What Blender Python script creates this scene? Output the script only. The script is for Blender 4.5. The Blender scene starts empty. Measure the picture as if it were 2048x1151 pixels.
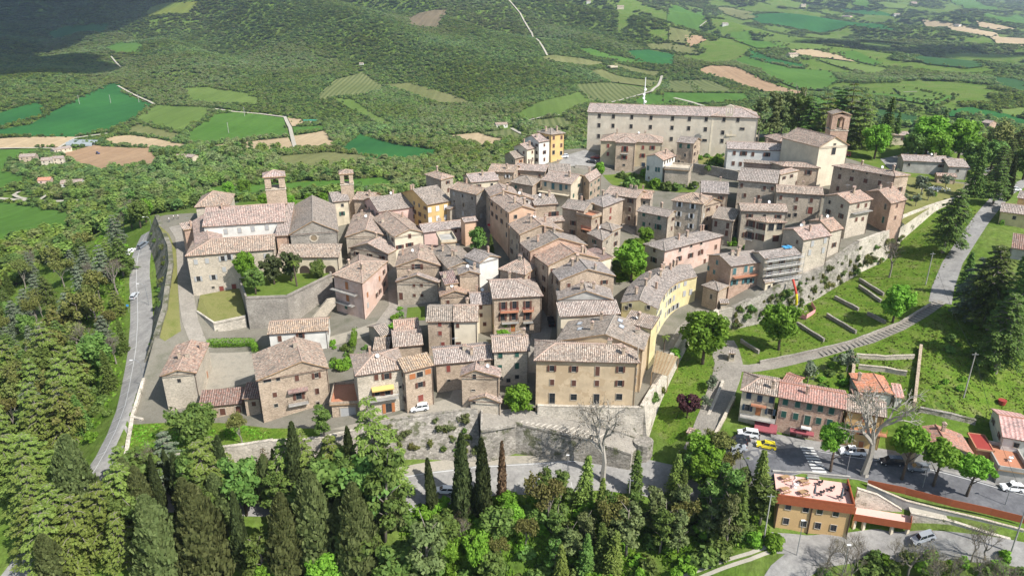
import bpy, math, random
import numpy as np
from mathutils import Vector, Matrix
from mathutils.geometry import delaunay_2d_cdt
random.seed(7); np.random.seed(7)
scn = bpy.context.scene
COL = scn.collection
# ------------------------------------------------------------------ camera
CAMZ, PITCH, FOC, CX, CY = 94.0, math.radians(22.0), 1420.0, 1024.0, 575.5
cam = bpy.data.cameras.new('camera'); camo = bpy.data.objects.new('camera', cam); COL.objects.link(camo)
camo.location = (0, 0, CAMZ); camo.rotation_euler = (math.pi/2-PITCH, 0, 0)
cam.sensor_width = 36.0; cam.lens = FOC/2048*36; cam.clip_start = 1.0; cam.clip_end = 30000
scn.camera = camo
# ------------------------------------------------------------------ light
SUN_EL = math.radians(47); SUN_DIR = Vector((0.79*math.cos(SUN_EL), -0.613*math.cos(SUN_EL), math.sin(SUN_EL))).normalized()
w = bpy.data.worlds.new('World'); scn.world = w; w.use_nodes = True
nt = w.node_tree; nt.nodes.clear()
sky = nt.nodes.new('ShaderNodeTexSky'); sky.sky_type = 'NISHITA'; sky.sun_disc = False
sky.sun_elevation = SUN_EL; sky.sun_rotation = math.atan2(SUN_DIR.x, SUN_DIR.y)
bg = nt.nodes.new('ShaderNodeBackground'); bg.inputs[1].default_value = 0.115
ow = nt.nodes.new('ShaderNodeOutputWorld'); nt.links.new(sky.outputs[0], bg.inputs[0]); nt.links.new(bg.outputs[0], ow.inputs[0])
sl = bpy.data.lights.new('sun', 'SUN'); sl.energy = 4.5; sl.angle = math.radians(0.53); sl.color = (1, 0.965, 0.915)
so = bpy.data.objects.new('sun', sl); COL.objects.link(so); so.location = (300, -200, 500)
so.rotation_euler = (-SUN_DIR).to_track_quat('-Z', 'Y').to_euler()
vs = scn.view_settings; vs.view_transform = 'Standard'; vs.look = 'None'; vs.exposure = 0.75; vs.gamma = 1; vs.use_curve_mapping = False
# ------------------------------------------------------------------ picture frames used when measuring the photograph
FR = dict(px=(0,0,1), a=(300,320,3.8375), b=(660,320,3.8375), c=(1020,320,3.8375), d=(1400,320,3.8375), e=(240,580,3.8375),
 g=(620,580,3.8375), h=(1000,520,3.8375), i=(1380,520,3.8375), j=(1000,190,5.005), k=(1360,180,4.795), l=(1640,220,3.836),
 m=(1400,680,4.515), n=(1700,680,4.428), o=(1380,890,4.409), p=(1698,890,4.409), q=(0,280,3.8375), r=(0,560,3.5975),
 s=(0,0,2.877), t=(640,0,2.926), u=(1348,0,2.926), w=(1740,300,2.877), x=(760,800,3.279), y=(1080,780,3.1025),
 z=(0,850,3.825), v=(380,850,3.825))
def pix(fr, p):
    x0, y0, s = FR[fr]; return (x0+p[0]/s, y0+p[1]/s)
SP, CP = math.sin(PITCH), math.cos(PITCH)
def ray(px, py):
    r = (px-CX)/FOC; u = -(py-CY)/FOC
    return Vector((r, CP+u*SP, -SP+u*CP))
def PZ(px, py, z):
    d = ray(px, py); t = (z-CAMZ)/d.z
    return Vector((d.x*t, d.y*t, z))
def PD(px, py, dep):
    d = ray(px, py); return Vector((d.x*dep, d.y*dep, CAMZ+d.z*dep))
def proj(p):
    x, y, z = p[0], p[1], p[2]-CAMZ
    dep = y*CP - z*SP; u = y*SP + z*CP
    return (CX+FOC*x/dep, CY-FOC*u/dep)
# ------------------------------------------------------------------ land heights (thin-plate surface through survey points)
class TPS:
    def __init__(s, P, lam=2e-4):
        P = np.array([(v[0], v[1], v[2]) for v in P], float)
        s.c = s.uv(P[:,0], P[:,1]); n = len(P)
        d = np.linalg.norm(s.c[:,None]-s.c[None], axis=2)
        K = s.k(d)+lam*np.eye(n); Q = np.c_[np.ones(n), s.c]
        A = np.block([[K, Q],[Q.T, np.zeros((3,3))]])
        s.w = np.linalg.solve(A, np.r_[P[:,2], np.zeros(3)])
    @staticmethod
    def uv(x, y): return np.c_[np.arctan2(x, y), 0.5*np.log(x*x+y*y+1e-9)]
    @staticmethod
    def k(d): return np.where(d > 1e-9, d*d*np.log(d+1e-12), 0)
    def __call__(s, x, y):
        x = np.atleast_1d(np.asarray(x, float)); y = np.atleast_1d(np.asarray(y, float)); out = np.empty(len(x))
        for i in range(0, len(x), 20000):
            q = s.uv(x[i:i+20000], y[i:i+20000])
            d = np.sqrt(((q[:,None]-s.c[None])**2).sum(2))
            out[i:i+20000] = s.k(d)@s.w[:-3] + s.w[-3] + q@s.w[-2:]
        return out
TOWN_PTS = [(320,445,22),(345,440,23),(370,500,19),(385,560,16.5),(390,640,13.5),(331,580,17),(326,619,15.5),(309,676,12.5),(336,496,20),(339,530,18.5),
 (440,620,13),(430,674,10),(450,710,9),(500,690,9.5),(330,830,5.5),(280,830,4.5),(420,835,6),(540,848,7.5),(640,850,8.5),(720,840,9.5),
 (840,815,11),(950,815,11.5),(600,668,10.8),(530,680,10),(550,560,15),(250,930,3.5),(400,900,5),(545,882,6.8),
 (670,670,12),(760,640,13),(780,600,14.5),(740,700,11.5),(690,760,10),(800,700,12),(830,625,14),(900,790,11.5),(1000,790,12),
 (1090,815,12),(1200,815,12),(1280,800,12.5),(1300,760,14),(1340,690,15.5),(1380,630,17),(1080,640,16),(1085,700,13.5),(1000,660,14.5),
 (985,455,26),(960,500,24),(900,480,23),(850,560,18),(870,400,26),(700,400,24),(600,400,24),(500,400,24),(820,380,26),(400,410,23),
 (1250,470,24),(1240,520,22.5),(1280,560,21),(1330,400,27),(1250,350,29),(1200,350,29),(1060,310,32),(1127,312,34),(1170,310,34),
 (1300,320,33),(1450,330,33),(1480,300,35),(1560,400,29),(1640,372,33),(1700,300,34),(1900,320,33),(1800,420,29.5),(1870,390,29),
 (1700,440,28.5),(1600,470,27.5),(1600,530,25.5),(1500,510,24.5),(1500,585,22),(1430,610,18.5),(1640,540,25),(1718,487,28.2),(1800,440,29),
 (1330,270,36),(1560,260,37),(1000,320,31)]
OUT_PTS = [(1082,963,0),(1250,945,.5),(830,985,0),(960,955,0),(700,975,0),(450,960,.5),(260,975,.8),(170,960,1),(200,920,2.5),(235,860,4),
 (259,805,4.6),(280,690,6.5),(284,640,7.8),(282,600,9),(303,580,9.4),(303,632,8.0),(296,700,6.5),(293,510,13),(285,500,13.3),(300,470,14),(262,520,12.5),
 (1440,870,8.5),(1430,800,9.8),(1455,740,12.5),(1470,720,13),(1400,760,11),(1380,830,9),(1345,850,7),(1310,935,1.5),(1400,730,12),
 (1530,887,8.5),(1600,930,8),(1700,920,8),(2020,972,7.5),(1850,955,7.8),(1490,930,7.6),(1420,950,3.5),(1360,970,0),(1470,980,2.5),
 (1540,1080,.2),(1541,1062,.3),(1620,1071,.3),(1699,1080,.6),(1525,1045,1.5),(1790,1078,1.6),(1740,1082,1.0),(1640,1090,.3),(1600,950,7.7),(1720,962,7.7),(1847,1072,3.5),(2000,1110,5),(1600,1110,0),(1450,1130,-2),(1250,1140,-6),(1000,1140,-9),(700,1140,-9),
 (400,1140,-9),(100,1140,-8.5),(20,1100,-8),(1000,1010,-1.8),(1200,1010,-1.8),(700,1020,-2),(400,1020,-2.2),(200,1030,-3),(100,960,-5),
 (1520,700,13.8),(1600,660,15.2),(1562,632,14.8),(1700,600,18),(1750,640,17.8),(1650,640,16.4),(1640,594,17.3),(1725,550,19),(1800,492,20.8),(1880,455,25),(1500,660,13.9),(1440,665,13.6),
 (1800,530,20.4),(1880,480,24.2),(1890,575,22),(1870,600,21),(1960,450,27),(1990,400,29),(2030,440,27.5),(1930,405,29),
 (1700,690,16.2),(1640,730,14),(1560,760,12),(1750,720,15.5),(1770,800,12.2),(1720,890,8.4),(1850,830,12.5),(1900,800,14),(1900,700,18),
 (2000,650,20),(2040,760,14.5),(2000,850,10.5),(2040,560,23),(2040,910,9),
 (60,800,-5),(150,700,-2),(230,650,5),(150,850,-3),(0,900,-9),(100,600,-8),(200,550,3),(100,500,-18),(230,450,3),(60,450,-30),(150,420,-30),
 (0,650,-16),(300,400,-14),(400,370,-24),(560,398,-20),(700,375,-24),(850,345,-27),(1000,300,-32),(480,420,-10)]
FAR_PTS = [(100,320,750),(150,370,568),(480,255,930),(150,230,967),(240,170,1200),(550,100,1500),(700,0,2000),(100,20,2500),(300,330,600),
 (600,270,850),(800,290,760),(960,290,700),(1150,210,950),(1300,170,1150),(1000,130,1300),(1000,30,1900),(1250,70,1700),(1480,20,3000),
 (1600,150,1200),(1800,250,650),(1900,150,1150),(1900,60,2500),(2000,0,5000),(2040,230,700),(1500,100,1700),(1700,60,2500),(1750,110,1700),
 (2040,110,1800),(-100,200,1100),(-100,330,720),(400,180,1150),(700,180,1200),(850,60,1650),(400,60,1900),(400,-60,2700),(0,-80,3400),(1000,-60,2700),
 (1500,-40,4600),(2000,-30,7500),(2300,0,6000),(2300,120,2000),(2300,260,650),(1380,60,2100),(1250,-50,3300),(700,-80,2900),(1250,250,800),
 (1450,210,880),(1550,200,850),(1700,180,950),(1950,190,880),(2000,300,420),(2300,420,260),(2300,640,180),(2300,900,140),(-250,500,330),(-250,800,190),(-250,1100,140)]
zt = TPS([PZ(*p) for p in TOWN_PTS])
zo_ = TPS([PZ(*p) for p in OUT_PTS]+[PD(*p) for p in FAR_PTS])
TOWN_EDGE = [(311,435),(336,496),(339,530),(331,580),(326,619),(309,676),(286,760),(262,838),(245,935),(400,905),(545,885),(640,880),(720,862),(790,842),(955,818),
 (1075,814),(1180,818),(1288,820),(1375,666),(1437,626),(1466,619),(1562,572),(1640,540),(1718,487),(1775,466),(1807,436),(1867,413),(1925,395)]
TOWN_BACK = [(1990,335),(1850,285),(1700,265),(1520,262),(1170,300),(1030,318),(1000,345),(940,368),(860,388),(760,402),(680,412),(560,420),(400,424),(330,426)]
def G_on(px, py, f, off=0.0):
    dd = np.exp(np.linspace(math.log(60), math.log(9000), 900)); r = ray(px, py)
    x, y, z = r.x*dd, r.y*dd, CAMZ+r.z*dd
    g = f(x, y)+off; k = np.nonzero(z < g)[0]
    if len(k) == 0: i = len(dd)-1
    else: i = max(k[0], 1)
    a = z[i-1]-g[i-1]; b = z[i]-g[i]; t = a/(a-b) if abs(a-b) > 1e-9 else 0
    return PD(px, py, float(dd[i-1]+(dd[i]-dd[i-1])*t))
edge_w = [G_on(p[0], p[1], zt) for p in TOWN_EDGE]
back_w = [PZ(p[0], p[1], float(z)) for p, z in zip(TOWN_BACK, (32,34,36,38,34,31,30,28,26,25,24.5,24,23.5,23))]
TOWN_POLY = [(v.x, v.y) for v in edge_w+back_w]
def inside(poly, x, y):
    x = np.atleast_1d(np.asarray(x, float)); y = np.atleast_1d(np.asarray(y, float)); r = np.zeros(len(x), bool); n = len(poly)
    for i in range(n):
        x1, y1 = poly[i]; x2, y2 = poly[(i+1) % n]
        if y1 == y2: continue
        c = ((y1 > y) != (y2 > y)) & (x < (x2-x1)*(y-y1)/(y2-y1)+x1); r ^= c
    return r
def zo(x, y):
    x = np.atleast_1d(np.asarray(x, float)); y = np.atleast_1d(np.asarray(y, float))
    z = zo_(x, y); m = inside(TOWN_POLY, x, y)
    if m.any(): z[m] = np.minimum(z[m], zt(x[m], y[m])-2.5)
    return z
def zs(x, y):
    x = np.atleast_1d(np.asarray(x, float)); y = np.atleast_1d(np.asarray(y, float))
    z = zo_(x, y); m = inside(TOWN_POLY, x, y)
    if m.any(): z[m] = zt(x[m], y[m])
    return z
def Gt(px, py, off=0): return G_on(px, py, zt, off)
def Go(px, py, off=0): return G_on(px, py, zo, off)
def Gs(px, py, off=0): return G_on(px, py, zs, off)
def hs(x, y): return float(zs(x, y)[0])
# ------------------------------------------------------------------ object helpers
OFF = {}
def tag(o, label=None, cat=None, group=None, kind=None):
    if label: o['label'] = label
    if cat: o['category'] = cat
    if group: o['group'] = group
    if kind: o['kind'] = kind
    return o
def empty(name, loc, label, cat, group=None, rz=0.0):
    o = bpy.data.objects.new(name, None); COL.objects.link(o); o.location = loc; o.rotation_euler = (0, 0, rz); o.empty_display_size = 0.5
    OFF[o.name] = Vector(loc); return tag(o, label, cat, group)
class MB:
    def __init__(s): s.v = []; s.f = []; s.m = []; s.uv = {}
    def face(s, pts, m=0, uv=None):
        i = len(s.v); s.v += [tuple(p) for p in pts]; s.f.append(tuple(range(i, i+len(pts)))); s.m.append(m)
        if uv: s.uv[len(s.f)-1] = uv
        return s
    def box(s, c, d, rz=0.0, m=0, tilt=None):
        c = Vector(c); ca, sa = math.cos(rz), math.sin(rz); i = len(s.v)
        for z in (-.5, .5):
            for x, y in ((-.5,-.5),(.5,-.5),(.5,.5),(-.5,.5)):
                p = Vector((x*d[0], y*d[1], z*d[2]))
                if tilt: p = tilt @ p
                s.v.append((c.x+p.x*ca-p.y*sa, c.y+p.x*sa+p.y*ca, c.z+p.z))
        for q in ((3,2,1,0),(4,5,6,7),(0,1,5,4),(1,2,6,5),(2,3,7,6),(3,0,4,7)): s.f.append(tuple(i+k for k in q)); s.m.append(m)
        return s
    def prism(s, poly, z0, z1, m=0, mt=None, cap=True):
        n = len(poly); i = len(s.v)
        z0 = z0 if hasattr(z0, '__len__') else [z0]*n; z1 = z1 if hasattr(z1, '__len__') else [z1]*n
        s.v += [(p[0], p[1], z) for p, z in zip(poly, z0)]+[(p[0], p[1], z) for p, z in zip(poly, z1)]
        for k in range(n): s.f.append((i+k, i+(k+1) % n, i+n+(k+1) % n, i+n+k)); s.m.append(m)
        if cap:
            s.f.append(tuple(i+n+k for k in range(n))); s.m.append(m if mt is None else mt)
            s.f.append(tuple(i+n-1-k for k in range(n))); s.m.append(m)
        return s
    def tube(s, pts, rad, n=6, m=0, cap=True):
        pts = [Vector(p) for p in pts]; rad = rad if hasattr(rad, '__len__') else [rad]*len(pts); i = len(s.v)
        for k, p in enumerate(pts):
            t = (pts[min(k+1, len(pts)-1)]-pts[max(k-1, 0)]); t = t.normalized() if t.length > 1e-9 else Vector((0,0,1))
            a = t.cross(Vector((0,0,1)) if abs(t.z) < .9 else Vector((1,0,0))).normalized(); b = t.cross(a)
            for j in range(n):
                an = 2*math.pi*j/n; s.v.append(tuple(p+(a*math.cos(an)+b*math.sin(an))*rad[k]))
        for k in range(len(pts)-1):
            for j in range(n):
                s.f.append((i+k*n+j, i+k*n+(j+1) % n, i+(k+1)*n+(j+1) % n, i+(k+1)*n+j)); s.m.append(m)
        if cap:
            s.f.append(tuple(i+j for j in range(n))[::-1]); s.m.append(m); e = i+(len(pts)-1)*n
            s.f.append(tuple(e+j for j in range(n))); s.m.append(m)
        return s
    def mesh(s, name, mats, off=Vector((0,0,0)), smooth=False):
        me = bpy.data.meshes.new(name); o = off
        me.from_pydata([(a-o.x, b-o.y, c-o.z) for a, b, c in s.v], [], s.f)
        mats = mats if isinstance(mats, (list, tuple)) else [mats]
        for x in mats: me.materials.append(x)
        if len(mats) > 1: me.polygons.foreach_set('material_index', s.m)
        if s.uv:
            ul = me.uv_layers.new(name='UVMap')
            for fi, uv in s.uv.items():
                p = me.polygons[fi]
                for k, li in enumerate(p.loop_indices): ul.data[li].uv = uv[k]
        if smooth: me.polygons.foreach_set('use_smooth', [True]*len(me.polygons))
        me.update(); return me
    def build(s, name, mats, parent=None, smooth=False, **kw):
        off = OFF.get(parent.name, Vector((0,0,0))) if parent else Vector((0,0,0))
        if parent is None and s.v and not kw.pop('keep', False):
            xs = [v[0] for v in s.v]; ys = [v[1] for v in s.v]; zz = [v[2] for v in s.v]
            off = Vector(((min(xs)+max(xs))/2, (min(ys)+max(ys))/2, min(zz)))
        o = bpy.data.objects.new(name, s.mesh(name, mats, off, smooth)); COL.objects.link(o)
        if parent: o.parent = parent; OFF[o.name] = off.copy()
        else: o.location = off; OFF[o.name] = off.copy()
        return tag(o, **kw)
def inst(name, me, parent, loc, rz=0.0, sc=(1,1,1)):
    """a mesh set at a world place, child of parent (whose own rotation is zero)"""
    o = bpy.data.objects.new(name, me); COL.objects.link(o)
    if parent: o.parent = parent; o.location = Vector(loc)-OFF[parent.name]
    else: o.location = loc
    o.rotation_euler = (0, 0, rz); o.scale = sc; OFF[o.name] = Vector(loc); return o
def sub(name, me, parent, loc=(0,0,0), rz=0.0):
    o = bpy.data.objects.new(name, me); COL.objects.link(o); o.parent = parent; o.location = loc; o.rotation_euler = (0, 0, rz); return o
def resample(pts, step):
    out = [Vector(pts[0])]
    for a, b in zip(pts[:-1], pts[1:]):
        a, b = Vector(a), Vector(b); n = max(1, int((b-a).length/step))
        out += [a.lerp(b, (k+1)/n) for k in range(n)]
    return out
def sheet(name, poly, zf, step, mat, off=0.03, **kw):
    """polygon (world xy) laid on a height function, triangulated with inner points"""
    P = resample([Vector((p[0], p[1], 0)) for p in list(poly)+[poly[0]]], step)[:-1]
    xs = [p.x for p in P]; ys = [p.y for p in P]; pp = [(p.x, p.y) for p in P]
    gx, gy = np.meshgrid(np.arange(min(xs)+step*.5, max(xs), step), np.arange(min(ys)+step*.5, max(ys), step))
    gx = gx.ravel(); gy = gy.ravel(); mk = inside(pp, gx, gy); gx, gy = gx[mk], gy[mk]
    vs_ = [Vector((p.x, p.y)) for p in P]+[Vector((a, b)) for a, b in zip(gx, gy)]
    n = len(P)
    r = delaunay_2d_cdt(vs_, [(k, (k+1) % n) for k in range(n)], [], 1, 1e-4)
    vv = r[0]; z = zf(np.array([v.x for v in vv]), np.array([v.y for v in vv]))
    m = MB(); m.v = [(v.x, v.y, float(c)+off) for v, c in zip(vv, z)]; m.f = [tuple(f) for f in r[2]]; m.m = [0]*len(m.f)
    return m.build(name, mat, None, True, **kw)
def ribbon(name, pts, width, zf, mat, off=0.05, step=1.5, **kw):
    P = resample([Vector((p[0], p[1], 0)) for p in pts], step); L, R = [], []
    for k, p in enumerate(P):
        t = (P[min(k+2, len(P)-1)]-P[max(k-2, 0)]).normalized(); n = Vector((-t.y, t.x, 0))
        wd = width if not hasattr(width, '__len__') else width[0]+(width[1]-width[0])*k/max(1, len(P)-1)
        L.append(p+n*wd/2); R.append(p-n*wd/2)
    C = 3; rows = []
    for l, r in zip(L, R): rows.append([l.lerp(r, c/C) for c in range(C+1)])
    fl = [p for r in rows for p in r]; z = zf(np.array([p.x for p in fl]), np.array([p.y for p in fl]))
    m = MB(); m.v = [(p.x, p.y, float(c)+off) for p, c in zip(fl, z)]
    for k in range(len(rows)-1):
        for c in range(C): a = k*(C+1)+c; m.f.append((a, a+C+1, a+C+2, a+1)); m.m.append(0)
    return m.build(name, mat, None, True, **kw)
# ------------------------------------------------------------------ materials
MATS = {}
def newmat(name, rough=.85):
    m = bpy.data.materials.new(name); m.use_nodes = True; nt = m.node_tree
    b = nt.nodes['Principled BSDF']; b.inputs['Roughness'].default_value = rough; b.inputs['Specular IOR Level'].default_value = .25
    MATS[name] = m; return m, nt, b
def N(nt, typ, **kw):
    n = nt.nodes.new(typ)
    for k, v in kw.items():
        if k.startswith('i_'): n.inputs[int(k[2:])].default_value = v
        else: setattr(n, k, v)
    return n
def ramp(nt, stops, interp='LINEAR'):
    r = nt.nodes.new('ShaderNodeValToRGB'); r.color_ramp.interpolation = interp; e = r.color_ramp.elements
    e[0].position, e[0].color = stops[0][0], (*stops[0][1], 1); e[1].position, e[1].color = stops[-1][0], (*stops[-1][1], 1)
    for p, c in stops[1:-1]: x = e.new(p); x.color = (*c, 1)
    return r
def mix(nt, fac, a, b, mode='MIX'):
    n = nt.nodes.new('ShaderNodeMix'); n.data_type = 'RGBA'; n.blend_type = mode
    for sock, val in ((n.inputs[0], fac), (n.inputs[6], a), (n.inputs[7], b)):
        if hasattr(val, 'is_linked') or isinstance(val, bpy.types.NodeSocket): nt.links.new(val, sock)
        elif isinstance(val, tuple): sock.default_value = (*val, 1) if len(val) == 3 else val
        else: sock.default_value = val
    return n.outputs[2]
def noise(nt, vec, scale, detail=3, rough=.55):
    n = N(nt, 'ShaderNodeTexNoise'); n.inputs['Scale'].default_value = scale; n.inputs['Detail'].default_value = detail; n.inputs['Roughness'].default_value = rough
    if vec: nt.links.new(vec, n.inputs['Vector'])
    return n
def pos(nt): return nt.nodes.new('ShaderNodeNewGeometry').outputs['Position']
def bump(nt, b, h, dist, strength=1.0):
    n = nt.nodes.new('ShaderNodeBump'); n.inputs['Distance'].default_value = dist; n.inputs['Strength'].default_value = strength
    nt.links.new(h, n.inputs['Height']); nt.links.new(n.outputs[0], b.inputs['Normal'])
def hsv(nt, col, hue=None, sat=None, val=None):
    n = nt.nodes.new('ShaderNodeHueSaturation'); nt.links.new(col, n.inputs['Color'])
    for s, k in ((hue, 'Hue'), (sat, 'Saturation'), (val, 'Value')):
        if s is not None:
            if isinstance(s, float): n.inputs[k].default_value = s
            else: nt.links.new(s, n.inputs[k])
    return n.outputs[0]
def maprange(nt, v, a, b, c, d):
    n = nt.nodes.new('ShaderNodeMapRange'); nt.links.new(v, n.inputs[0])
    for i, x in enumerate((a, b, c, d)): n.inputs[1+i].default_value = x
    return n.outputs[0]
def plain(name, col, rough=.8, metal=0, var=.12, scale=3.0):
    m, nt, b = newmat(name, rough); b.inputs['Metallic'].default_value = metal
    n = noise(nt, pos(nt), scale, 3); c = mix(nt, n.outputs[0], tuple(x*(1-var) for x in col), tuple(min(1, x*(1+var)) for x in col))
    nt.links.new(c, b.inputs['Base Color']); return m
def tile(name, cols, rw=.25, rh=.42, stripe=.5, big=.55):
    """clay roof tiles: uv in metres, every tile its own tone, rows rounded by relief"""
    m, nt, b = newmat(name, .92)
    uv = nt.nodes.new('ShaderNodeUVMap').outputs[0]
    inf = nt.nodes.new('ShaderNodeObjectInfo')
    sn = N(nt, 'ShaderNodeVectorMath', operation='SNAP'); nt.links.new(uv, sn.inputs[0]); sn.inputs[1].default_value = (rw, rh, 1)
    ad = N(nt, 'ShaderNodeVectorMath', operation='ADD'); nt.links.new(sn.outputs[0], ad.inputs[0]); nt.links.new(inf.outputs['Random'], ad.inputs[1])
    wn = N(nt, 'ShaderNodeTexWhiteNoise'); wn.noise_dimensions = '3D'; nt.links.new(ad.outputs[0], wn.inputs['Vector'])
    nb = noise(nt, pos(nt), .8, 5, .75)
    mp = N(nt, 'ShaderNodeMath', operation='MULTIPLY_ADD'); nt.links.new(nb.outputs[0], mp.inputs[0]); mp.inputs[1].default_value = big*2; mp.inputs[2].default_value = -big
    s2 = N(nt, 'ShaderNodeMath', operation='ADD'); nt.links.new(wn.outputs[0], s2.inputs[0]); nt.links.new(mp.outputs[0], s2.inputs[1])
    cols = [(c[0]*1.18, c[1]*1.10, c[2]*1.04) for c in cols]; k = len(cols); rp = ramp(nt, [(i/(k-1), c) for i, c in enumerate(cols)]); nt.links.new(s2.outputs[0], rp.inputs[0])
    c = rp.outputs[0]
    sep = nt.nodes.new('ShaderNodeSeparateXYZ'); nt.links.new(uv, sep.inputs[0])
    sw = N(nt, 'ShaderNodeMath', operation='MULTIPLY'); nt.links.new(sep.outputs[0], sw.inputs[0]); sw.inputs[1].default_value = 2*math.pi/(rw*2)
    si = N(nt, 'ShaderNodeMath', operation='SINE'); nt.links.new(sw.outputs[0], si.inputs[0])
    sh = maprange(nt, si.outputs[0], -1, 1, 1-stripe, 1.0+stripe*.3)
    rowm = N(nt, 'ShaderNodeMath', operation='PINGPONG'); nt.links.new(sep.outputs[1], rowm.inputs[0]); rowm.inputs[1].default_value = rh
    nm = noise(nt, pos(nt), 2.2, 4, .7); lich = maprange(nt, nm.outputs[0], .48, .66, 0, .7)
    c = mix(nt, lich, c, (.31, .29, .25)); ng_ = noise(nt, pos(nt), .35, 4, .7); c = mix(nt, maprange(nt, ng_.outputs[0], .5, .68, 0, .6), c, (.19, .17, .145))
    n3 = noise(nt, pos(nt), 2.6, 4, .8); c = hsv(nt, c, None, None, maprange(nt, n3.outputs[0], .32, .68, .52, 1.48))
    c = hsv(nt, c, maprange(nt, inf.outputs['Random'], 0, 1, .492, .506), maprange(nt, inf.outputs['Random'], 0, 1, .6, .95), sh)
    nt.links.new(c, b.inputs['Base Color'])
    hh = N(nt, 'ShaderNodeMath', operation='MULTIPLY_ADD'); nt.links.new(si.outputs[0], hh.inputs[0]); hh.inputs[1].default_value = .5; nt.links.new(rowm.outputs[0], hh.inputs[2])
    h2 = N(nt, 'ShaderNodeMath', operation='ADD'); nt.links.new(hh.outputs[0], h2.inputs[0]); nt.links.new(wn.outputs[0], h2.inputs[1])
    bump(nt, b, h2.outputs[0], .07, .9); return m
def stone(name, cols, sc=3.6, mortar=(.30,.27,.22), mo=.3, weather=.5, moss=0.0):
    m, nt, b = newmat(name, .93); p = pos(nt)
    mp = nt.nodes.new('ShaderNodeMapping'); nt.links.new(p, mp.inputs[0]); mp.inputs['Scale'].default_value = (1, 1, 1.7)
    nz = noise(nt, p, 1.5, 2); ad = N(nt, 'ShaderNodeVectorMath', operation='MULTIPLY_ADD'); nt.links.new(nz.outputs[1], ad.inputs[0]); ad.inputs[1].default_value = (.25,.25,.25); nt.links.new(mp.outputs[0], ad.inputs[2])
    v = N(nt, 'ShaderNodeTexVoronoi'); v.inputs['Scale'].default_value = sc; nt.links.new(ad.outputs[0], v.inputs['Vector'])
    e = N(nt, 'ShaderNodeTexVoronoi', feature='DISTANCE_TO_EDGE'); e.inputs['Scale'].default_value = sc; nt.links.new(ad.outputs[0], e.inputs['Vector'])
    cols = [(min(.8,c[0]*1.12), min(.78,c[1]*1.09), min(.74,c[2]*1.06)) for c in cols]; mc = tuple(sum(c[i] for c in cols)/len(cols) for i in range(3)); cols = [tuple(.32*mc[i]+.68*c[i] for i in range(3)) for c in cols]; k = len(cols); rp = ramp(nt, [(i/(k-1), c) for i, c in enumerate(cols)])
    sx = nt.nodes.new('ShaderNodeSeparateColor'); nt.links.new(v.outputs['Color'], sx.inputs[0]); nt.links.new(sx.outputs[0], rp.inputs[0])
    c = mix(nt, maprange(nt, e.outputs[0], .0, .07, mo, 0), rp.outputs[0], mortar)
    big = noise(nt, p, .22, 5, .65); c = hsv(nt, c, None, None, maprange(nt, big.outputs[0], .3, .7, 1-weather*.55, 1+weather*.4))
    st = nt.nodes.new('ShaderNodeMapping'); nt.links.new(p, st.inputs[0]); st.inputs['Scale'].default_value = (1.3, 1.3, .16)
    dr = noise(nt, st.outputs[0], .8, 3); c = mix(nt, maprange(nt, dr.outputs[0], .55, .75, 0, .35*weather), c, (.16,.145,.12), 'MIX')
    if moss:
        g = noise(nt, p, .35, 5, .7); c = mix(nt, maprange(nt, g.outputs[0], .62-moss*.2, .68-moss*.15, 0, .8), c, (.075,.085,.03))
    nt.links.new(c, b.inputs['Base Color'])
    sub_ = N(nt, 'ShaderNodeMath', operation='ADD'); nt.links.new(maprange(nt, e.outputs[0], 0, .12, 0, 1), sub_.inputs[0]); nt.links.new(sx.outputs[1], sub_.inputs[1])
    bump(nt, b, sub_.outputs[0], .06, .9); return m
def plaster(name, col, stain=.3, patch=None):
    m, nt, b = newmat(name, .9); p = pos(nt)
    n1 = noise(nt, p, .35, 5, .65); c = mix(nt, maprange(nt, n1.outputs[0], .35, .7, 0, 1), tuple(x*(1-stain) for x in col), tuple(min(1, x*1.08) for x in col))
    st = nt.nodes.new('ShaderNodeMapping'); nt.links.new(p, st.inputs[0]); st.inputs['Scale'].default_value = (1.6, 1.6, .15)
    dr = noise(nt, st.outputs[0], .9, 3); c = mix(nt, maprange(nt, dr.outputs[0], .55, .8, 0, stain), c, tuple(x*.55 for x in col))
    if patch:
        g = noise(nt, p, .28, 4, .6); c = mix(nt, maprange(nt, g.outputs[0], .52, .535, 0, .8), c, patch)
    n2 = noise(nt, p, 9, 3); c = hsv(nt, c, None, None, maprange(nt, n2.outputs[0], .3, .7, .93, 1.06))
    nt.links.new(c, b.inputs['Base Color']); bump(nt, b, n2.outputs[0], .02, .5); return m
def ground(name, cols, scale=.12, fine=2.5, fa=.3, bs=.15):
    m, nt, b = newmat(name, .97); p = pos(nt); b.inputs['Specular IOR Level'].default_value = .05
    n1 = noise(nt, p, scale, 5, .65); k = len(cols)
    rp = ramp(nt, [(.28+.44*i/(k-1), c) for i, c in enumerate(cols)]); nt.links.new(n1.outputs[0], rp.inputs[0])
    n2 = noise(nt, p, fine, 4, .7); c = hsv(nt, rp.outputs[0], None, None, maprange(nt, n2.outputs[0], .25, .75, 1-fa, 1+fa))
    nt.links.new(c, b.inputs['Base Color']); bump(nt, b, n2.outputs[0], bs, .8); return m
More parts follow.
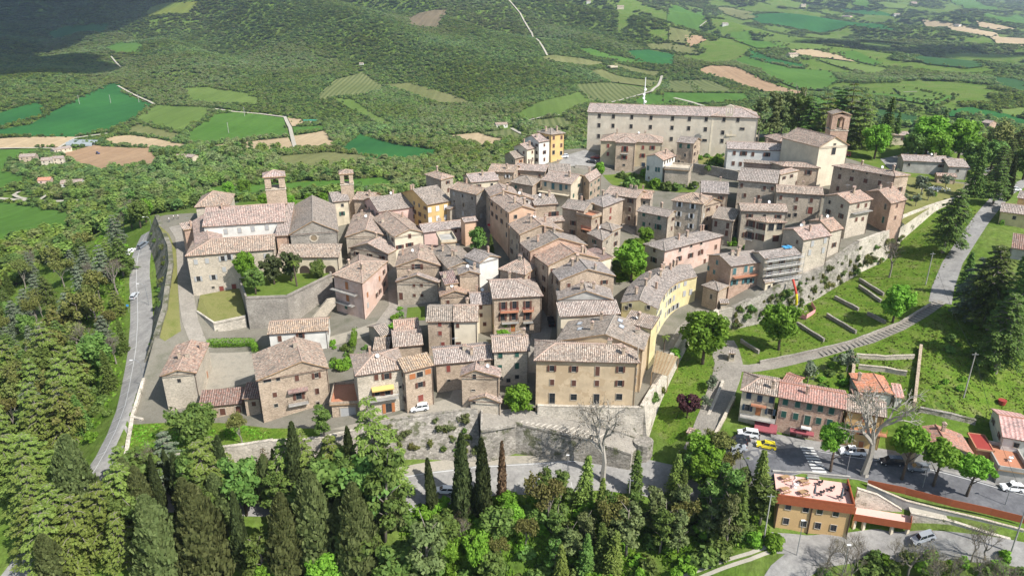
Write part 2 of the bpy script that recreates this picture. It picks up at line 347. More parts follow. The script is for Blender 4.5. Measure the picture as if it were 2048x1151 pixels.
def field(name, c1, c2, ang=.3, per=6.0, amt=.12, row=None):
    m, nt, b = newmat(name, .97); p = pos(nt); b.inputs['Specular IOR Level'].default_value = .05
    n1 = noise(nt, p, .006, 5, .6); c = mix(nt, maprange(nt, n1.outputs[0], .35, .65, 0, 1), c1, c2)
    rt = nt.nodes.new('ShaderNodeMapping'); nt.links.new(p, rt.inputs[0]); rt.inputs['Rotation'].default_value = (0, 0, ang); rt.inputs['Scale'].default_value = (1/per, .004, .004)
    wv = noise(nt, rt.outputs[0], 1.0, 2); c = hsv(nt, c, None, None, maprange(nt, wv.outputs[0], .3, .7, 1-amt, 1+amt))
    if row:
        sp = nt.nodes.new('ShaderNodeSeparateXYZ'); nt.links.new(rt.outputs[0], sp.inputs[0])
        sn = N(nt, 'ShaderNodeMath', operation='SINE'); ml = N(nt, 'ShaderNodeMath', operation='MULTIPLY'); nt.links.new(sp.outputs[0], ml.inputs[0]); ml.inputs[1].default_value = 6.283; nt.links.new(ml.outputs[0], sn.inputs[0])
        c = mix(nt, maprange(nt, sn.outputs[0], -.2, .6, 0, .75), c, row)
    n2 = noise(nt, p, .15, 4, .7); c = hsv(nt, c, None, None, maprange(nt, n2.outputs[0], .25, .75, .85, 1.15))
    nt.links.new(c, b.inputs['Base Color']); return m
def leaf(name, c1, c2, trans=.25, hue=.02, val=.35, big=0):
    m, nt, b = newmat(name, .65); b.inputs['Specular IOR Level'].default_value = .2
    inf = nt.nodes.new('ShaderNodeObjectInfo'); geo = nt.nodes.new('ShaderNodeNewGeometry')
    kf = 1.0 if big else .93; c = mix(nt, geo.outputs['Random Per Island'], tuple(x*kf for x in c1), tuple(x*kf for x in c2))
    c = hsv(nt, c, maprange(nt, inf.outputs['Random'], 0, 1, .5-hue, .5+hue), None, maprange(nt, inf.outputs['Random'], 0, 1, 1-val, 1+val))
    if big:
        g = noise(nt, geo.outputs['Position'], .0045, 5, .6); c = hsv(nt, c, maprange(nt, g.outputs[0], .3, .7, .485, .525), maprange(nt, g.outputs[0], .3, .7, 1.15, .85), maprange(nt, g.outputs[0], .3, .7, 1-big, 1+big))
    nt.links.new(c, b.inputs['Base Color'])
    tr = nt.nodes.new('ShaderNodeBsdfTranslucent'); nt.links.new(c, tr.inputs[0])
    ms = nt.nodes.new('ShaderNodeMixShader'); ms.inputs[0].default_value = trans
    nt.links.new(b.outputs[0], ms.inputs[1]); nt.links.new(tr.outputs[0], ms.inputs[2])
    nt.links.new(ms.outputs[0], nt.nodes['Material Output'].inputs[0]); return m
# roofs
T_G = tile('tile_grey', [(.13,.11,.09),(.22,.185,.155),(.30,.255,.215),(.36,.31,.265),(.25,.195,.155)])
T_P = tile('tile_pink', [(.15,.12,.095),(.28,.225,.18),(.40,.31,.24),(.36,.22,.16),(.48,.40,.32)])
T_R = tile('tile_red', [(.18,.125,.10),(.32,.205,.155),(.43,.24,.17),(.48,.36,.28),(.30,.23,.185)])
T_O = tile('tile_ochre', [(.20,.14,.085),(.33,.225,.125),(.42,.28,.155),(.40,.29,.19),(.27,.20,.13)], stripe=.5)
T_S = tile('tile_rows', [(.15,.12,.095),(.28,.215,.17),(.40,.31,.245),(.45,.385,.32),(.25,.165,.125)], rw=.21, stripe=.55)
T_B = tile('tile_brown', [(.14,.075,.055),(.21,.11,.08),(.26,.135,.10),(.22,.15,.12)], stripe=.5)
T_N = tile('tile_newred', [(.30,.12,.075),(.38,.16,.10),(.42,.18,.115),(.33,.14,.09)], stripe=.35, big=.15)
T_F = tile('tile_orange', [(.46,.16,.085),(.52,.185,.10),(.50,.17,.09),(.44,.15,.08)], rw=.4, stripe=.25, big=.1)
# walls
W_S = stone('stone_beige', [(.27,.235,.185),(.37,.32,.255),(.45,.395,.315),(.54,.475,.38)])
W_W = stone('stone_warm', [(.27,.21,.155),(.40,.315,.235),(.48,.385,.285),(.55,.45,.345)])
W_L = stone('stone_pale', [(.34,.30,.235),(.47,.42,.335),(.56,.50,.405),(.62,.555,.45)], weather=.35)
W_G = stone('stone_grey', [(.19,.175,.15),(.28,.26,.225),(.36,.33,.285),(.42,.39,.34)])
W_B = stone('brick_rose', [(.33,.215,.155),(.44,.29,.215),(.50,.35,.26),(.52,.42,.33)], sc=3.5, mortar=(.36,.31,.25))
W_T = stone('rampart_stone', [(.15,.14,.12),(.23,.215,.185),(.31,.29,.25),(.40,.375,.33)], sc=1.9, weather=.8, moss=.35)
W_D = stone('rampart_ivy', [(.13,.125,.10),(.2,.19,.155),(.26,.245,.2)], sc=2.0, weather=.8, moss=.75)
W_P = stone('rampart_pale', [(.33,.305,.255),(.45,.415,.345),(.54,.495,.415),(.60,.555,.475)], sc=2.2, weather=.6, moss=.12)
P_C = plaster('plaster_cream', (.60,.52,.38)); P_W = plaster('plaster_white', (.66,.64,.58), .2); P_Y = plaster('plaster_yellow', (.60,.51,.27), .25)
P_O = plaster('plaster_orange', (.62,.42,.18), .2); P_K = plaster('plaster_pink', (.60,.42,.36), .2); P_H = plaster('plaster_peach', (.60,.40,.27), .2)
P_T = plaster('plaster_tan', (.50,.42,.28), .25); P_A = plaster('plaster_ochre', (.53,.41,.265), .2, patch=(.42,.31,.19)); P_V = plaster('plaster_convent', (.60,.535,.42), .2, patch=(.55,.48,.37))
P_L = plaster('plaster_lemon', (.66,.61,.36), .25); P_M = plaster('plaster_amber', (.55,.365,.17), .08); P_R = plaster('plaster_rose', (.62,.46,.38), .3, patch=(.52,.36,.28))
P_E = plaster('plaster_ivory', (.64,.56,.42), .15); P_Q = plaster('concrete', (.42,.40,.36), .35)
WOODS = dict(brown=plain('shutter_brown', (.11,.05,.035), .6), green=plain('shutter_green', (.03,.10,.075), .6), red=plain('shutter_red', (.20,.055,.04), .6),
 grey=plain('shutter_grey', (.36,.36,.35), .6), white=plain('shutter_white', (.62,.62,.60), .6), orange=plain('shutter_orange', (.36,.14,.055), .6), teal=plain('shutter_teal', (.06,.14,.15), .6), navy=plain('shutter_navy', (.03,.05,.075), .6))
M_FRAME = plain('window_surround', (.40,.35,.28), .85); M_DARK = plain('frame_dark', (.06,.045,.035), .6); M_WHITE = plain('white_paint', (.78,.77,.74), .6, var=.04)
m_, nt_, b_ = newmat('window_glass', .12); b_.inputs['Base Color'].default_value = (.025,.03,.035,1); b_.inputs['Specular IOR Level'].default_value = .6; M_GLASS = m_
M_METAL = plain('grey_metal', (.35,.36,.37), .45, .6); M_DKMETAL = plain('dark_metal', (.045,.045,.05), .5, .5); M_COPPER = plain('gutter_brown', (.10,.06,.045), .5, .3)
M_CORTEN = plain('rust_steel', (.30,.085,.035), .75, 0, .25, 2.0); M_WOOD = plain('wood_plank', (.33,.21,.11), .75, 0, .25, 6)
M_TERRA = plain('terracotta', (.42,.19,.11), .85, 0, .2); M_PINKPAVE = plain('pink_paving', (.66,.41,.35), .85, 0, .12, 1.5)
# ground
A_ROAD = ground('asphalt', [(.17,.165,.155),(.235,.225,.21),(.27,.26,.24),(.32,.31,.285)], .35, 1.6, .2, .02)
A_DARK = ground('asphalt_dark', [(.085,.085,.09),(.12,.12,.125),(.155,.155,.16)], .35, 1.6, .2, .02)
A_PAVE = stone('cobble_paving', [(.21,.195,.17),(.27,.25,.215),(.31,.29,.25)], sc=3.2, mo=.35, weather=.35)
A_COURT = ground('pale_court', [(.25,.225,.18),(.31,.28,.225),(.21,.195,.16)], .3, 3, .15, .03)
A_TRACK = ground('gravel_track', [(.36,.33,.26),(.45,.41,.34)], .3, 3, .15, .03)
A_PAINT = plain('road_paint', (.52,.52,.50), .7, 0, .12, 5)
G_LAWN = ground('lawn', [(.075,.115,.022),(.105,.155,.028),(.14,.17,.045)], .2, 5, .3, .1)
G_MEAD = ground('meadow', [(.06,.115,.013),(.09,.155,.018),(.12,.17,.028),(.17,.18,.07)], .3, 2.2, .5, .3)
G_DRY = ground('dry_lawn', [(.14,.15,.045),(.18,.175,.065),(.12,.14,.035)], .25, 4, .25, .1)
G_TOWN = ground('town_ground', [(.14,.13,.10),(.19,.175,.14),(.12,.12,.085)], .15, 3, .2, .05)
G_LAND = ground('undergrowth', [(.07,.115,.02),(.09,.15,.022),(.115,.16,.035),(.13,.15,.045)], .05, .6, .4, .5)
# ------------------------------------------------------------------ the land: one sheet out to the far hills
def relief(x, y):
    r = np.hypot(x, y); g = x*.9+y*.45
    return np.clip((r-500)/1500, 0, 1)*(8*np.sin(x*.011+1.3)*np.sin(y*.009+.4)+5*np.sin(x*.027+y*.013))+np.clip((r-1000)/900, 0, 1)*np.clip(1.4-(r-2500)/2500, .2, 1)*(46*np.abs(np.sin(g*.0046+.9*np.sin(y*.003)))+12*np.sin(g*.016+y*.004)-26)
def land():
    th = np.linspace(-1.25, 1.25, 420); lr = np.linspace(math.log(45), math.log(11000), 470)
    T, L = np.meshgrid(th, lr); r = np.exp(L); x = (r*np.sin(T)).ravel(); y = (r*np.cos(T)).ravel(); z = zo(x, y)
    far = np.clip((r.ravel()-500)/1500, 0, 1)
    z = z+relief(x, y)
    m = MB(); m.v = list(zip(x.tolist(), y.tolist(), z.tolist())); n = len(th)
    i = np.arange(len(lr)-1)[:,None]*n+np.arange(n-1)[None]; i = i.ravel()
    m.f = np.c_[i, i+1, i+n+1, i+n].tolist(); m.m = [0]*len(m.f)
    m.build('terrain', G_LAND, None, True, keep=True, kind='structure')
land()
def zfar(x, y):
    x = np.atleast_1d(np.asarray(x, float)); y = np.atleast_1d(np.asarray(y, float)); r = np.hypot(x, y)
    return zo(x, y)+relief(x, y)
sheet('town_ground', TOWN_POLY, zt, 3.0, G_TOWN, 0.0, kind='structure')
# ------------------------------------------------------------------ walls and terraces
def wall(name, label, pts, mat, thick=.8, batter=.08, parapet=0.0, zb=None, cat='wall', dn=1.5, cope=True, step=3.0, side=1, coping=None):
    """a standing wall along world points (x, y, ztop); its outer foot follows the land (or zb); side=+1: outer face on the right of the run"""
    P = resample(pts, step); m = MB(); n = len(P); rows = []
    for k, p in enumerate(P):
        t = P[min(k+1, n-1)]-P[max(k-1, 0)]; t.z = 0; t.normalize(); o = Vector((t.y, -t.x, 0))*side
        zf = zb if zb is not None else float(zo(p.x+o.x*1.5, p.y+o.y*1.5)[0])-dn
        zf = min(zf, p.z-.3)
        ju = .06*math.sin(k*1.7+p.x)
        rows.append((p+o*(batter*(p.z-zf))+Vector((0,0,zf-p.z)), p+Vector((0,0,parapet+ju)), p-o*thick+Vector((0,0,parapet+ju)), p-o*thick+Vector((0,0,zf-p.z))))
    for k in range(n-1):
        a, b = rows[k], rows[k+1]
        for j in range(3):
            q = (a[j], b[j], b[j+1], a[j+1]); m.face(q if side > 0 else q[::-1])
    m.face([rows[0][j] for j in (0,1,2,3)]); m.face([rows[-1][j] for j in (3,2,1,0)])
    root = m.build(name, mat, None, False, label=label, cat=cat)
    if cope:
        c = MB()
        for k in range(n-1):
            a, b = rows[k], rows[k+1]; d = (b[1]-a[1]); d.z = 0; d.normalize(); o = Vector((d.y,-d.x,0))*side*.07
            q = [a[1]+o, b[1]+o, b[2]-o, a[2]-o]; up = Vector((0,0,.12)); lo = Vector((0,0,.006))
            t_ = [v+up for v in q]; l_ = [v+lo for v in q]
            c.face(t_ if side > 0 else t_[::-1])
            for u in range(4): c.face((l_[u], l_[(u+1)%4], t_[(u+1)%4], t_[u]))
        c.build('coping', coping or mat, root)
    return root
def W3(lst, f=Gt): return [f(*p) for p in lst]
def top(lst, dz=0.0):   # (px, py, z) survey points
    return [PZ(p[0], p[1], p[2]+dz) for p in lst]
E = edge_w
wall('rampart', 'tall dark ivied rampart above the parking road on the left', E[0:6], W_D, 1.2, .55, .9)
wall('retaining_wall', 'low stone wall under the yard of the corner stone house', E[6:8]+[E[7]+Vector((3,-1,0))], W_P, .6, .05, .6)
wall('retaining_wall', 'pale stone wall below the bright grass strip, above the lower road', E[7:11], W_P, .7, .06, .5)
wall('retaining_wall', 'stone wall half hidden behind the tall cypresses', E[10:13], W_P, .7, .06, .4)
wall('rampart', 'broad grey rubble embankment wall below the parked white hatchback', E[12:15], W_T, .8, .5, .25)
wall('retaining_wall', 'stone wall under the front of the big ochre palazzo', [E[15]+Vector((.0,-.2,0)), E[16], E[17]], W_P, .7, .04, .5)
wall('rampart', 'long sunlit rampart beside the lane of the yellow curved house', E[17:20], W_P, .9, .16, .9)
wall('bastion', 'pale stone bastion at the foot of the lane by the wayside shrine', E[19:21], W_P, .9, .12, .5)
wall('rampart', 'overgrown rampart under the scaffolded house', E[20:24], W_T, .9, .16, .5)
wall('rampart', 'rampart rising beside the big cedar to the upper gardens', E[23:28], W_P, .9, .10, .6)
# monastery garden: a raised lawn with its own walls
def terrace(name, label, pts, topmat, sidemat, zb, cat='terrace', parapet=.5, th=.5, topname='lawn', skip=()):
    P = [PZ(*p) for p in pts]; cx = sum((p for p in P), Vector())/len(P)
    root = empty(name, (cx.x, cx.y, zb), label, cat)
    m = MB(); m.face([(p.x, p.y, p.z) for p in P]); m.build(topname, topmat, root)
    w_ = MB(); n = len(P)
    for k in range(n):
        a, b = P[k], P[(k+1) % n]; w_.face([(a.x,a.y,zb),(b.x,b.y,zb),(b.x,b.y,b.z-.01),(a.x,a.y,a.z-.01)])
        if parapet and k not in skip:
            d = (b-a); d.z = 0; d.normalize(); o = Vector((-d.y, d.x, 0))*th
            if (cx-a).dot(o) < 0: o = -o
            q = [a, b, b+o-d*0, a+o]
            w_.prism([(v.x, v.y) for v in q], [v.z-.3 for v in (a,b,b,a)], [v.z+parapet for v in (a,b,b,a)])
    w_.build('wall', sidemat, root); return root
terrace('garden_terrace', 'walled monastery garden with lawn, palm and dark yews', [(491,597,19.5),(574,594,19.5),(664,550,19.5),(655,520,19.5),(560,505,19.5),(478,520,19.5),(478,562,19.5)], G_LAWN, W_G, 8, skip=(3,4,5))
terrace('garden_terrace', 'small sloping lawn in the walled corner below the monastery door', [(393,625,14.0),(427,648,13.0),(492,634,13.5),(486,600,15.5),(478,575,16.5),(400,590,16.5)], G_DRY, W_P, 7, skip=(2,3,4,5))
# the stepped ramp below the ochre palazzo
terrace('ramp_terrace', 'paved stepped ramp climbing under the ochre palazzo', [(961,860,9.8),(1031,848,9.6),(1117,868,8.2),(1180,883,6.8),(1262,910,4.6),(1285,880,5.6),(1240,862,7.4),(1160,842,9.0),(1090,828,10.2),(1040,815,11.5),(962,822,11)], A_PAVE, W_T, -1.0, parapet=.4, skip=(4,5,6,7,8,9), topname='paving')
m = MB()
for k in range(16):
    t = k/15; a = PZ(1050+150*t, 838+35*t, 9.75-2.6*t+.06); m.box(a, (.28, 3.0, .1), -.75)
st_o = m.build('ramp_step', plain('step_stone', (.50,.46,.39)), None, label='shallow stone treads across the ramp under the ochre palazzo', cat='steps')
# round bastion at the corner
P0 = PZ(1302, 935, 1); m = MB(); ring = [(P0.x+2.2*math.cos(a)-1.5, P0.y+2.8+2.2*math.sin(a)) for a in np.linspace(0, 2*math.pi, 15)[:-1]]
m.prism(ring, -1, 6.0); m.build('bastion', W_T, None, label='round stone corner bastion at the bend of the lower road', cat='wall')
# ------------------------------------------------------------------ houses
from mathutils import noise as mnoise
import bmesh
WIN = {}
CAPG = plain('cap_grey', (.30,.26,.22), .9, 0, .25, 4); CAPP = plain('cap_pink', (.40,.29,.23), .9, 0, .25, 4); CAPR = plain('cap_red', (.38,.19,.13), .9, 0, .25, 4)
def cached(key, fn):
    if key not in WIN: WIN[key] = fn()
    return WIN[key]
def me_frame(w, h, sur):
    m = MB(); t = .085
    for x, z, a, b in ((-w/2-t/2,0,t,h+2*t),(w/2+t/2,0,t,h+2*t),(0,h/2+t/2,w,t),(0,-h/2-t/2,w+.1,t)): m.box((x,-.03,z),(a,.14,b))
    m.box((0,.0,0),(.07,.05,h),m=1); m.box((0,.0,h*.12),(w,.045,.06),m=1)
    return m.mesh('window', [sur, M_DARK])
def me_pane(w, h): m = MB(); m.box((0,.02,0),(w-.01,.04,h-.01)); return m.mesh('pane', M_GLASS)
def me_shutter(w, h, col):
    m = MB(); m.box((0,0,0),(w,.05,h)); 
    for k in range(3): m.box((0,-.032,h*(k-1)*.31),(w*.74,.016,h*.22))
    return m.mesh('shutter', WOODS[col])
def me_door(w, h, col):
    m = MB(); m.box((0,.0,0),(w,.08,h)); m.box((0,-.05,h*.24),(w*.7,.03,h*.36)); m.box((0,-.05,-h*.22),(w*.7,.03,h*.36)); return m.mesh('door', WOODS[col])
def me_dframe(w, h):
    m = MB(); t = .16
    for x, z, a, b in ((-w/2-t/2,0,t,h),(w/2+t/2,0,t,h),(0,h/2+t/2,w+2*t,t)): m.box((x,-.03,z),(a,.16,b))
    return m.mesh('door_frame', M_FRAME)
def put_window(root, p, ang, w, h, style, col, rnd=random):
    w = round(w, 1); h = round(h, 1)
    if style == 'd':
        f = inst('door', cached(('d',w,h,col), lambda: me_door(w,h,col)), root, p, ang); sub('door_frame', cached(('df',w,h), lambda: me_dframe(w,h)), f); return f
    f = inst('window', cached(('f',w,h), lambda: me_frame(w,h,M_FRAME)), root, p, ang)
    sub('pane', cached(('p',w,h), lambda: me_pane(w,h)), f)
    if style == 'o':
        for s in (-1, 1): sub('shutter', cached(('s',w,h,col), lambda: me_shutter(w/2,h,col)), f, (s*(w*.75+.04), -.125, 0))
    elif style == 'c':
        for s in (-1, 1): sub('shutter', cached(('s',w,h,col), lambda: me_shutter(w/2,h,col)), f, (s*(w*.25+.004), -.075, 0))
    return f
def jit(x, y): return .13*mnoise.noise(Vector((x*.2, y*.2, 3.1)))+.05*mnoise.noise(Vector((x*.8, y*.8, 7.7)))
def roof_obj(root, polys, mat, th=.2, name='roof', cuts=4):
    m = MB(); edges = {}
    key = lambda p: (round(p[0],3), round(p[1],3), round(p[2],3))
    for P in polys:
        P = [Vector(p) for p in P]; e = (P[1]-P[0]); e.z = 0; e.normalize(); nn = (P[1]-P[0]).cross(P[-1]-P[0]).normalized(); up = nn.cross(e)
        uv = [((p-P[0]).dot(e), (p-P[0]).dot(up)) for p in P]
        m.face(P, 0, uv); m.face([p-Vector((0,0,th)) for p in P][::-1], 1)
        for k in range(len(P)):
            a, b = P[k], P[(k+1) % len(P)]; kk = tuple(sorted((key(a), key(b)))); edges.setdefault(kk, []).append((a, b))
    for kk, l in edges.items():
        if len(l) == 1: a, b = l[0]; d = Vector((0,0,th)); m.face((a-d, b-d, b, a), 1)
    o = m.build(name, [mat, M_WOOD], root)
    if cuts:
        bm = bmesh.new(); bm.from_mesh(o.data); off = OFF[root.name]
        bmesh.ops.subdivide_edges(bm, edges=bm.edges[:], cuts=cuts, use_grid_fill=True)
        for v in bm.verts: v.co.z += jit(v.co.x+off.x, v.co.y+off.y)
        bm.to_mesh(o.data); bm.free()
    return o
def ridge_cap(roof, lines, mat):
    m = MB()
    for a, b in lines:
        P = resample([a, b], 1.2); m.tube([p+Vector((0,0,jit(p.x,p.y)+.02+.02*(k % 2))) for k, p in enumerate(P)], .14, 6)
    m.build('ridge_cap', mat, roof)
def me_chimney(kind):
    m = MB()
    if kind == 0:
        m.box((0,0,0),(.6,.5,1.8)); m.box((0,0,1.0),(.75,.65,.14)); 
        for x in (-.25,.25):
            for y in (-.2,.2): m.box((x,y,1.22),(.12,.12,.34))
        m.box((0,0,1.43),(.85,.75,.09),m=1)
        for s in (-1,1): m.face([(s*.42,-.4,1.475),(s*.42,.4,1.475),(0,.4,1.72),(0,-.4,1.72)],1)
        m.face([(-.42,-.4,1.475),(.42,-.4,1.475),(0,-.4,1.72)],1); m.face([(-.42,.4,1.475),(.42,.4,1.475),(0,.4,1.72)],1)
    elif kind == 1:
        m.box((0,0,0),(.5,.5,2.2)); m.box((0,0,1.13),(.66,.66,.1)); m.box((0,0,1.3),(.36,.36,.24)); m.box((0,0,1.46),(.62,.62,.08),m=1)
    else:
        m.box((0,0,0),(.95,.5,1.5)); m.box((0,0,.8),(1.1,.65,.12),m=1)
        for x in (-.25,.25): m.tube([(x,0,.8),(x,0,1.25)], .13, 8, 1)
    return m.mesh('chimney', [(W_W, W_B, W_S)[kind], CAPP])
def me_antenna():
    m = MB(); m.tube([(0,0,0),(0,0,2.6)], .025, 4); m.tube([(-.6,0,2.3),(.7,0,2.3)], .018, 4)
    for k in range(6): m.tube([(-.55+.22*k,-.3,2.3),(-.55+.22*k,.3,2.3)], .012, 4)
    m.tube([(0,-.4,1.8),(0,.4,1.8)], .015, 4); return m.mesh('antenna', M_METAL)
def me_dish():
    m = MB(); m.tube([(0,0,0),(0,0,.7)], .03, 5); c = Vector((0,-.1,.85)); n = 12; rim = []
    for k in range(n): a = 2*math.pi*k/n; rim.append(c+Vector((.42*math.cos(a), -.1+.15*math.sin(a), .42*math.sin(a))))
    ce = c+Vector((0,.06,0))
    for k in range(n): m.face((rim[k], rim[(k+1)%n], ce))
    m.tube([c, c+Vector((0,-.4,.0))], .02, 4); return m.mesh('satellite_dish', M_WHITE)
def surf_z(polys, x, y):
    for P in polys:
        if inside([(p[0],p[1]) for p in P], x, y)[0]:
            a, b, c = Vector(P[0]), Vector(P[1]), Vector(P[-1]); n = (b-a).cross(c-a)
            if abs(n.z) > 1e-6: return a.z-(n.x*(x-a.x)+n.y*(y-a.y))/n.z
    return None
HOUSES = {}
LOG = []
def roof_polys(rt, A, B, C, D, pitch, t=.5, ridge_h=None):
    wAB = (B-A).length; wAD = (D-A).length; up = Vector((0,0,1)); lines = []
    if rt == 'flat': return [[A,B,C,D]], [], 0
    if rt == 'shed':
        h = pitch*wAD; return [[A,B,C+up*h,D+up*h]], [], h
    if rt == 'shedf':   # falls away to the back
        h = pitch*wAD; return [[C,D,A+up*h,B+up*h]], [], h
    if rt == 'shedr':   # low on the right
        h = pitch*wAB; return [[B,C,D+up*h,A+up*h]], [], h
    if rt == 'gx':
        h = ridge_h or pitch*wAD/2; L = A.lerp(D,.5)+up*h; R = B.lerp(C,.5)+up*h
        return [[A,B,R,L],[C,D,L,R]], [(L,R)], h
    if rt == 'gy':
        h = ridge_h or pitch*wAB/2; F = A.lerp(B,t)+up*h; K = D.lerp(C,t)+up*h
        return [[D,A,F,K],[B,C,K,F]], [(F,K)], h
    if rt in ('hip','hipl','hipr'):
        h = ridge_h or pitch*wAD/2; s = min(.48, .46*wAD/wAB)
        L = A.lerp(D,.5).lerp(B.lerp(C,.5), s if rt != 'hipr' else 0)+up*h; R = A.lerp(D,.5).lerp(B.lerp(C,.5), 1-s if rt != 'hipl' else 1)+up*h
        ps = [[A,B,R,L],[C,D,L,R]]; lines = [(L,R)]
        if rt != 'hipl': ps.append([B,C,R]); lines += [(B,R),(C,R)]
        if rt != 'hipr': ps.append([D,A,L]); lines += [(A,L),(D,L)]
        return ps, lines, h
    if rt == 'pyr':
        h = ridge_h or pitch*min(wAB, wAD)/2; O = (A+B+C+D)/4+up*h
        return [[A,B,O],[B,C,O],[C,D,O],[D,A,O]], [(A,O),(B,O),(C,O),(D,O)], h
def house(name, label, wm, rm, rt, fr, A, B, H=None, ze=None, q=None, c=None, d=None, depth=None, pitch=.34, t=.5, win=(), auto='frl', shut='brown',
          chim=1, group=None, cat='house', oh=.4, f=None, zb=None, maxrow=3, spacing=3.3, gutter=True, ww=(.9,1.35), pmat=None, ph=.8, ps=(0,1,2,3)):
    f = f or Gs; pa = pix(fr, A); pb = pix(fr, B)
    if ze is None: Aw = f(pa[0], pa[1], H); ze = Aw.z
    else: Aw = PZ(pa[0], pa[1], ze)
    Bw = PZ(pb[0], pb[1], ze); ab = Bw-Aw; L = ab.length; e = ab.normalized(); nrm = Vector((-e.y, e.x, 0))
    if c: pc = pix(fr, c); Cw = PZ(pc[0], pc[1], ze); dv = Cw-Bw
    elif d: pd = pix(fr, d); dv = PZ(pd[0], pd[1], ze)-Aw
    elif depth: dv = nrm*depth
    else:
        qp = pix(fr, q); best = None
        for dep in np.arange(2, 34, .25):
            _, ln, h = roof_polys(rt, Aw, Bw, Bw+nrm*dep, Aw+nrm*dep, pitch, t)
            if rt == 'gy': cand = [ln[0][1]]
            elif rt == 'pyr': cand = [ln[0][1]]
            elif rt in ('shed','flat'): cand = [(Aw+nrm*dep).lerp(Bw+nrm*dep, u)+Vector((0,0,h)) for u in (0,.25,.5,.75,1)]
            else: cand = [ln[0][0].lerp(ln[0][1], u) for u in (0,.2,.4,.6,.8,1)]
            for k in cand:
                pr = proj(k); er = abs(pr[1]-qp[1])+.15*abs(pr[0]-qp[0])
                if rt == 'gy': er = abs(pr[1]-qp[1])
                if best is None or er < best[0]: best = (er, dep)
        dv = nrm*best[1]
    # keep corners sensible
    dd = dv.length; an = math.degrees(math.acos(max(-1, min(1, dv.normalized().dot(e)))))
    if an < 45 or an > 135:
        lim = 50 if an < 90 else 130; dv = (e*math.cos(math.radians(lim))+nrm*math.sin(math.radians(lim)))*min(dd, 22)
    if dv.length < 2.5: dv = dv.normalized()*2.5
    Cw, Dw = Bw+dv, Aw+dv
    up = Vector((0,0,1)); polys, lines, rise = roof_polys(rt, Aw, Bw, Cw, Dw, pitch, t)
    cen = (Aw+Bw+Cw+Dw)/4; gz = [hs(p.x, p.y) for p in (Aw,Bw,Cw,Dw)]
    zbase = (min(gz)-1.5) if zb is None else zb
    root = empty(name, (cen.x, cen.y, max(zbase, min(gz))), label, cat, group)
    # walls, set in from the eaves
    ea = e*oh; ed = dv.normalized()*oh
    if L < 3*oh or dv.length < 3*oh: ea, ed = ea*.3, ed*.3
    wA, wB, wC, wD = Aw+ea+ed, Bw-ea+ed, Cw-ea-ed, Dw+ea-ed; ring = [wA,wB,wC,wD]; m = MB()
    tops = []
    for p in ring:
        z = surf_z(polys, p.x, p.y); tops.append((z if z is not None else ze)-.17)
    fl = [[i] for i in range(4)]
    for i in range(4):
        p, p2 = ring[i], ring[(i+1)%4]; pts = [(p.x,p.y,zbase),(p2.x,p2.y,zbase),(p2.x,p2.y,tops[(i+1)%4])]
        if (rt == 'gy' and i in (0,2)) or (rt == 'gx' and i in (1,3)) or (rt == 'hipl' and i == 1) or (rt == 'hipr' and i == 3):
            tt = t if i == 0 else (1-t if i == 2 else .5); k = p.lerp(p2, tt); z = ze+rise-.2; pts.append((k.x,k.y,z))
        pts.append((p.x,p.y,tops[i])); m.face(pts)
    m.face([(p.x,p.y,z) for p, z in zip(ring, tops)])
    m.build('wall', wm, root)
    if rt == 'flat':
        ro = roof_obj(root, polys, rm, .25, cuts=0); pm = MB()
        for i in ps:
            p, p2 = (Aw,Bw,Cw,Dw)[i], (Aw,Bw,Cw,Dw)[(i+1)%4]; dl = (p2-p).normalized(); o = Vector((-dl.y,dl.x,0))*.22
            pm.prism([(p.x,p.y),(p2.x,p2.y),((p2+o).x,(p2+o).y),((p+o).x,(p+o).y)], ze+.004, ze+ph)
        pm.build('parapet', pmat or wm, root)
    else:
        ro = roof_obj(root, polys, rm)
        if lines: ridge_cap(ro, lines, rm_cap.get(rm.name, M_TERRA))
        if gutter and L > 4:
            g = MB(); g.tube([Aw-nrm*.06-up*.1, Bw-nrm*.06-up*.1], .08, 6); go = g.build('gutter', M_COPPER, root)
            g = MB(); pp = wB-nrm*.12-e*.15; g.tube([Vector((pp.x,pp.y,zbase)), Vector((pp.x,pp.y,ze-.2))], .06, 6); g.build('downpipe', M_COPPER, root)
    # windows measured on the photograph
    sides = [(ring[i], ring[(i+1)%4]) for i in range(4)]; done = set()
    for wsp in win:
        sd, wf, style, ww_, hh, col, pl = wsp; p, p2 = sides[sd]; ee = (p2-p).normalized(); out = Vector((ee.y,-ee.x,0)); ang = math.atan2(ee.y, ee.x); done.add(sd)
        for a in pl:
            rp = pix(wf, a); r = ray(*rp); den = r.dot(out)
            if abs(den) < 1e-6: continue
            s = (Vector((p.x,p.y,0))-Vector((0,0,CAMZ))).dot(out)/den; hit = Vector((0,0,CAMZ))+r*s
            u = (hit-p).dot(ee); Ls = (p2-p).length
            u = max(ww_*.55, min(Ls-ww_*.55, u)); hit2 = Vector((p.x,p.y,0))+ee*u; hit2.z = hit.z
            if not (zbase-2 < hit.z < ze+rise+1): continue
            put_window(root, hit2+out*.02, ang, ww_, hh, style, col)
    rnd = random.Random(hash(label) % 9999 if False else sum(map(ord, label)))
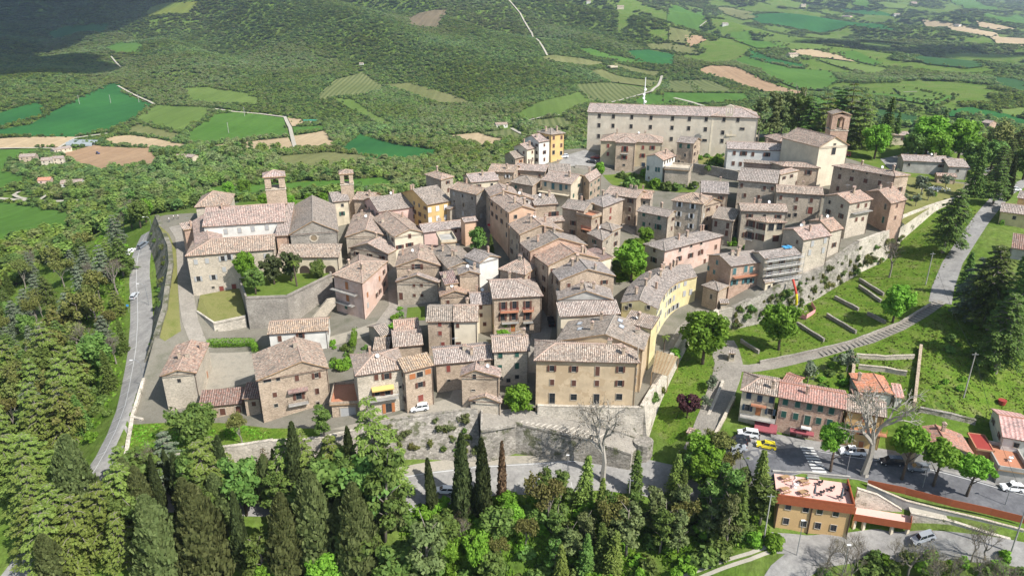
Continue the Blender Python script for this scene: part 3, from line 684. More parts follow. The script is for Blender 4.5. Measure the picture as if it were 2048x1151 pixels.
    for ch, sd in (('f',0),('r',1),('l',3)):
        if ch not in auto or sd in done: continue
        p, p2 = sides[sd]; ee = (p2-p).normalized(); out = Vector((ee.y,-ee.x,0)); mid = (p+p2)/2
        if out.dot(-mid) < 0.12*mid.length: continue
        ang = math.atan2(ee.y, ee.x); Ls = (p2-p).length; nc = int((Ls-1.0)/spacing)
        if nc < 1: nc = 1 if Ls > 2.2 else 0
        for r_ in range(maxrow):
            for k in range(nc):
                if rnd.random() < .2: continue
                pp = p+ee*(Ls*(k+.5)/nc+rnd.uniform(-.3,.3)); z = ze-1.55-r_*2.95
                if z-1.0 < hs(pp.x+out.x, pp.y+out.y): continue
                st = rnd.choice('ooccp'); q_ = Vector((pp.x,pp.y,z))
                put_window(root, q_+out*.02, ang, ww[0], ww[1] if r_ else ww[1]*.85, st, shut)
    for k in range(chim):
        for tr in range(8):
            u, v = rnd.uniform(.12,.88), rnd.uniform(.2,.8); p = Aw+(Bw-Aw)*u+(Dw-Aw)*v; z = surf_z(polys, p.x, p.y)
            if z is None: continue
            kd = rnd.choice((0,0,1,2)); o = bpy.data.objects.new('chimney', cached(('ch',kd), lambda: me_chimney(kd))); COL.objects.link(o); o.parent = ro
            o.location = Vector((p.x,p.y,z+.35))-OFF[root.name]; o.rotation_euler = (0,0,math.atan2(e.y,e.x)); break
    if rt != 'flat' and chim and rnd.random() < .55:
        u, v = rnd.uniform(.3,.7), rnd.uniform(.35,.65); p = Aw+(Bw-Aw)*u+(Dw-Aw)*v; z = surf_z(polys, p.x, p.y)
        if z is not None:
            kd = rnd.random() < .6; o = bpy.data.objects.new('antenna' if kd else 'satellite_dish', cached('ant', me_antenna) if kd else cached('dish', me_dish)); COL.objects.link(o); o.parent = ro
            o.location = Vector((p.x,p.y,z-.1))-OFF[root.name]; o.rotation_euler = (0,0,rnd.uniform(-.5,.5))
    HOUSES[label] = dict(root=root, A=Aw, B=Bw, C=Cw, D=Dw, ze=ze, sides=sides, ring=ring, e=e, n=nrm, zb=zbase, roof=ro)
    LOG.append('%-60s L=%.1f D=%.1f ang=%.0f ze=%.1f gz=%.1f y=%.0f' % (label[:60], L, dv.length, an, ze, sum(gz)/4, cen.y))
    return HOUSES[label]
rm_cap = dict(tile_grey=CAPG, tile_pink=CAPP, tile_red=CAPP, tile_ochre=CAPP, tile_rows=CAPP, tile_brown=CAPR, tile_newred=CAPR, tile_orange=CAPR)
def on_side(h, sd, fr, p):
    a, b = h['sides'][sd]; ee = (b-a).normalized(); out = Vector((ee.y,-ee.x,0)); r = ray(*pix(fr, p)); s = (Vector((a.x,a.y,0))-Vector((0,0,CAMZ))).dot(out)/r.dot(out)
    return Vector((0,0,CAMZ))+r*s, ee, out
def balcony(h, sd, fr, p1, p2, dep=1.2, mat=None, rail=None):
    a, ee, out = on_side(h, sd, fr, p1); b, _, _ = on_side(h, sd, fr, p2); b.z = a.z = (a.z+b.z)/2; c = (a+b)/2+out*dep/2; L = max(1.2, (b-a).length); ang = math.atan2(ee.y, ee.x)
    m = MB(); m.box(c, (L, dep, .18), ang); o = m.build('balcony', mat or P_Q, h['root'])
    m = MB(); cs = [c-ee*L/2-out*dep/2, c-ee*L/2+out*dep/2*.93, c+ee*L/2+out*dep/2*.93, c+ee*L/2-out*dep/2]
    m.tube([p+Vector((0,0,1.05)) for p in cs], .035, 4)
    for p, q in zip(cs[:-1], cs[1:]):
        n = max(2, int((q-p).length/.22))
        for k in range(n+1): x = p.lerp(q, k/n); m.tube([x+Vector((0,0,.09)), x+Vector((0,0,1.03))], .016, 3, cap=False)
    m.build('railing', rail or M_DKMETAL, o)
def awning(h, sd, fr, p1, p2, dep, mat, drop=.5, name='awning'):
    a, ee, out = on_side(h, sd, fr, p1); b, _, _ = on_side(h, sd, fr, p2); b.z = a.z = (a.z+b.z)/2
    m = MB(); q = [a, b, b+out*dep-Vector((0,0,drop)), a+out*dep-Vector((0,0,drop))]; m.face(q[::-1]); m.face([x-Vector((0,0,.06)) for x in q])
    for k in range(4): m.face((q[k], q[(k+1)%4], q[(k+1)%4]-Vector((0,0,.06)), q[k]-Vector((0,0,.06))))
    f1, f2 = q[2], q[3]; m.face((f2, f1, f1-Vector((0,0,.25)), f2-Vector((0,0,.25))))
    return m.build(name, mat, h['root'])
# ------------------------------------------------------------------ the town, house by house
SH = 'house'
# monastery and church on the left
mon = house('monastery_wing', 'long stone monastery wing with grey shutters above the garden trees', W_L, T_P, 'hipl', 'a', (268,738), (958,684), ze=27.6, q=(700,590), chim=0, auto='', cat='monastery',
 win=[(0,'a','o',1.0,1.5,'grey',[(558,755),(607,745),(372,910),(488,898)]), (0,'a','c',1.0,1.5,'grey',[(352,780),(438,772),(888,735),(570,838)]), (0,'a','d',1.2,2.6,'red',[(552,998),(647,982)]), (0,'a','p',.8,.6,'grey',[(485,976)])], zb=9)
house('monastery_wing', 'upper monastery wing with white clerestory wall of four windows', P_W, T_R, 'gx', 'a', (400,512), (1035,472), ze=31, q=(620,350), chim=1, auto='', cat='monastery', zb=20,
 win=[(0,'a','c',1.0,1.6,'grey',[(582,548),(688,538),(790,526),(898,516)])])
house('monastery_wing', 'low tiled side wing at the west end of the monastery', W_W, T_R, 'gy', 'a', (345,672), (560,598), ze=28.3, d=(322,470), chim=0, auto='', cat='monastery', zb=10, pitch=.25)
house('monastery_wing', 'small brick lean-to on the lane side of the monastery', W_B, T_P, 'shed', 'a', (255,537), (352,520), ze=27.3, q=(420,465), chim=1, auto='', cat='monastery', zb=12)
house('monastery_wing', 'many-sided tiled apse building behind the monastery', W_L, T_P, 'hip', 'a', (340,362), (612,346), ze=30, depth=15, chim=0, auto='', cat='monastery', zb=15, pitch=.45)
ch = house('church', 'stone church with round window and big two-tone gabled roof', W_G, T_G, 'gy', 'a', (1065,574), (1449,545), ze=29.3, q=(1187,268), chim=0, auto='', cat='church', zb=14, pitch=.52)
house('church_aisle', 'tiled lean-to between the belfry and the church front', W_B, T_P, 'shed', 'a', (958,584), (1066,578), ze=29.0, depth=24, chim=0, auto='', cat='church', zb=14, pitch=.16)
por = house('portico', 'church portico with long tiled lean-to roof and arches', P_C, T_S, 'shed', 'a', (970,748), (1452,744), ze=24.6, q=(1200,642), chim=0, auto='', cat='portico', zb=18, pitch=.42)
# town, left half
house(SH, 'cream-walled house with grey roof just beside the thin belfry', P_C, T_G, 'gx', 'b', (20,322), (155,308), H=9, q=(90,240), shut='green')
house(SH, 'low stone house with pink roof right of the thin belfry', W_W, T_P, 'gx', 'b', (172,302), (328,309), H=8, q=(230,245), auto='')
house(SH, 'pink house with long grey roof joined to the yellow one', P_K, T_G, 'gx', 'b', (372,398), (748,345), H=8.5, q=(610,250), win=[(0,'b','c',.9,1.4,'brown',[(643,378),(708,368),(648,432),(711,430)])])
house(SH, 'bright yellow house with white shutters at the end of the pink row', P_O, T_G, 'gx', 'b', (745,345), (938,311), H=9.5, q=(800,200), chim=2, win=[(0,'b','c',1.2,1.7,'white',[(759,383),(824,371),(886,361),(761,459),(826,446),(890,437)])])
house(SH, 'rubble stone house with broad gable beside the church', W_S, T_P, 'gy', 'b', (112,590), (442,580), H=8, q=(225,368), auto='', chim=2)
house(SH, 'lower stone gable leaning on the broad gabled house by the church', W_S, T_P, 'gy', 'b', (140,672), (447,720), H=6.5, q=(285,588), auto='f', chim=1)
house(SH, 'white-fronted gable house with one shuttered window in mid town', P_E, T_P, 'gy', 'b', (490,592), (742,555), H=9, q=(480,388), win=[(0,'b','c',.9,1.4,'brown',[(611,582)]),(0,'b','o',1.2,1.2,'brown',[(536,665),(610,648)])], chim=2)
rose = house(SH, 'rose-walled corner house with two concrete balconies over the garden steps', P_R, T_P, 'hip', 'b', (15,880), (250,946), H=11, c=(445,775), pitch=.22, chim=2,
 win=[(0,'b','c',1.1,2.2,'orange',[(130,962),(137,1054)]), (0,'b','c',1.0,1.2,'green',[(125,1125)]), (1,'b','c',.9,1.5,'orange',[(286,1032),(378,908)]), (1,'b','c',.9,1.5,'grey',[(290,1112)]), (1,'b','o',.8,1.3,'brown',[(412,858),(418,950),(383,1005),(358,1035),(392,1090)])])
balcony(rose, 0, 'b', (25,1005), (210,1010), 1.3); balcony(rose, 0, 'b', (30,1085), (190,1100), 1.3)
house(SH, 'stone house with wide pale gable roof and one attic window', W_W, T_P, 'gy', 'b', (498,817), (853,809), H=10.5, q=(655,638), win=[(0,'b','o',1.5,1.5,'brown',[(672,815)])], chim=3)
vil = house(SH, 'stone cottage with four small brown shutters and a porch hood', W_S, T_P, 'gy', 'b', (498,932), (840,942), H=7.5, q=(660,858), win=[(0,'b','c',.75,.95,'brown',[(645,960),(703,958),(648,1036),(707,1036)]),(0,'b','d',1.1,2.1,'brown',[(545,1042)])], chim=1)
house(SH, 'flat-roofed house with a grey roof terrace amid the tiles', P_C, P_Q, 'flat', 'b', (850,636), (975,626), H=7.5, q=(890,565), auto='', chim=0)
house(SH, 'dark stone house with long grey roof in the middle of town', W_S, T_G, 'gy', 'b', (903,834), (1147,801), H=9.5, q=(1000,640), auto='l', chim=3, pitch=.3)
house(SH, 'small stone house with bright pink gabled roof in the lower town', W_W, T_R, 'gy', 'b', (840,1046), (1078,1031), H=8, q=(955,935), win=[(0,'b','c',.9,1.3,'brown',[(905,1090)])])
house('outbuilding', 'little brown ribbed lean-to behind the pink gabled house', W_W, T_B, 'shed', 'b', (880,956), (990,941), H=10, q=(950,845), auto='', chim=1)
house(SH, 'tall bare stone gable in the dense lower town', W_W, T_G, 'gy', 'b', (985,882), (1157,872), H=11, q=(1065,800), auto='', chim=1)
house(SH, 'narrow house with a white gable wall among grey roofs', P_W, T_G, 'gy', 'b', (1145,788), (1312,742), H=11, q=(1240,680), auto='', chim=1)
house(SH, 'wide pink-roofed house by the dark main street', W_W, T_P, 'hip', 'b', (1290,838), (1500,880), H=11, q=(1400,745), auto='r', chim=3)
bal = house(SH, 'stone house with red balconies and grey striped hipped roof on the main street', W_W, T_S, 'hipr', 'px', (985,597), (1087,591), H=11.5, q=(1020,558), chim=2, shut='brown',
 win=[(0,'h','o',1.0,2.2,'brown',[(110,345),(212,342),(24,350)]),(0,'h','o',1.0,2.0,'brown',[(105,430),(212,427),(20,435)]),(0,'h','d',1.2,2.2,'orange',[(100,515)]),(0,'h','p',1.0,1.8,'brown',[(212,512)])])
M_REDP = plain('red_paint', (.30,.05,.04), .5)
balcony(bal, 0, 'h', (0,395), (140,388), 1.0, M_TERRA, M_REDP); balcony(bal, 0, 'h', (172,388), (255,382), 1.0, M_TERRA, M_REDP); balcony(bal, 0, 'h', (10,478), (140,472), 1.0); balcony(bal, 0, 'h', (175,474), (250,468), 1.0)
house(SH, 'slim cream house with small tiled roof beside the balcony house', P_E, T_S, 'gx', 'b', (1080,1112), (1257,1102), H=8.5, q=(1160,1012), win=[(0,'g','c',.8,1.0,'brown',[(1310,130),(1312,190),(1340,258)])], chim=1)
house(SH, 'tall grey stone house with long side wall facing the valley', W_G, T_P, 'gx', 'b', (905,214), (1123,269), H=12, q=(1110,195), shut='grey')
house(SH, 'tall tower-like house with twin chimneys on the town edge', W_S, T_P, 'hip', 'b', (725,110), (850,153), H=10, c=(955,126), auto='r', chim=2)
house(SH, 'broad pink-roofed house with pale side wall behind the grey one', P_C, T_P, 'gx', 'b', (1082,172), (1302,153), H=8, q=(1190,95))
house(SH, 'stone house with white window frames on the northern edge', W_W, T_P, 'gx', 'b', (1210,86), (1416,98), H=8, q=(1300,30), shut='white')
house(SH, 'long stone house under the villa row with small chimneys', W_W, T_P, 'gx', 'j', (135,748), (458,768), H=7, q=(300,690), chim=2)
house(SH, 'little square stone house beside the yellow one', W_S, T_G, 'gy', 'b', (918,378), (1053,346), H=6, q=(950,325), win=[(0,'b','c',.8,1.2,'brown',[(984,422)])], chim=0)
house(SH, 'pink house with low grey striped roof below the yellow one', P_K, T_S, 'gx', 'b', (715,556), (1042,517), H=7, q=(850,470), win=[(0,'b','c',.8,1.2,'brown',[(964,540),(1008,535)])], chim=1)
house(SH, 'peach cube house beside the plane tree of the square', P_H, T_S, 'gx', 'b', (1030,477), (1137,463), H=8, q=(1110,432), auto='', chim=0)
# houses along the dark main street
r0 = house(SH, 'uppermost stone house on the right side of the main street', W_W, T_P, 'gx', 'b', (1183,218), (1228,282), H=12, q=(1330,212), auto='f')
house(SH, 'orange-plastered house near the red parasol on the main street', P_H, T_P, 'gx', 'b', (1215,287), (1368,403), H=12, q=(1460,352), chim=3)
house(SH, 'second pink-roofed house down the main street with stone gable', W_W, T_P, 'gx', 'b', (1365,487), (1452,572), H=12, depth=13, chim=3)
house(SH, 'house with orange stone gable facing down the main street', W_B, T_G, 'gx', 'c', (65,626), (150,702), H=12, depth=17, chim=3, auto='fr')
house(SH, 'reddest roof in the middle of the main street row', W_W, T_R, 'gx', 'c', (148,709), (291,813), H=12, depth=15.5, chim=2)
house(SH, 'grey-roofed house of the street row with cluttered roof terrace', W_W, T_G, 'gx', 'c', (293,818), (378,925), H=12, depth=15, chim=3)
house(SH, 'grey gabled house with plain grey gable near the bottom of the street', P_Q, T_G, 'gy', 'h', (440,303), (877,302), H=12, q=(660,150), auto='', chim=3)
house(SH, 'cream house with long striped pink roof behind the ochre palazzo', P_E, T_S, 'shed', 'h', (458,434), (928,410), H=11, q=(700,308), auto='', chim=0)
pal = house('palazzo', 'big ochre palazzo with patched plaster and brown shutters at the front', P_A, T_S, 'hip', 'h', (258,768), (1076,787), H=11.5, q=(640,640), cat='house', chim=2, oh=.55,
 win=[(0,'h','o',.9,1.4,'brown',[(398,828),(567,832),(926,836)]),(0,'h','c',.9,2.2,'brown',[(748,848)]),(0,'h','c',.9,1.4,'brown',[(400,934),(567,940),(744,942)]),(0,'h','o',.9,1.4,'brown',[(919,942)]),(0,'h','p',1.2,2.6,'brown',[(400,1058),(740,1064)]),(0,'h','p',1.3,1.5,'brown',[(566,1048),(914,1046)]),
      (1,'h','c',.9,1.5,'brown',[(1066,820),(1062,915),(1060,1010),(1092,830)])])
house('palazzo_wing', 'rear wing of the ochre palazzo with four roof skylights', P_A, T_G, 'gy', 'h', (425,620), (1108,690), ze=pal['ze']+.3, c=(1166,528), cat='house', chim=3, auto='r', t=.56, pitch=.3)
house(SH, 'small ribbed roof wedged between palazzo and yellow house', P_Y, T_S, 'shed', 'h', (945,472), (1168,528), H=11, q=(1060,392), auto='', chim=1)
# right of the main street
pk = house(SH, 'long rose-plastered house with grey roof above the yellow curved one', P_R, T_G, 'hip', 'c', (1190,698), (1642,580), H=9.5, d=(1022,643), pitch=.3, chim=4,
 win=[(0,'c','o',1.0,1.4,'brown',[(1296,755),(1385,730),(1462,708)]),(0,'c','p',.9,1.1,'brown',[(1304,688),(1390,655),(1467,635)]),(3,'c','o',1.1,1.5,'brown',[(1105,765)]),(3,'c','c',.9,1.2,'brown',[(1110,690)]),(0,'d','c',.9,1.4,'brown',[(10,700),(120,665),(35,775)])])
house(SH, 'tall grey stone house with pyramid roof and white shutters', W_S, T_O, 'hip', 'c', (1238,309), (1487,340), H=12, q=(1400,250), shut='white', chim=1, win=[(0,'c','o',.9,1.5,'white',[(1302,340),(1402,355),(1296,412),(1392,428),(1290,490),(1388,505)])])
house(SH, 'narrow stone house leaning on the tall pyramid-roofed house', W_W, T_P, 'gy', 'd', (35,354), (176,314), H=10, q=(110,303), auto='f', chim=0)
house(SH, 'small grey stone house with green shutters above the garden hollow', W_S, T_G, 'gx', 'c', (968,391), (1217,439), H=8, q=(1080,352), win=[(0,'c','c',1.0,1.4,'green',[(1028,415),(1145,442),(1028,490)]),(0,'c','o',1.1,1.7,'green',[(1137,512)]),(0,'c','p',.6,.8,'green',[(1072,490),(1025,545)])])
house(SH, 'stone house with wide arch below, beside the winding lane', W_W, T_P, 'gx', 'c', (720,257), (977,294), H=9, q=(840,205), win=[(0,'c','o',1.0,1.4,'brown',[(925,312)]),(0,'c','c',.9,1.4,'brown',[(920,378),(862,360),(915,445)])], chim=2)
house(SH, 'small house with rose roof and white gable behind the lane house', W_S, T_R, 'gx', 'c', (977,291), (1087,299), H=8.5, q=(1010,228), shut='green', chim=1)
red = house(SH, 'sunlit stone house with two red shutters and grey overhanging roof', W_W, T_G, 'hip', 'c', (715,364), (882,301), H=10, d=(578,313), pitch=.28, win=[(0,'c','c',.9,1.9,'red',[(771,385)]),(0,'c','c',1.2,1.2,'red',[(768,443)])], chim=2)
house(SH, 'shadowed low roof left of the red-shuttered house', W_S, T_G, 'gx', 'c', (390,364), (572,393), H=8, q=(500,310))
rb = house(SH, 'little flat house with red-railed roof terrace and geranium balcony', W_W, M_TERRA, 'flat', 'c', (503,418), (627,448), H=7.5, q=(600,392), shut='brown', chim=0)
balcony(rb, 0, 'c', (560,530), (625,530), 1.2, M_TERRA, M_REDP)
house(SH, 'squat stone house with grey pyramid roof above the hollow', W_S, T_G, 'pyr', 'c', (660,507), (785,547), H=8.5, c=(863,512), chim=0)
house(SH, 'low stone house with grey roof at the brink of the hollow', W_S, T_G, 'hip', 'c', (590,562), (712,619), H=8, c=(792,563), pitch=.25, chim=1, shut='green')
house('outbuilding', 'red-brown ribbed roof of the annex above the garden hollow', P_E, T_B, 'shedf', 'c', (560,714), (688,798), H=7, c=(793,743), pitch=.12, auto='', chim=1)
house(SH, 'little pinkish roof between the street row and the terrace house', W_W, T_S, 'gx', 'c', (265,478), (422,464), H=10, q=(330,435), auto='')
house(SH, 'stone house with grey roof and wide brown loggia window', W_W, T_G, 'gx', 'c', (188,347), (370,335), H=9.5, q=(260,265), win=[(0,'c','o',1.6,1.6,'brown',[(345,412)])], chim=2)
house(SH, 'small house with white gable and two square windows', P_W, T_P, 'gy', 'c', (10,300), (186,298), H=10.5, q=(60,245), win=[(0,'c','p',.7,.9,'brown',[(92,306),(130,320)])], chim=1)
cr = house(SH, 'cream house with teal doors opening on a long balustraded terrace', P_C, T_P, 'gx', 'c', (235,153), (471,188), H=8, q=(400,92), win=[(0,'c','d',1.2,2.2,'teal',[(331,200),(391,210)]),(0,'c','c',.9,1.5,'teal',[(272,184),(433,208)])], shut='green')
balcony(cr, 0, 'c', (232,232), (460,270), 2.0, P_C, P_C)
house(SH, 'tall stone house with lit cream side right of the terrace house', W_W, T_P, 'gx', 'c', (612,169), (702,113), H=9.5, d=(535,131), shut='green', chim=1)
house(SH, 'low grey pyramid roof with green shutters left of the terrace house', W_W, T_G, 'hip', 'c', (0,167), (175,200), H=6.5, c=(243,150), shut='green', chim=0)
house(SH, 'small gabled roof just below the parapet of the upper car park', W_W, T_G, 'gx', 'j', (480,768), (705,772), H=7.5, q=(640,690), auto='', chim=1)
# villa row on the upper left
house('row_house', 'small stone end house of the villa row with orange shutters', W_W, T_G, 'gx', 'j', (150,638), (279,610), H=5.5, d=(40,592), shut='orange', chim=1)
house('row_house', 'pale house with chimneys, second in the villa row', P_E, T_P, 'gx', 'j', (270,548), (389,521), H=8, d=(128,513), shut='brown', chim=2)
house('row_house', 'tall white house with balcony, third in the villa row', P_W, T_R, 'gx', 'j', (390,474), (513,452), H=10, d=(240,427), shut='brown', chim=1)
house('row_house', 'orange tower house closing the villa row beside the white car', P_O, T_G, 'pyr', 'j', (513,398), (659,381), H=11.5, d=(362,369), pitch=.5, win=[(0,'j','c',1.0,1.5,'brown',[(537,428),(615,424),(537,508),(613,502)]),(0,'j','p',1.2,1.6,'brown',[(535,575),(611,580)])], chim=2)
# convent and the upper town
con = house('convent', 'very long pale former convent with three rows of small windows', P_V, T_P, 'hipr', 'px', (1174,224), (1519,236), ze=50.5, depth=15, chim=0, auto='', cat='convent', zb=32, pitch=.36,
 win=[(0,'j','p',1.2,1.7,'brown',[(995,210),(1136,216),(1320,222),(1512,228),(1728,235),(1897,240),(991,303),(1132,308),(1313,314),(1506,321),(1722,328),(1889,333),(988,411),(1715,440)]),
      (0,'k','p',1.2,1.7,'brown',[(252,282),(422,285),(556,287),(244,377),(410,408),(403,488)]),(0,'k','p',1.8,1.0,'brown',[(597,372),(236,482)])])
house('convent', 'higher hipped end block of the convent with little bell gable', P_E, T_P, 'hip', 'k', (300,248), (764,258), ze=50.7, depth=20, chim=0, auto='', cat='convent', zb=34, pitch=.30)
tan = house('villa', 'tan building with hipped roof and red shutters below the convent', P_T, T_P, 'hip', 'j', (1000,457), (1632,480), H=9.5, q=(1300,388), chim=2, cat='house',
 win=[(0,'j','c',1.0,1.6,'red',[(1083,508),(1080,590),(1432,525)]),(0,'j','o',1.0,1.6,'red',[(1526,527),(1427,605)]),(0,'j','d',1.4,2.4,'navy',[(1433,705)])])
bay = house('tower_house', 'stone tower bay with hipped roof projecting from the tan building', W_W, T_P, 'pyr', 'j', (1152,474), (1364,482), ze=tan['ze']+.25, depth=9, pitch=.4, chim=0, cat='tower', zb=24, auto='',
 win=[(0,'j','o',1.2,2.2,'red',[(1250,540)]),(0,'j','o',1.1,1.4,'red',[(1245,625)]),(0,'j','p',.9,.9,'red',[(1241,700)])])
balcony(bay, 0, 'j', (1212,588), (1285,585), .9)
wr = house(SH, 'white house with red roof and dark end wall below the tan building', P_W, T_R, 'gx', 'j', (1638,655), (1768,606), H=10, d=(1458,610), pitch=.3, chim=1,
 win=[(0,'j','p',.8,1.6,'brown',[(1648,672),(1675,660),(1700,650),(1727,638)]),(3,'j','c',1.1,1.7,'teal',[(1483,730),(1565,745),(1592,748)]),(3,'j','p',.6,.8,'teal',[(1492,828)])])
house('terrace_block', 'blank retaining block with flat roof beside the white red-roofed house', W_S, W_L, 'flat', 'j', (1640,738), (1900,758), H=7, q=(1720,692), auto='', chim=0, cat='building')
house(SH, 'detached stone house with green shutters in front of the convent', W_W, T_G, 'gx', 'j', (1763,472), (1946,490), H=9, q=(1850,415), win=[(0,'j','c',1.1,1.7,'green',[(1808,508),(1888,514)]),(0,'j','p',.9,1.3,'green',[(1853,602),(1790,665),(1832,682)])], chim=0)
house('villa', 'long white house with grey shutters right of the garden terraces', P_W, T_S, 'gx', 'k', (450,562), (1182,590), H=11, q=(800,503), chim=1, cat='house',
 win=[(0,'k','c',1.0,1.5,'brown',[(521,604),(699,614),(992,625),(1085,620),(511,702),(580,708)]),(0,'k','o',1.2,1.5,'brown',[(610,608),(832,619),(548,790)])])
cf = house('church', 'church with tall plain ivory front and pediment', P_E, T_P, 'gy', 'k', (1336,550), (1630,528), H=15, q=(1150,360), chim=0, auto='', cat='church', pitch=.5, win=[(0,'k','p',1.6,2.4,'brown',[(1473,585)]),(0,'k','p',1.0,.6,'brown',[(1484,520)])])
house('church_transept', 'brick side chapel with hipped roof left of the ivory church', W_B, T_P, 'hip', 'k', (805,442), (955,494), H=11, c=(1112,482), chim=0, auto='', cat='church')
house(SH, 'stone house with hipped roof and brown shutters below the ivory church', W_W, T_P, 'hip', 'k', (985,730), (1352,750), H=10.5, d=(863,692), chim=0, pitch=.3, win=[(0,'k','o',1.0,1.5,'brown',[(1048,783),(1232,790),(1052,878)])])
house(SH, 'bare brick block rising behind the grey three-storey house', W_B, T_G, 'shed', 'k', (603,692), (907,714), H=10, depth=4, auto='', chim=0, pitch=.1)
house(SH, 'grey three-storey stone house with dormer in the upper town', W_S, T_G, 'gx', 'k', (550,864), (937,897), H=11, q=(740,755), chim=0, win=[(0,'k','c',.9,1.4,'brown',[(592,912),(810,938),(886,945),(622,1008),(754,1025)])])
house(SH, 'slim gabled stone house squeezed beside the grey three-storey house', W_L, T_P, 'gy', 'k', (868,792), (968,812), H=11, q=(920,730), chim=0, win=[(0,'k','c',1.2,1.1,'brown',[(906,832)])])
house(SH, 'long stone row house with ribbed grey roof in the upper right town', W_S, T_S, 'gx', 'k', (925,980), (1382,1008), H=10, q=(1200,925), chim=1, win=[(0,'k','c',.9,1.4,'brown',[(966,1030),(1120,1046),(1260,1056),(960,1103),(1108,1126)]),(0,'d','d',1.4,2.2,'red',[(846,385)]),(0,'d','p',.9,1.3,'brown',[(685,425),(732,420)])])
house(SH, 'small grey-roofed house in the shade of the garden wall', W_W, T_G, 'gx', 'k', (200,982), (472,996), H=8, q=(340,875), chim=1)
house(SH, 'big stone house with broad pyramid-like hipped roof on the right edge', W_W, T_P, 'hip', 'l', (90,427), (579,510), H=10.5, c=(698,497), chim=2, pitch=.3,
 win=[(0,'l','c',1.3,1.4,'brown',[(243,528),(350,543)]),(0,'l','c',1.0,1.6,'brown',[(151,510),(458,560),(137,602)]),(0,'l','p',.6,.5,'brown',[(160,452),(255,470),(360,486),(467,502)])])
l1 = house(SH, 'stone house with red roof, left one of the pair above the rampart', W_L, T_R, 'gx', 'd', (1152,334), (1332,300), H=11, d=(945,270), chim=2, pitch=.3, win=[(0,'d','c',1.0,1.3,'brown',[(1213,350),(1272,345),(1198,455),(1248,450)])])
l2 = house(SH, 'stone house with red roof, right one of the pair above the rampart', W_B, T_R, 'gx', 'l', (548,719), (672,686), H=12, d=(343,624), chim=2, pitch=.3, win=[(0,'l','c',.9,1.3,'brown',[(590,732),(576,825)]),(3,'l','p',1.1,1.7,'brown',[(503,742)]),(3,'l','d',1.1,2.0,'green',[(486,842)])])
balcony(l1, 0, 'd', (1160,405), (1300,385), 1.2)
lo = house(SH, 'house with brown louvred windows and corner loggia under a faceted roof', P_C, T_P, 'hip', 'd', (510,480), (670,478), H=11, d=(350,447), chim=0, pitch=.3,
 win=[(0,'d','c',1.8,1.9,'brown',[(580,600)]),(0,'d','p',1.6,2.0,'brown',[(545,515),(610,510)]),(3,'d','o',1.3,1.9,'brown',[(390,488),(468,508),(382,575),(460,590)])])
balcony(lo, 3, 'd', (348,520), (410,535), 1.0); balcony(lo, 3, 'd', (345,602), (405,612), 1.0)
house(SH, 'grey stone house with ribbed roof behind the corner loggia', W_S, T_S, 'gx', 'd', (315,388), (682,398), H=11.5, q=(480,335), chim=2, auto='fl')
house(SH, 'shaded stone house with little balcony left of the corner loggia', W_S, T_G, 'gx', 'd', (88,442), (263,469), H=8.5, q=(200,366), win=[(0,'d','c',.9,1.8,'brown',[(122,488),(213,503),(205,560)])], chim=0)
house(SH, 'pale stone house with red roof and grey end wall on the rampart', W_L, T_R, 'gx', 'd', (796,614), (1013,576), H=10, d=(627,527), chim=2, pitch=.3, shut='grey', win=[(0,'d','c',1.0,1.6,'grey',[(862,640),(960,615),(840,708),(945,690)])])
house(SH, 'low red-roofed house with white dish behind the rampart pergola', W_L, T_R, 'gx', 'd', (1004,549), (1108,523), H=8, d=(828,462), chim=1, pitch=.28)
gs = house(SH, 'brick house with teal shutters next to the scaffolding', W_B, T_G, 'gx', 'd', (240,815), (508,777), H=10, d=(52,727), chim=3, pitch=.3, win=[(0,'d','c',1.0,1.8,'teal',[(264,852),(350,835),(392,838),(493,815)]),(0,'d','o',1.1,1.4,'teal',[(262,938),(350,925),(385,925)]),(3,'d','c',.8,1.2,'teal',[(133,785),(65,828),(110,858)])])
balcony(gs, 0, 'd', (250,895), (430,875), 1.1, M_TERRA)
sc = house(SH, 'house under repair with scaffolding and blue sheet on its roof', W_L, T_G, 'gx', 'd', (498,757), (780,718), H=8.5, q=(640,682), chim=0, auto='f')
house('hut', 'small plastered hut with tiled roof on the rampart terrace', P_C, T_G, 'gx', 'd', (500,946), (575,927), H=3.6, d=(450,902), chim=0, cat='hut', auto='f')
house(SH, 'rounded low stone house with tiled roof at the end of the lane', W_W, T_G, 'hip', 'i', (88,192), (222,239), H=6, c=(302,195), chim=0, win=[(0,'i','p',.7,1.3,'brown',[(163,280)])])
house('hut', 'tiny stone hut with pitched roof below the teal-shuttered house', W_L, T_G, 'gx', 'i', (232,330), (303,331), H=2.8, depth=3, chim=0, cat='hut', auto='')
# north-east edge
house('outbuilding', 'long low grey outbuilding behind the rubble garden', P_Q, T_S, 'gx', 'l', (640,388), (992,402), H=4.6, q=(830,348), chim=1, auto='f')
house('outbuilding', 'low grey outbuilding with ribbed roof and skylight by the cedar', P_Q, T_S, 'gx', 'l', (986,434), (1150,439), H=5, q=(1060,374), chim=0, auto='f')
house('shed', 'garden shed with rusty tiled roof by the rubble heap', W_W, T_R, 'gx', 'l', (900,505), (1056,512), H=2.8, depth=4, chim=0, cat='shed', auto='')
house('outbuilding', 'tiled roof half hidden behind the round green trees of the square', P_C, T_P, 'gx', 'l', (528,192), (692,196), H=4.5, depth=7, chim=1, auto='f')
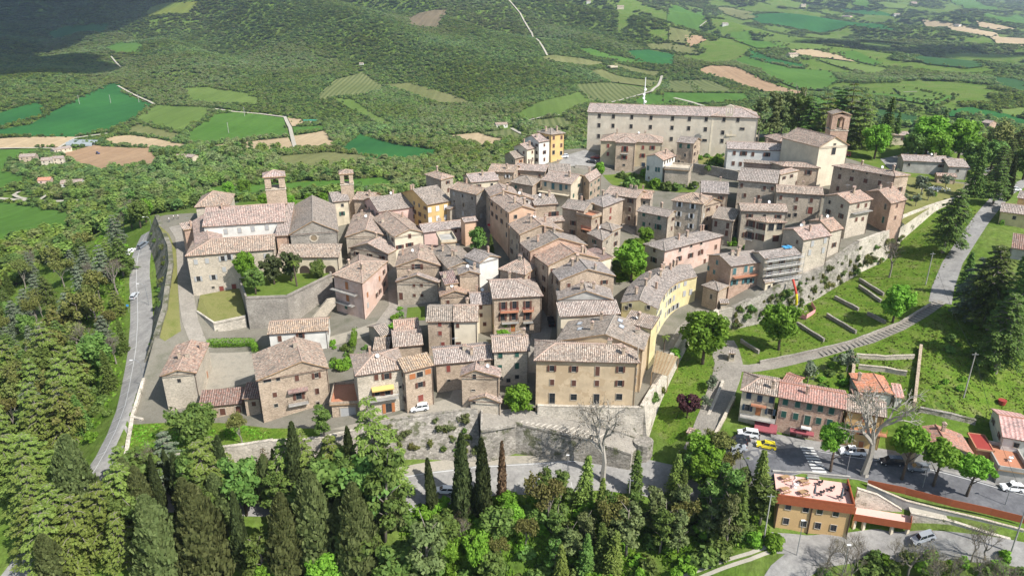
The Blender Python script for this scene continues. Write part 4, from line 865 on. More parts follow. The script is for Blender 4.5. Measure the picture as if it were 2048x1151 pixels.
# left foreground
cor = house(SH, 'free-standing pale stone corner house with red roof above the left road', W_L, T_R, 'gy', 'e', (300,658), (588,634), H=9.5, c=(688,402), pitch=.30, chim=3, win=[(0,'e','p',.8,1.0,'brown',[(454,692)]),(0,'e','p',.5,.35,'brown',[(442,628)]),(1,'e','d',1.1,2.0,'orange',[(668,647)]),(1,'e','p',.5,.5,'brown',[(652,717)])])
house('outbuilding', 'low brown-tiled outbuilding between corner house and balcony house', W_W, T_B, 'shed', 'e', (600,897), (936,864), H=3.8, q=(760,752), pitch=.3, auto='', chim=0, cat='shed', win=[(0,'e','d',1.2,1.7,'brown',[(788,930),(910,912)])])
house('outbuilding', 'small brown-tiled annex left of the balcony house', W_W, T_B, 'shed', 'e', (935,834), (1084,827), H=4.8, q=(1000,702), pitch=.3, auto='f', chim=0, cat='shed')
bh = house(SH, 'tall stone house with off-centre red gable and balcony in the left foreground', W_W, T_P, 'gy', 'e', (1042,695), (1606,594), H=11, q=(1412,355), t=.64, pitch=.36, chim=1,
 win=[(0,'e','c',.9,1.5,'brown',[(1357,672),(1512,773)]),(0,'e','o',.9,1.4,'brown',[(1507,652)]),(0,'e','o',1.2,2.0,'brown',[(1372,805)]),(0,'e','p',.8,.9,'brown',[(1518,862),(1490,940),(1198,882),(1213,680)]),(0,'e','p',1.6,.8,'brown',[(1130,692)]),(0,'e','c',.9,1.2,'brown',[(1188,800)]),(0,'g','o',.8,1.2,'brown',[(50,650)]),(0,'g','c',.9,1.5,'brown',[(55,772)]),(0,'g','p',.7,.7,'brown',[(60,865),(35,942)])])
balcony(bh, 0, 'e', (1290,870), (1445,855), 1.2); awning(bh, 0, 'e', (1285,760), (1440,740), 1.1, T_B, .35, 'porch_hood')
house(SH, 'house with white side wall and ribbed roof below the garden rampart', P_W, T_O, 'gx', 'px', (534,668), (656,660), H=7, q=(600,638), chim=0, win=[(0,'e','c',.9,1.6,'brown',[(1226,370)]),(0,'e','o',1.0,1.4,'brown',[(1385,347)])])
aw = house(SH, 'stone house with ochre hipped roof, striped awning and laundry balcony', W_L, T_O, 'hip', 'g', (345,656), (740,597), H=11.5, q=(530,488), chim=1,
 win=[(0,'g','c',.9,1.4,'brown',[(508,668)]),(0,'g','o',1.0,1.4,'brown',[(588,658)]),(0,'g','o',1.1,1.6,'brown',[(515,785),(595,778)]),(0,'g','o',1.3,2.3,'orange',[(604,900)]),(0,'g','p',.6,.6,'brown',[(692,740),(460,862)])])
balcony(aw, 0, 'g', (455,840), (675,808), 1.2, P_Q, M_METAL)
M_AWN = plain('awning_stripe', (.58,.40,.14), .8, 0, .2, 5); awning(aw, 0, 'g', (470,742), (640,722), 1.2, M_AWN, .4)
nb = house(SH, 'stone house with orange attic loggia beside the parked white hatchback', W_W, T_O, 'shed', 'g', (720,630), (956,572), H=10.5, q=(860,488), chim=0,
 win=[(0,'g','c',1.4,1.3,'orange',[(785,660),(905,622)]),(0,'g','p',1.4,1.3,'orange',[(842,645)]),(0,'g','o',1.1,1.3,'brown',[(846,722)]),(0,'g','c',1.2,1.6,'red',[(849,825)])])
house(SH, 'long low house with pink ribbed roof and brown shutter by the steps', W_W, T_S, 'gx', 'g', (955,570), (1412,528), H=7.5, q=(1180,430), chim=2, win=[(0,'g','c',.9,1.7,'red',[(1062,600)]),(0,'g','p',.7,.6,'brown',[(1065,690)])])
house(SH, 'rounded rubble house with pink roof at the bend of the front lane', W_W, T_R, 'gy', 'g', (1148,658), (1462,664), H=8, q=(1270,545), t=.38, chim=1, win=[(0,'g','p',.7,1.2,'white',[(1262,660)]),(0,'g','p',.8,.4,'white',[(1254,765)])])
house(SH, 'little stone house on the front rampart edge with grey gable roof', W_L, T_P, 'gy', 'g', (1215,845), (1472,862), H=4.2, q=(1350,760), chim=0, zb=0, auto='', win=[(0,'g','p',.7,.7,'brown',[(1375,990),(1258,858)])])
house(SH, 'stone house with four green shutters facing the palazzo', W_L, T_O, 'gx', 'px', (985,704), (1061,701), H=9, q=(1020,672), chim=1, win=[(0,'g','c',.9,1.3,'green',[(1458,498),(1458,590)]),(0,'h','c',.9,1.5,'green',[(130,718),(130,808),(4,725)]),(0,'h','p',.9,1.0,'brown',[(65,920),(130,893),(5,905)])])
house(SH, 'left half of the double house, bare stone with red shutters', W_W, T_G, 'gx', 'g', (890,244), (1093,241), H=9.5, q=(990,120), chim=0, win=[(0,'g','c',.9,1.2,'red',[(996,260),(998,328),(1020,412)])])
house(SH, 'right half of the double house, cream plaster with arched cellar door', P_E, T_S, 'gx', 'g', (1094,241), (1294,239), H=9.5, q=(1190,118), chim=1, win=[(0,'g','c',.8,1.2,'brown',[(1133,270)]),(0,'g','d',1.3,1.6,'brown',[(1138,418)])])
house('outbuilding', 'small pink-roofed outbuilding in the lower courtyard', W_W, T_S, 'gx', 'g', (636,438), (870,417), H=5, q=(750,306), chim=0, auto='', cat='shed')
house('outbuilding', 'red-tiled outbuilding behind the lower courtyard roof', W_W, T_R, 'gx', 'g', (643,318), (843,302), H=5.5, q=(720,225), chim=0, auto='', cat='shed')
house('outbuilding', 'grey shed roof beside the courtyard with the hedge', W_S, T_G, 'gx', 'g', (545,360), (640,332), H=4, q=(600,255), chim=0, auto='', cat='shed')
house('outbuilding', 'lowest grey ribbed shed roof in the courtyard', W_S, T_S, 'shed', 'g', (480,458), (605,457), H=3, q=(540,362), chim=0, auto='', cat='shed')
gar = house('garage', 'garage with grey door under a tiled roof terrace between two stone houses', W_W, M_TERRA, 'flat', 'g', (148,880), (392,866), H=3.6, depth=9, auto='', chim=0, cat='garage', ph=.6, win=[(0,'g','d',3.2,2.4,'grey',[(293,935)])])
# lower right street
bar = house(SH, 'cream corner house with navy shutters above the red cafe awning', P_C, T_S, 'hipl', 'm', (363,449), (702,510), H=7.8, q=(600,348), chim=1, f=Go, win=[(0,'m','c',1.0,1.6,'navy',[(441,497),(540,525),(647,535)]),(0,'m','o',1.0,1.5,'navy',[(428,605),(634,642)]),(0,'m','d',1.1,2.2,'orange',[(526,635)])])
balcony(bar, 0, 'm', (462,572), (600,595), 1.0, M_TERRA); balcony(bar, 0, 'm', (362,665), (680,715), 1.6, P_Q, P_Q)
M_AWR = plain('awning_red', (.28,.075,.085), .8, 0, .15)
brk = house(SH, 'long brick house with green shutters and new red roof', W_B, T_N, 'gx', 'm', (702,511), (1322,625), H=8.5, q=(1050,440), chim=1, f=Go, win=[(0,'m','c',1.0,1.5,'green',[(772,555),(882,577),(987,597),(1088,615),(1188,637),(756,665),(864,684),(1070,725),(1170,740)]),(0,'m','d',1.1,2.2,'green',[(968,720)]),(0,'m','d',1.3,2.2,'brown',[(845,830),(952,830)])])
awning(brk, 0, 'm', (815,785), (1030,830), 1.2, M_AWR, .2, 'canopy'); balcony(brk, 0, 'm', (910,770), (1005,790), 1.0, M_WHITE)
ora = house(SH, 'house with orange timber balcony behind the bare plane tree', P_O, T_S, 'gx', 'px', (1692,820), (1775,834), H=8.5, q=(1740,800), chim=1, f=Go, shut='orange')
balcony(ora, 0, 'px', (1693,853), (1772,868), 1.3, M_TERRA, plain('timber_rail', (.45,.20,.07), .7))
house(SH, 'small house with bright orange ribbed roof behind the brick house', P_W, T_F, 'gy', 'n', (78,455), (405,482), H=4.2, q=(250,290), t=.7, pitch=.14, chim=1, f=Go, auto='f')
house('shed', 'low orange-roofed side shed beside the ladder wall', P_W, T_F, 'shed', 'n', (395,500), (486,512), H=3.0, depth=5, pitch=.15, chim=0, f=Go, auto='', cat='shed')
house('shed', 'little pink-roofed garden shed in the allotment', P_C, T_N, 'gx', 'm', (745,352), (895,400), H=3.0, depth=4.5, chim=0, f=Go, auto='', cat='shed', pitch=.3)
house('shed', 'dull red lean-to roof behind the orange-roofed house', P_C, T_B, 'shed', 'n', (60,540), (270,545), H=3.2, depth=4, chim=0, f=Go, auto='', cat='shed', pitch=.2)
house(SH, 'single-storey grey house with broad red roof behind the round street trees', P_Q, T_N, 'gy', 'n', (588,953), (1107,1014), H=4.8, q=(826,738), chim=1, f=Go, pitch=.32)
fr_ = house(SH, 'white house with orange roof at the right edge above a tiled terrace', P_W, T_F, 'gx', 'n', (1350,852), (1640,905), H=5.5, q=(1450,675), chim=0, f=Go, pitch=.3)
house('carport', 'dark red flat carport beside the terrace house at right', M_TERRA, M_REDP, 'flat', 'n', (1118,962), (1282,985), H=3.2, depth=6, chim=0, ph=.12, f=Go, auto='', cat='carport')
tr_ = house('terrace_block', 'tiled roof terrace with garden chairs above a garage at right', P_Q, M_TERRA, 'flat', 'n', (1310,1140), (1600,1185), H=3.6, depth=9, chim=0, f=Go, auto='', cat='terrace')
house(SH, 'yellow bungalow with ribbed roof beside the upper right lane', P_Y, T_S, 'gx', 'l', (1380,777), (1620,808), H=4.2, q=(1480,722), chim=0, f=Go, shut='brown')
house(SH, 'amber house behind the yellow bungalow on the right edge', P_O, T_S, 'gx', 'l', (1510,672), (1640,690), H=6.5, depth=9, chim=0, f=Go, auto='')
house('shed', 'dark-roofed shed with skylight below the yellow bungalow', P_Q, T_B, 'shed', 'l', (1468,1055), (1640,1080), H=3.4, q=(1530,945), chim=0, f=Go, auto='', cat='shed', pitch=.3)
# ------------------------------------------------------------------ towers, the curved house, the terrace cafe
def tower(label, fr, pl, pr_, ze, zb, mat, rmat, bel=4.0, roof='pyr', arch=False, inset=.45, band=None, skew=0.0, facing=False):
    a = PZ(*pix(fr, pl), ze); b = PZ(*pix(fr, pr_), ze); e = (b-a); L = e.length; e.normalize()
    if facing: v_ = (a+b)/2; v_.z = 0; v_.normalize(); L = L*abs(v_.y); e = Vector((v_.y, -v_.x, 0)); c_ = (a+b)/2; a = c_-e*L/2; b = c_+e*L/2
    n = Vector((-e.y, e.x, 0)); n = (n*math.cos(skew)+e*math.sin(skew))
    c4 = [a, b, b+n*L, a+n*L]; cen = sum(c4, Vector())/4
    root = empty('bell_tower', (cen.x, cen.y, zb), label, 'tower')
    r = L/2-inset; ang = math.atan2(e.y, e.x); cor = [cen+e*(sx*r)+n*(sy*r) for sx, sy in ((-1,-1),(1,-1),(1,1),(-1,1))]
    m = MB(); m.prism([(p.x,p.y) for p in cor], zb, ze-bel-.6); m.build('shaft', mat, root)
    m = MB(); m.box((cen.x,cen.y,ze-bel-.5), (2*r+.3,2*r+.3,.3), ang); m.build('string_course', W_L, root)
    pw = r*.62; m = MB()
    for sx, sy in ((-1,-1),(1,-1),(1,1),(-1,1)):
        p = cen+e*(sx*(r-pw/2))+n*(sy*(r-pw/2)); m.box((p.x,p.y,ze-bel/2-.2), (pw,pw,bel-.3), ang)
    m.box((cen.x,cen.y,ze-.35), (2*r-.01,2*r-.01,.75), ang)
    if arch:
        for k in range(5):
            u = -r+pw+(k+.5)*(2*r-2*pw)/5; hgt = .9*(abs(u)/(r-pw))**2+.05
            for s in (-1,1):
                p = cen+e*u+n*(s*(r-.2)); m.box((p.x,p.y,ze-.72-hgt/2), ((2*r-2*pw)/5+.01,.38,hgt), ang)
                p = cen+n*u+e*(s*(r-.2)); m.box((p.x,p.y,ze-.72-hgt/2), (.38,(2*r-2*pw)/5+.01,hgt), ang)
    m.build('belfry', band or mat, root)
    m = MB(); bl = MB()
    prof = [(.0,.9),(.25,.88),(.38,.6),(.45,.25),(.62,0),(.6,-.04)]; bl.tube([(cen.x,cen.y,ze-2.4+z) for _, z in prof[::-1]], [max(.02,q) for q, _ in prof[::-1]], 10)
    bl.build('bell', plain('bronze', (.12,.10,.05), .4, .8), root)
    m.tube([cen+e*(-r)+Vector((0,0,ze-1.4-cen.z)), cen+e*r+Vector((0,0,ze-1.4-cen.z))], .09, 6); m.build('bell_beam', M_DARK, root)
    ps, ln, h = roof_polys('pyr' if roof == 'pyr' else 'gy', *c4, .42 if roof == 'pyr' else .3)
    ro = roof_obj(root, ps, rmat, .25); ridge_cap(ro, ln, CAPP); return root
tower('square stone bell tower with open belfry rising from the monastery', 'a', (866,127), (1040,131), 42.0, 22, W_W, T_R, 3.7, facing=True)
tower('thin stone bell tower with open belfry near the town edge', 'b', (68,103), (179,106), 38.6, 20, W_W, T_P, 3.4, inset=.3, facing=True)
tower('brick bell tower with arched openings beside the ivory church', 'k', (1463,235), (1653,238), 54.0, 30, W_B, T_G, 5.5, 'gy', True, .35)
# round window of the church
hit, ee, out = on_side(ch, 0, 'a', (1258,597)); m = MB(); ang = math.atan2(ee.y, ee.x); ring = []
for k in range(20):
    t0 = 2*math.pi*k/20; ring.append((math.cos(t0), math.sin(t0)))
for k in range(20):
    (x0, z0), (x1, z1) = ring[k], ring[(k+1)%20]
    f = lambda r, x, z, d: hit+ee*(r*x)+Vector((0,0,r*z))+out*d
    m.face((f(.95,x0,z0,.14), f(.95,x1,z1,.14), f(1.35,x1,z1,.14), f(1.35,x0,z0,.14))); m.face((f(1.35,x0,z0,.14), f(1.35,x1,z1,.14), f(1.35,x1,z1,0), f(1.35,x0,z0,0))); m.face((f(.95,x0,z0,.03), f(.95,x1,z1,.03), f(.95,x1,z1,.14), f(.95,x0,z0,.14)))
rw = m.build('round_window', W_L, ch['root']); m = MB(); m.face([hit+ee*(.95*x)+Vector((0,0,.95*z))+out*.03 for x, z in ring]); m.build('pane', plain('leaded_glass', (.22,.17,.11), .4), rw)
# portico arches and piers
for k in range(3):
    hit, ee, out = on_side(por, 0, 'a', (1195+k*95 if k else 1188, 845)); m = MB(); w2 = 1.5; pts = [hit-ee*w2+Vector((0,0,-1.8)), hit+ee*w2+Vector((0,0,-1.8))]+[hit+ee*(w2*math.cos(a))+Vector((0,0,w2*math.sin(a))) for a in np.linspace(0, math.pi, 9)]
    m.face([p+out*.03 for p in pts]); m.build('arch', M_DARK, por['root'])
# the curved yellow house
ze = 25.7
Lp = [PZ(*pix('h', p), ze) for p in ((925,325),(985,200),(1110,95),(1270,45),(1410,28))]; Rp = [PZ(*pix('h', p), ze) for p in ((1212,374),(1248,292),(1310,212),(1390,160),(1516,127))]
def densify(P, n=4):
    out_ = []
    for i in range(len(P)-1):
        p0, p1, p2, p3 = P[max(i-1,0)], P[i], P[i+1], P[min(i+2,len(P)-1)]
        for k in range(n):
            t = k/n; out_.append(.5*((2*p1)+(p2-p0)*t+(2*p0-5*p1+4*p2-p3)*t*t+(3*p1-p0-3*p2+p3)*t**3))
    return out_+[P[-1]]
Lc, Rc = densify(Lp), densify(Rp); cen = sum(Lc+Rc, Vector())/(len(Lc)*2)
cur = empty('curved_house', (cen.x, cen.y, 15), 'long yellow house curving round the lane with a grey tiled roof', 'house')
polys = []; ridge = []
for l, r in zip(Lc, Rc): ridge.append(l.lerp(r, .5)+Vector((0,0,.33*(r-l).length/2)))
for k in range(len(Lc)-1):
    polys.append([Rc[k], Rc[k+1], ridge[k+1], ridge[k]]); polys.append([Lc[k+1], Lc[k], ridge[k], ridge[k+1]])
ro = roof_obj(cur, polys, T_G, .2, cuts=2); ridge_cap(ro, list(zip(ridge[:-1], ridge[1:])), CAPG)
ins = [(l.lerp(r, .04), l.lerp(r, .96)) for l, r in zip(Lc, Rc)]; m = MB()
zbm = 11.0; tp = .33*.04*9
for k in range(len(ins)-1):
    (l0, r0), (l1, r1) = ins[k], ins[k+1]; mi = 0 if k < 9 else 1
    m.face([(r0.x,r0.y,zbm),(r1.x,r1.y,zbm),(r1.x,r1.y,ze-.1),(r0.x,r0.y,ze-.1)], mi); m.face([(l1.x,l1.y,zbm),(l0.x,l0.y,zbm),(l0.x,l0.y,ze-.1),(l1.x,l1.y,ze-.1)], 1)
for (l, r), kk in ((ins[0],0),(ins[-1],-1)):
    g = ridge[kk]; f = [(l.x,l.y,zbm),(r.x,r.y,zbm),(r.x,r.y,ze-.1),(g.x,g.y,g.z-.25),(l.x,l.y,ze-.1)]; m.face(f if kk == 0 else f[::-1], 1)
m.build('wall', [P_L, P_Y], cur)
for u, row in [(u, row) for row in range(3) for u in (1.0,2.6,4.2,5.6,7.2,8.6,10.2,11.6,13.2,14.6)]:
    if random.random() < .18: continue
    k = int(u); p = ins[k][1].lerp(ins[k+1][1], u-k); t = (ins[k+1][1]-ins[k][1]).normalized(); out = Vector((t.y,-t.x,0)); z = ze-1.3-row*2.9
    if z-1 < hs(p.x+out.x, p.y+out.y): continue
    put_window(cur, Vector((p.x,p.y,z))+out*.03, math.atan2(t.y,t.x), .9, 1.2 if row == 0 else 1.5, random.choice('ooc'), 'grey')
for p in ((1000,345),(970,365),(1140,360)):
    l, r = ins[0]; t = (r-l).normalized(); out = Vector((t.y,-t.x,0)); rr = ray(*pix('h', p)); s = (Vector((l.x,l.y,0))-Vector((0,0,CAMZ))).dot(out)/rr.dot(out); q = Vector((0,0,CAMZ))+rr*s; put_window(cur, q+out*.02, math.atan2(t.y,t.x), .8, 1.0, 'p', 'grey')
for k, u in ((2,.35),(4,.5),(6,.45),(8,.6),(9,.5),(10,.4),(11,.55),(12,.5),(5,.75),(13,.4)):
    p = Lc[k].lerp(Rc[k], u); z = ridge[k].z-abs(u-.5)*.33*(Rc[k]-Lc[k]).length; o = bpy.data.objects.new('chimney', cached(('ch',k%2), lambda: me_chimney(k%2))); COL.objects.link(o); o.parent = ro; o.location = Vector((p.x,p.y,z+.4))-OFF[cur.name]; o.rotation_euler = (0,0,k*.2)
# bell gables of convent and church
def bellgable(fr, p1, p2, z, label, mat):
    a = PZ(*pix(fr, p1), z); b = PZ(*pix(fr, p2), z); e = (b-a); L = e.length; e.normalize(); c = (a+b)/2; ang = math.atan2(e.y, e.x); m = MB()
    for u in (-.42, 0, .42): m.box(c+e*(u*L)+Vector((0,0,1.0)), (L*.16,.6,2.6), ang)
    m.box(c+Vector((0,0,2.45)), (L,.62,.5), ang); m.box(c+Vector((0,0,-.6)), (L,.64,1.0), ang)
    q = [c-e*(L*.55)+Vector((0,0,2.72)), c+e*(L*.55)+Vector((0,0,2.72)), c+Vector((0,0,3.5))]; n = Vector((-e.y,e.x,0))*.34
    m.face([x-n for x in q]); m.face([x+n for x in q][::-1]); m.face((q[0]-n,q[2]-n,q[2]+n,q[0]+n)); m.face((q[2]-n,q[1]-n,q[1]+n,q[2]+n))
    m.build('bell_gable', mat, None, label=label, cat='bell gable')
bellgable('k', (440,222), (508,225), 52.6, 'small pale bell gable on the convent roof', P_E)
bellgable('k', (1215,472), (1272,480), 46.0, 'small brick bell gable beside the ivory church', W_B)
# roof lights of the palazzo wing
for p in ((612,487),(614,528),(922,465),(932,510)):
    rr = ray(*pix('h', p)); H_ = HOUSES['rear wing of the ochre palazzo with four roof skylights']; ps, _, _ = roof_polys('gy', H_['A'], H_['B'], H_['C'], H_['D'], .3, .56); q = None
    for P in ps:
        a_, b_, c_ = P[0], P[1], P[-1]; nn = (b_-a_).cross(c_-a_).normalized(); s = (a_-Vector((0,0,CAMZ))).dot(nn)/rr.dot(nn); x = Vector((0,0,CAMZ))+rr*s
        if inside([(v.x,v.y) for v in P], x.x, x.y)[0]: q = (x, nn, (b_-a_).normalized())
    if q:
        x, nn, t = q; up = nn.cross(t); m = MB(); f = lambda u, v, d: x+t*u+up*v+nn*d
        for (u0,u1,v0,v1,h0) in ((-.75,.75,-.6,.6,.16),): 
            tp_ = [f(u0,v0,h0),f(u1,v0,h0),f(u1,v1,h0),f(u0,v1,h0)]; bt = [f(u0,v0,-.1),f(u1,v0,-.1),f(u1,v1,-.1),f(u0,v1,-.1)]; m.face(tp_)
            for k in range(4): m.face((bt[k],bt[(k+1)%4],tp_[(k+1)%4],tp_[k]))
        s_ = m.build('skylight', M_METAL, H_['root']); m = MB(); m.face([f(u,v,.17) for u, v in ((-.6,-.45),(.6,-.45),(.6,.45),(-.6,.45))]); m.build('pane', plain('sky_pane', (.45,.47,.48), .25), s_)
# terrace cafe at lower right
caf = house('terrace_cafe', 'amber modern building with rust-steel parapet and pink roof terrace', P_M, M_PINKPAVE, 'flat', 'o', (768,472), (1452,568), ze=7.6, d=(742,247), chim=0, auto='', cat='building', pmat=M_CORTEN, ph=1.05, oh=.25, zb=0, ps=(0,1),
 win=[(0,'o','p',1.0,1.4,'brown',[(866,538),(1022,560),(1145,577),(1287,597),(846,665),(1002,688),(1126,705),(1264,725)])])
m = MB(); A_, B_ = caf['A'], caf['B']; e = caf['e']; n = caf['n']
for k in range(5): p = A_.lerp(B_, .05+.225*k)-n*.27; m.box((p.x,p.y,7.55), (.05,.02,1.9), math.atan2(e.y,e.x))
p = A_.lerp(B_,.5)-n*.26; m.box((p.x,p.y,7.55), ((B_-A_).length+.3,.04,1.5), math.atan2(e.y,e.x)); m.build('steel_fascia', M_CORTEN, caf['root'])
for u in (.03,.47,.97):
    p = A_.lerp(B_,u)+n*.1; m = MB(); m.tube([(p.x,p.y,.5),(p.x,p.y,7)], .12, 8); m.build('downpipe', M_COPPER, caf['root'])
# canopy to the right with pillars
z_ = 4.6; q = [PZ(*pix('p', t), z_) for t in ((42,640),(540,722),(545,620),(60,540))]; cen = sum(q, Vector())/4
cn = empty('canopy', (cen.x,cen.y,1.5), 'rust-steel canopy on pale pillars right of the amber building', 'canopy'); m = MB(); m.prism([(v.x,v.y) for v in q], z_-.25, z_); m.build('deck', M_PINKPAVE, cn)
m = MB(); 
for k in (0,1):
    a_, b_ = q[k], q[k+1]; d = (b_-a_).normalized(); o = Vector((d.y,-d.x,0)); c_ = (a_+b_)/2+o*.05; m.box((c_.x,c_.y,z_+.25), ((b_-a_).length+.1,.08,1.5), math.atan2(d.y,d.x))
m.build('fascia', M_CORTEN, cn)
for u in (.03,.2,.7,.97):
    p = q[0].lerp(q[1],u)+(q[3]-q[0]).normalized()*.5; m = MB(); m.box((p.x,p.y,2.8), (.5,.5,3.2), .2); m.build('pillar', P_E, cn)
m = MB(); bk = [q[3], q[2]]; m.prism([(v.x,v.y) for v in (q[0].lerp(q[3],.6), q[1].lerp(q[2],.6), q[2], q[3])], 0, z_-.26); m.build('wall', M_CORTEN, cn)
# stair and ramp walls beside it
wall('retaining_wall', 'stone stair wall climbing right of the amber terrace building', [PZ(*pix('p', t), z) for t, z in (((75,395),8.6),((250,450),7.6),((465,580),4.9))], W_P, .5, .0, .2, zb=2)
def onz(fr, lst): return [PZ(*pix(fr, t), z) for t, z in lst]
wall('ramp_wall', 'white-coped ramp wall running down to the right edge', onz('p', [((160,355),8.2),((500,505),6.6),((1000,625),6.4),((1540,760),6.4)]), P_Q, .35, 0, .3, zb=2, coping=W_L)
wall('ramp_wall', 'pale stone retaining wall above the parked silver car', onz('p', [((545,615),5.6),((900,690),5.6),((1250,800),5.6),((1420,850),5.4)]), W_P, .5, .05, .4, zb=1)
m = MB(); a = onz('p', [((545,600),5.5),((900,680),5.5),((1250,790),5.5),((1540,890),5.5)]); b = onz('p', [((520,520),6.0),((1000,635),5.9),((1300,705),5.9),((1600,780),5.9)])
for k in range(3): m.face((a[k],a[k+1],b[k+1],b[k]))
m.build('ramp_path', A_TRACK, None, kind='structure')
stw = onz('p', [((165,325),8.2),((500,400),8.0),((900,500),8.0),((1250,580),7.9),((1560,655),7.9)]); m = MB()
st_r = empty('steel_planter_wall', tuple(stw[0]-Vector((0,0,1))), 'long rust-steel planter wall along the lower right road', 'wall')
for k in range(4):
    a_, b_ = stw[k], stw[k+1]; d = (b_-a_).normalized(); c_ = (a_+b_)/2; m = MB(); m.box((c_.x,c_.y,c_.z-.1), ((b_-a_).length-.03,.08,1.5), math.atan2(d.y,d.x)); m.build('steel_panel', M_CORTEN, st_r)
# ------------------------------------------------------------------ vegetation
L_DEC = leaf('leaf_bright', (0.124,0.260,0.022), (0.234,0.416,0.044), .38, .012, .25)
L_MID = leaf('leaf_mid', (0.085,0.150,0.029), (0.163,0.240,0.052), .25, .025, .3)
L_CED = leaf('leaf_cedar', (.115,.165,.028), (.215,.275,.058), .2, .015, .2)
L_BLU = leaf('leaf_bluecedar', (0.111,0.150,0.085), (0.208,0.247,0.156), .2, .01, .2)
L_FIR = leaf('leaf_fir', (.10,.128,.04), (.18,.21,.075), .25, .02, .25)
L_CYP = leaf('leaf_cypress', (.045,.062,.02), (.085,.11,.036), .1, .012, .2)
L_DRY = leaf('leaf_brown', (.16,.10,.055), (.26,.17,.10), .15, .01, .15)
L_PUR = leaf('leaf_purple', (.045,.018,.02), (.085,.03,.035), .2, .01, .15)
L_SPR = leaf('leaf_spring', (0.130,0.156,0.033), (0.221,0.221,0.065), .25, .03, .25)
L_BUD = leaf('leaf_bud', (.13,.11,.05), (.20,.165,.08), .2, .03, .25)
BARK = plain('bark', (.10,.075,.055), .95, 0, .3, 3); BARKP = plain('bark_pale', (.34,.31,.26), .9, 0, .3, 2); BARKG = plain('bark_grey', (.20,.175,.145), .9, 0, .3, 3)
def quads_mesh(name, C, U, V, mat):
    """n quads: centre C, half axes U, V (n,3)"""
    n = len(C); P = np.stack([C-U-V, C+U-V, C+U*.7+V, C-U*.7+V], 1).reshape(-1, 3)
    me = bpy.data.meshes.new(name); me.vertices.add(4*n); me.loops.add(4*n); me.polygons.add(n)
    me.vertices.foreach_set('co', P.ravel().astype(np.float32)); me.loops.foreach_set('vertex_index', np.arange(4*n, dtype=np.int32))
    me.polygons.foreach_set('loop_start', np.arange(0, 4*n, 4, dtype=np.int32)); me.materials.append(mat); me.update(calc_edges=True); me.validate(); return me
def unit(a): return a/(np.linalg.norm(a, axis=1, keepdims=True)+1e-9)
def rdir(rg, n): return unit(rg.normal(size=(n, 3)))
def oriented(rg, C, Nrm, size, asp=.65):
    n = len(C); t = unit(np.cross(Nrm, rdir(rg, n))); b = np.cross(Nrm, t); s = size*rg.uniform(.7, 1.3, (n, 1)); return t*s*asp, b*s
def crown_clumps(rg, cl, rad, per, size, mat, flat=1.0, name='crown', upb=.15):
    C, Nn = [], []
    for c, r in zip(cl, rad):
        d = rdir(rg, per); d[:,2] *= flat; d[:,2] += .12; rr = r*rg.uniform(.55, 1.08, (per, 1)); C.append(c+d*rr); Nn.append(unit(d+.5*rg.normal(size=(per, 3))+np.array([0,0,upb])))
    C = np.concatenate(C); Nn = np.concatenate(Nn); U, V = oriented(rg, C, Nn, size); return quads_mesh(name, C, U, V, mat)
def limbs(rg, h, r0, n, spread, bark, base=.35):
    m = MB(); lean = Vector((rg.uniform(-.3,.3), rg.uniform(-.3,.3), 0)); top_ = Vector((0,0,h))+lean
    m.tube([Vector((0,0,-1.2)), Vector((0,0,h*.3))+lean*.2, Vector((0,0,h*.65))+lean*.6, top_], [r0*1.25, r0, r0*.7, r0*.25], 7); ends = []
    for k in range(n):
        t = base+(.95-base)*k/max(1, n-1); p = Vector((0,0,h*t))+lean*t; a = 2.4*k+rg.uniform(-.4,.4); q = p+Vector((math.cos(a)*spread*(1.15-t*.6), math.sin(a)*spread*(1.15-t*.6), h*.22)); m.tube([p, p.lerp(q,.5)+Vector((0,0,.1)), q], [r0*.5, r0*.32, r0*.1], 5); ends.append(q)
    return m.mesh('trunk', bark, smooth=True), ends
def v_round(seed, mat, h=9, w=3.2, n=60, per=85, size=.24, bark=BARK, trunk=.3):
    rg = np.random.default_rng(seed); cz = h*(.5+trunk*.35); hz = h-cz
    d = rdir(rg, n); r = rg.uniform(.35, 1.0, (n, 1))**.6; cl = d*r*np.array([w-.7, w-.7, hz-.6])+np.array([0,0,cz])
    cl[:,:2] += .5*rg.normal(size=(n, 2)); rad = rg.uniform(.6, 1.15, n)*w/3.2
    t, _ = limbs(rg, h*.75, .22*h/9, 7, w*.7, bark); return t, crown_clumps(rg, cl, rad, per, size, mat)
def v_cypress(seed, mat, h=14, w=1.25, n=3600, ls=1.0):
    rg = np.random.default_rng(seed); z = rg.uniform(.02, 1, n); prof = np.minimum(1, (z+.05)*5)*np.power(np.clip(1-z, 0, 1), .55)*1.15
    a = rg.uniform(0, 2*math.pi, n); lob = 1+.13*np.sin(a*3+z*7)+.1*np.sin(a*5-z*19+seed)+(.12*np.sin(a*7+z*33)+.1*np.sin(z*47+a*2+seed) if ls > 1 else 0); r = w*prof*lob*rg.uniform(.72, 1.05, n)
    C = np.c_[r*np.cos(a), r*np.sin(a), z*h]; Nn = unit(np.c_[np.cos(a), np.sin(a), .25*np.ones(n)]+.5*rg.normal(size=(n,3)))
    up = unit(np.c_[.25*np.cos(a), .25*np.sin(a), np.ones(n)]+.2*rg.normal(size=(n,3))); t = unit(np.cross(up, Nn)); s = rg.uniform(.7,1.3,(n,1))
    m = MB(); m.tube([(0,0,-1.2),(0,0,h*.5),(0,0,h*.9)], [.22,.14,.03], 6); return m.mesh('trunk', BARK), quads_mesh('crown', C, t*.13*s*ls, up*.27*s*(1+(ls-1)*.4), mat)
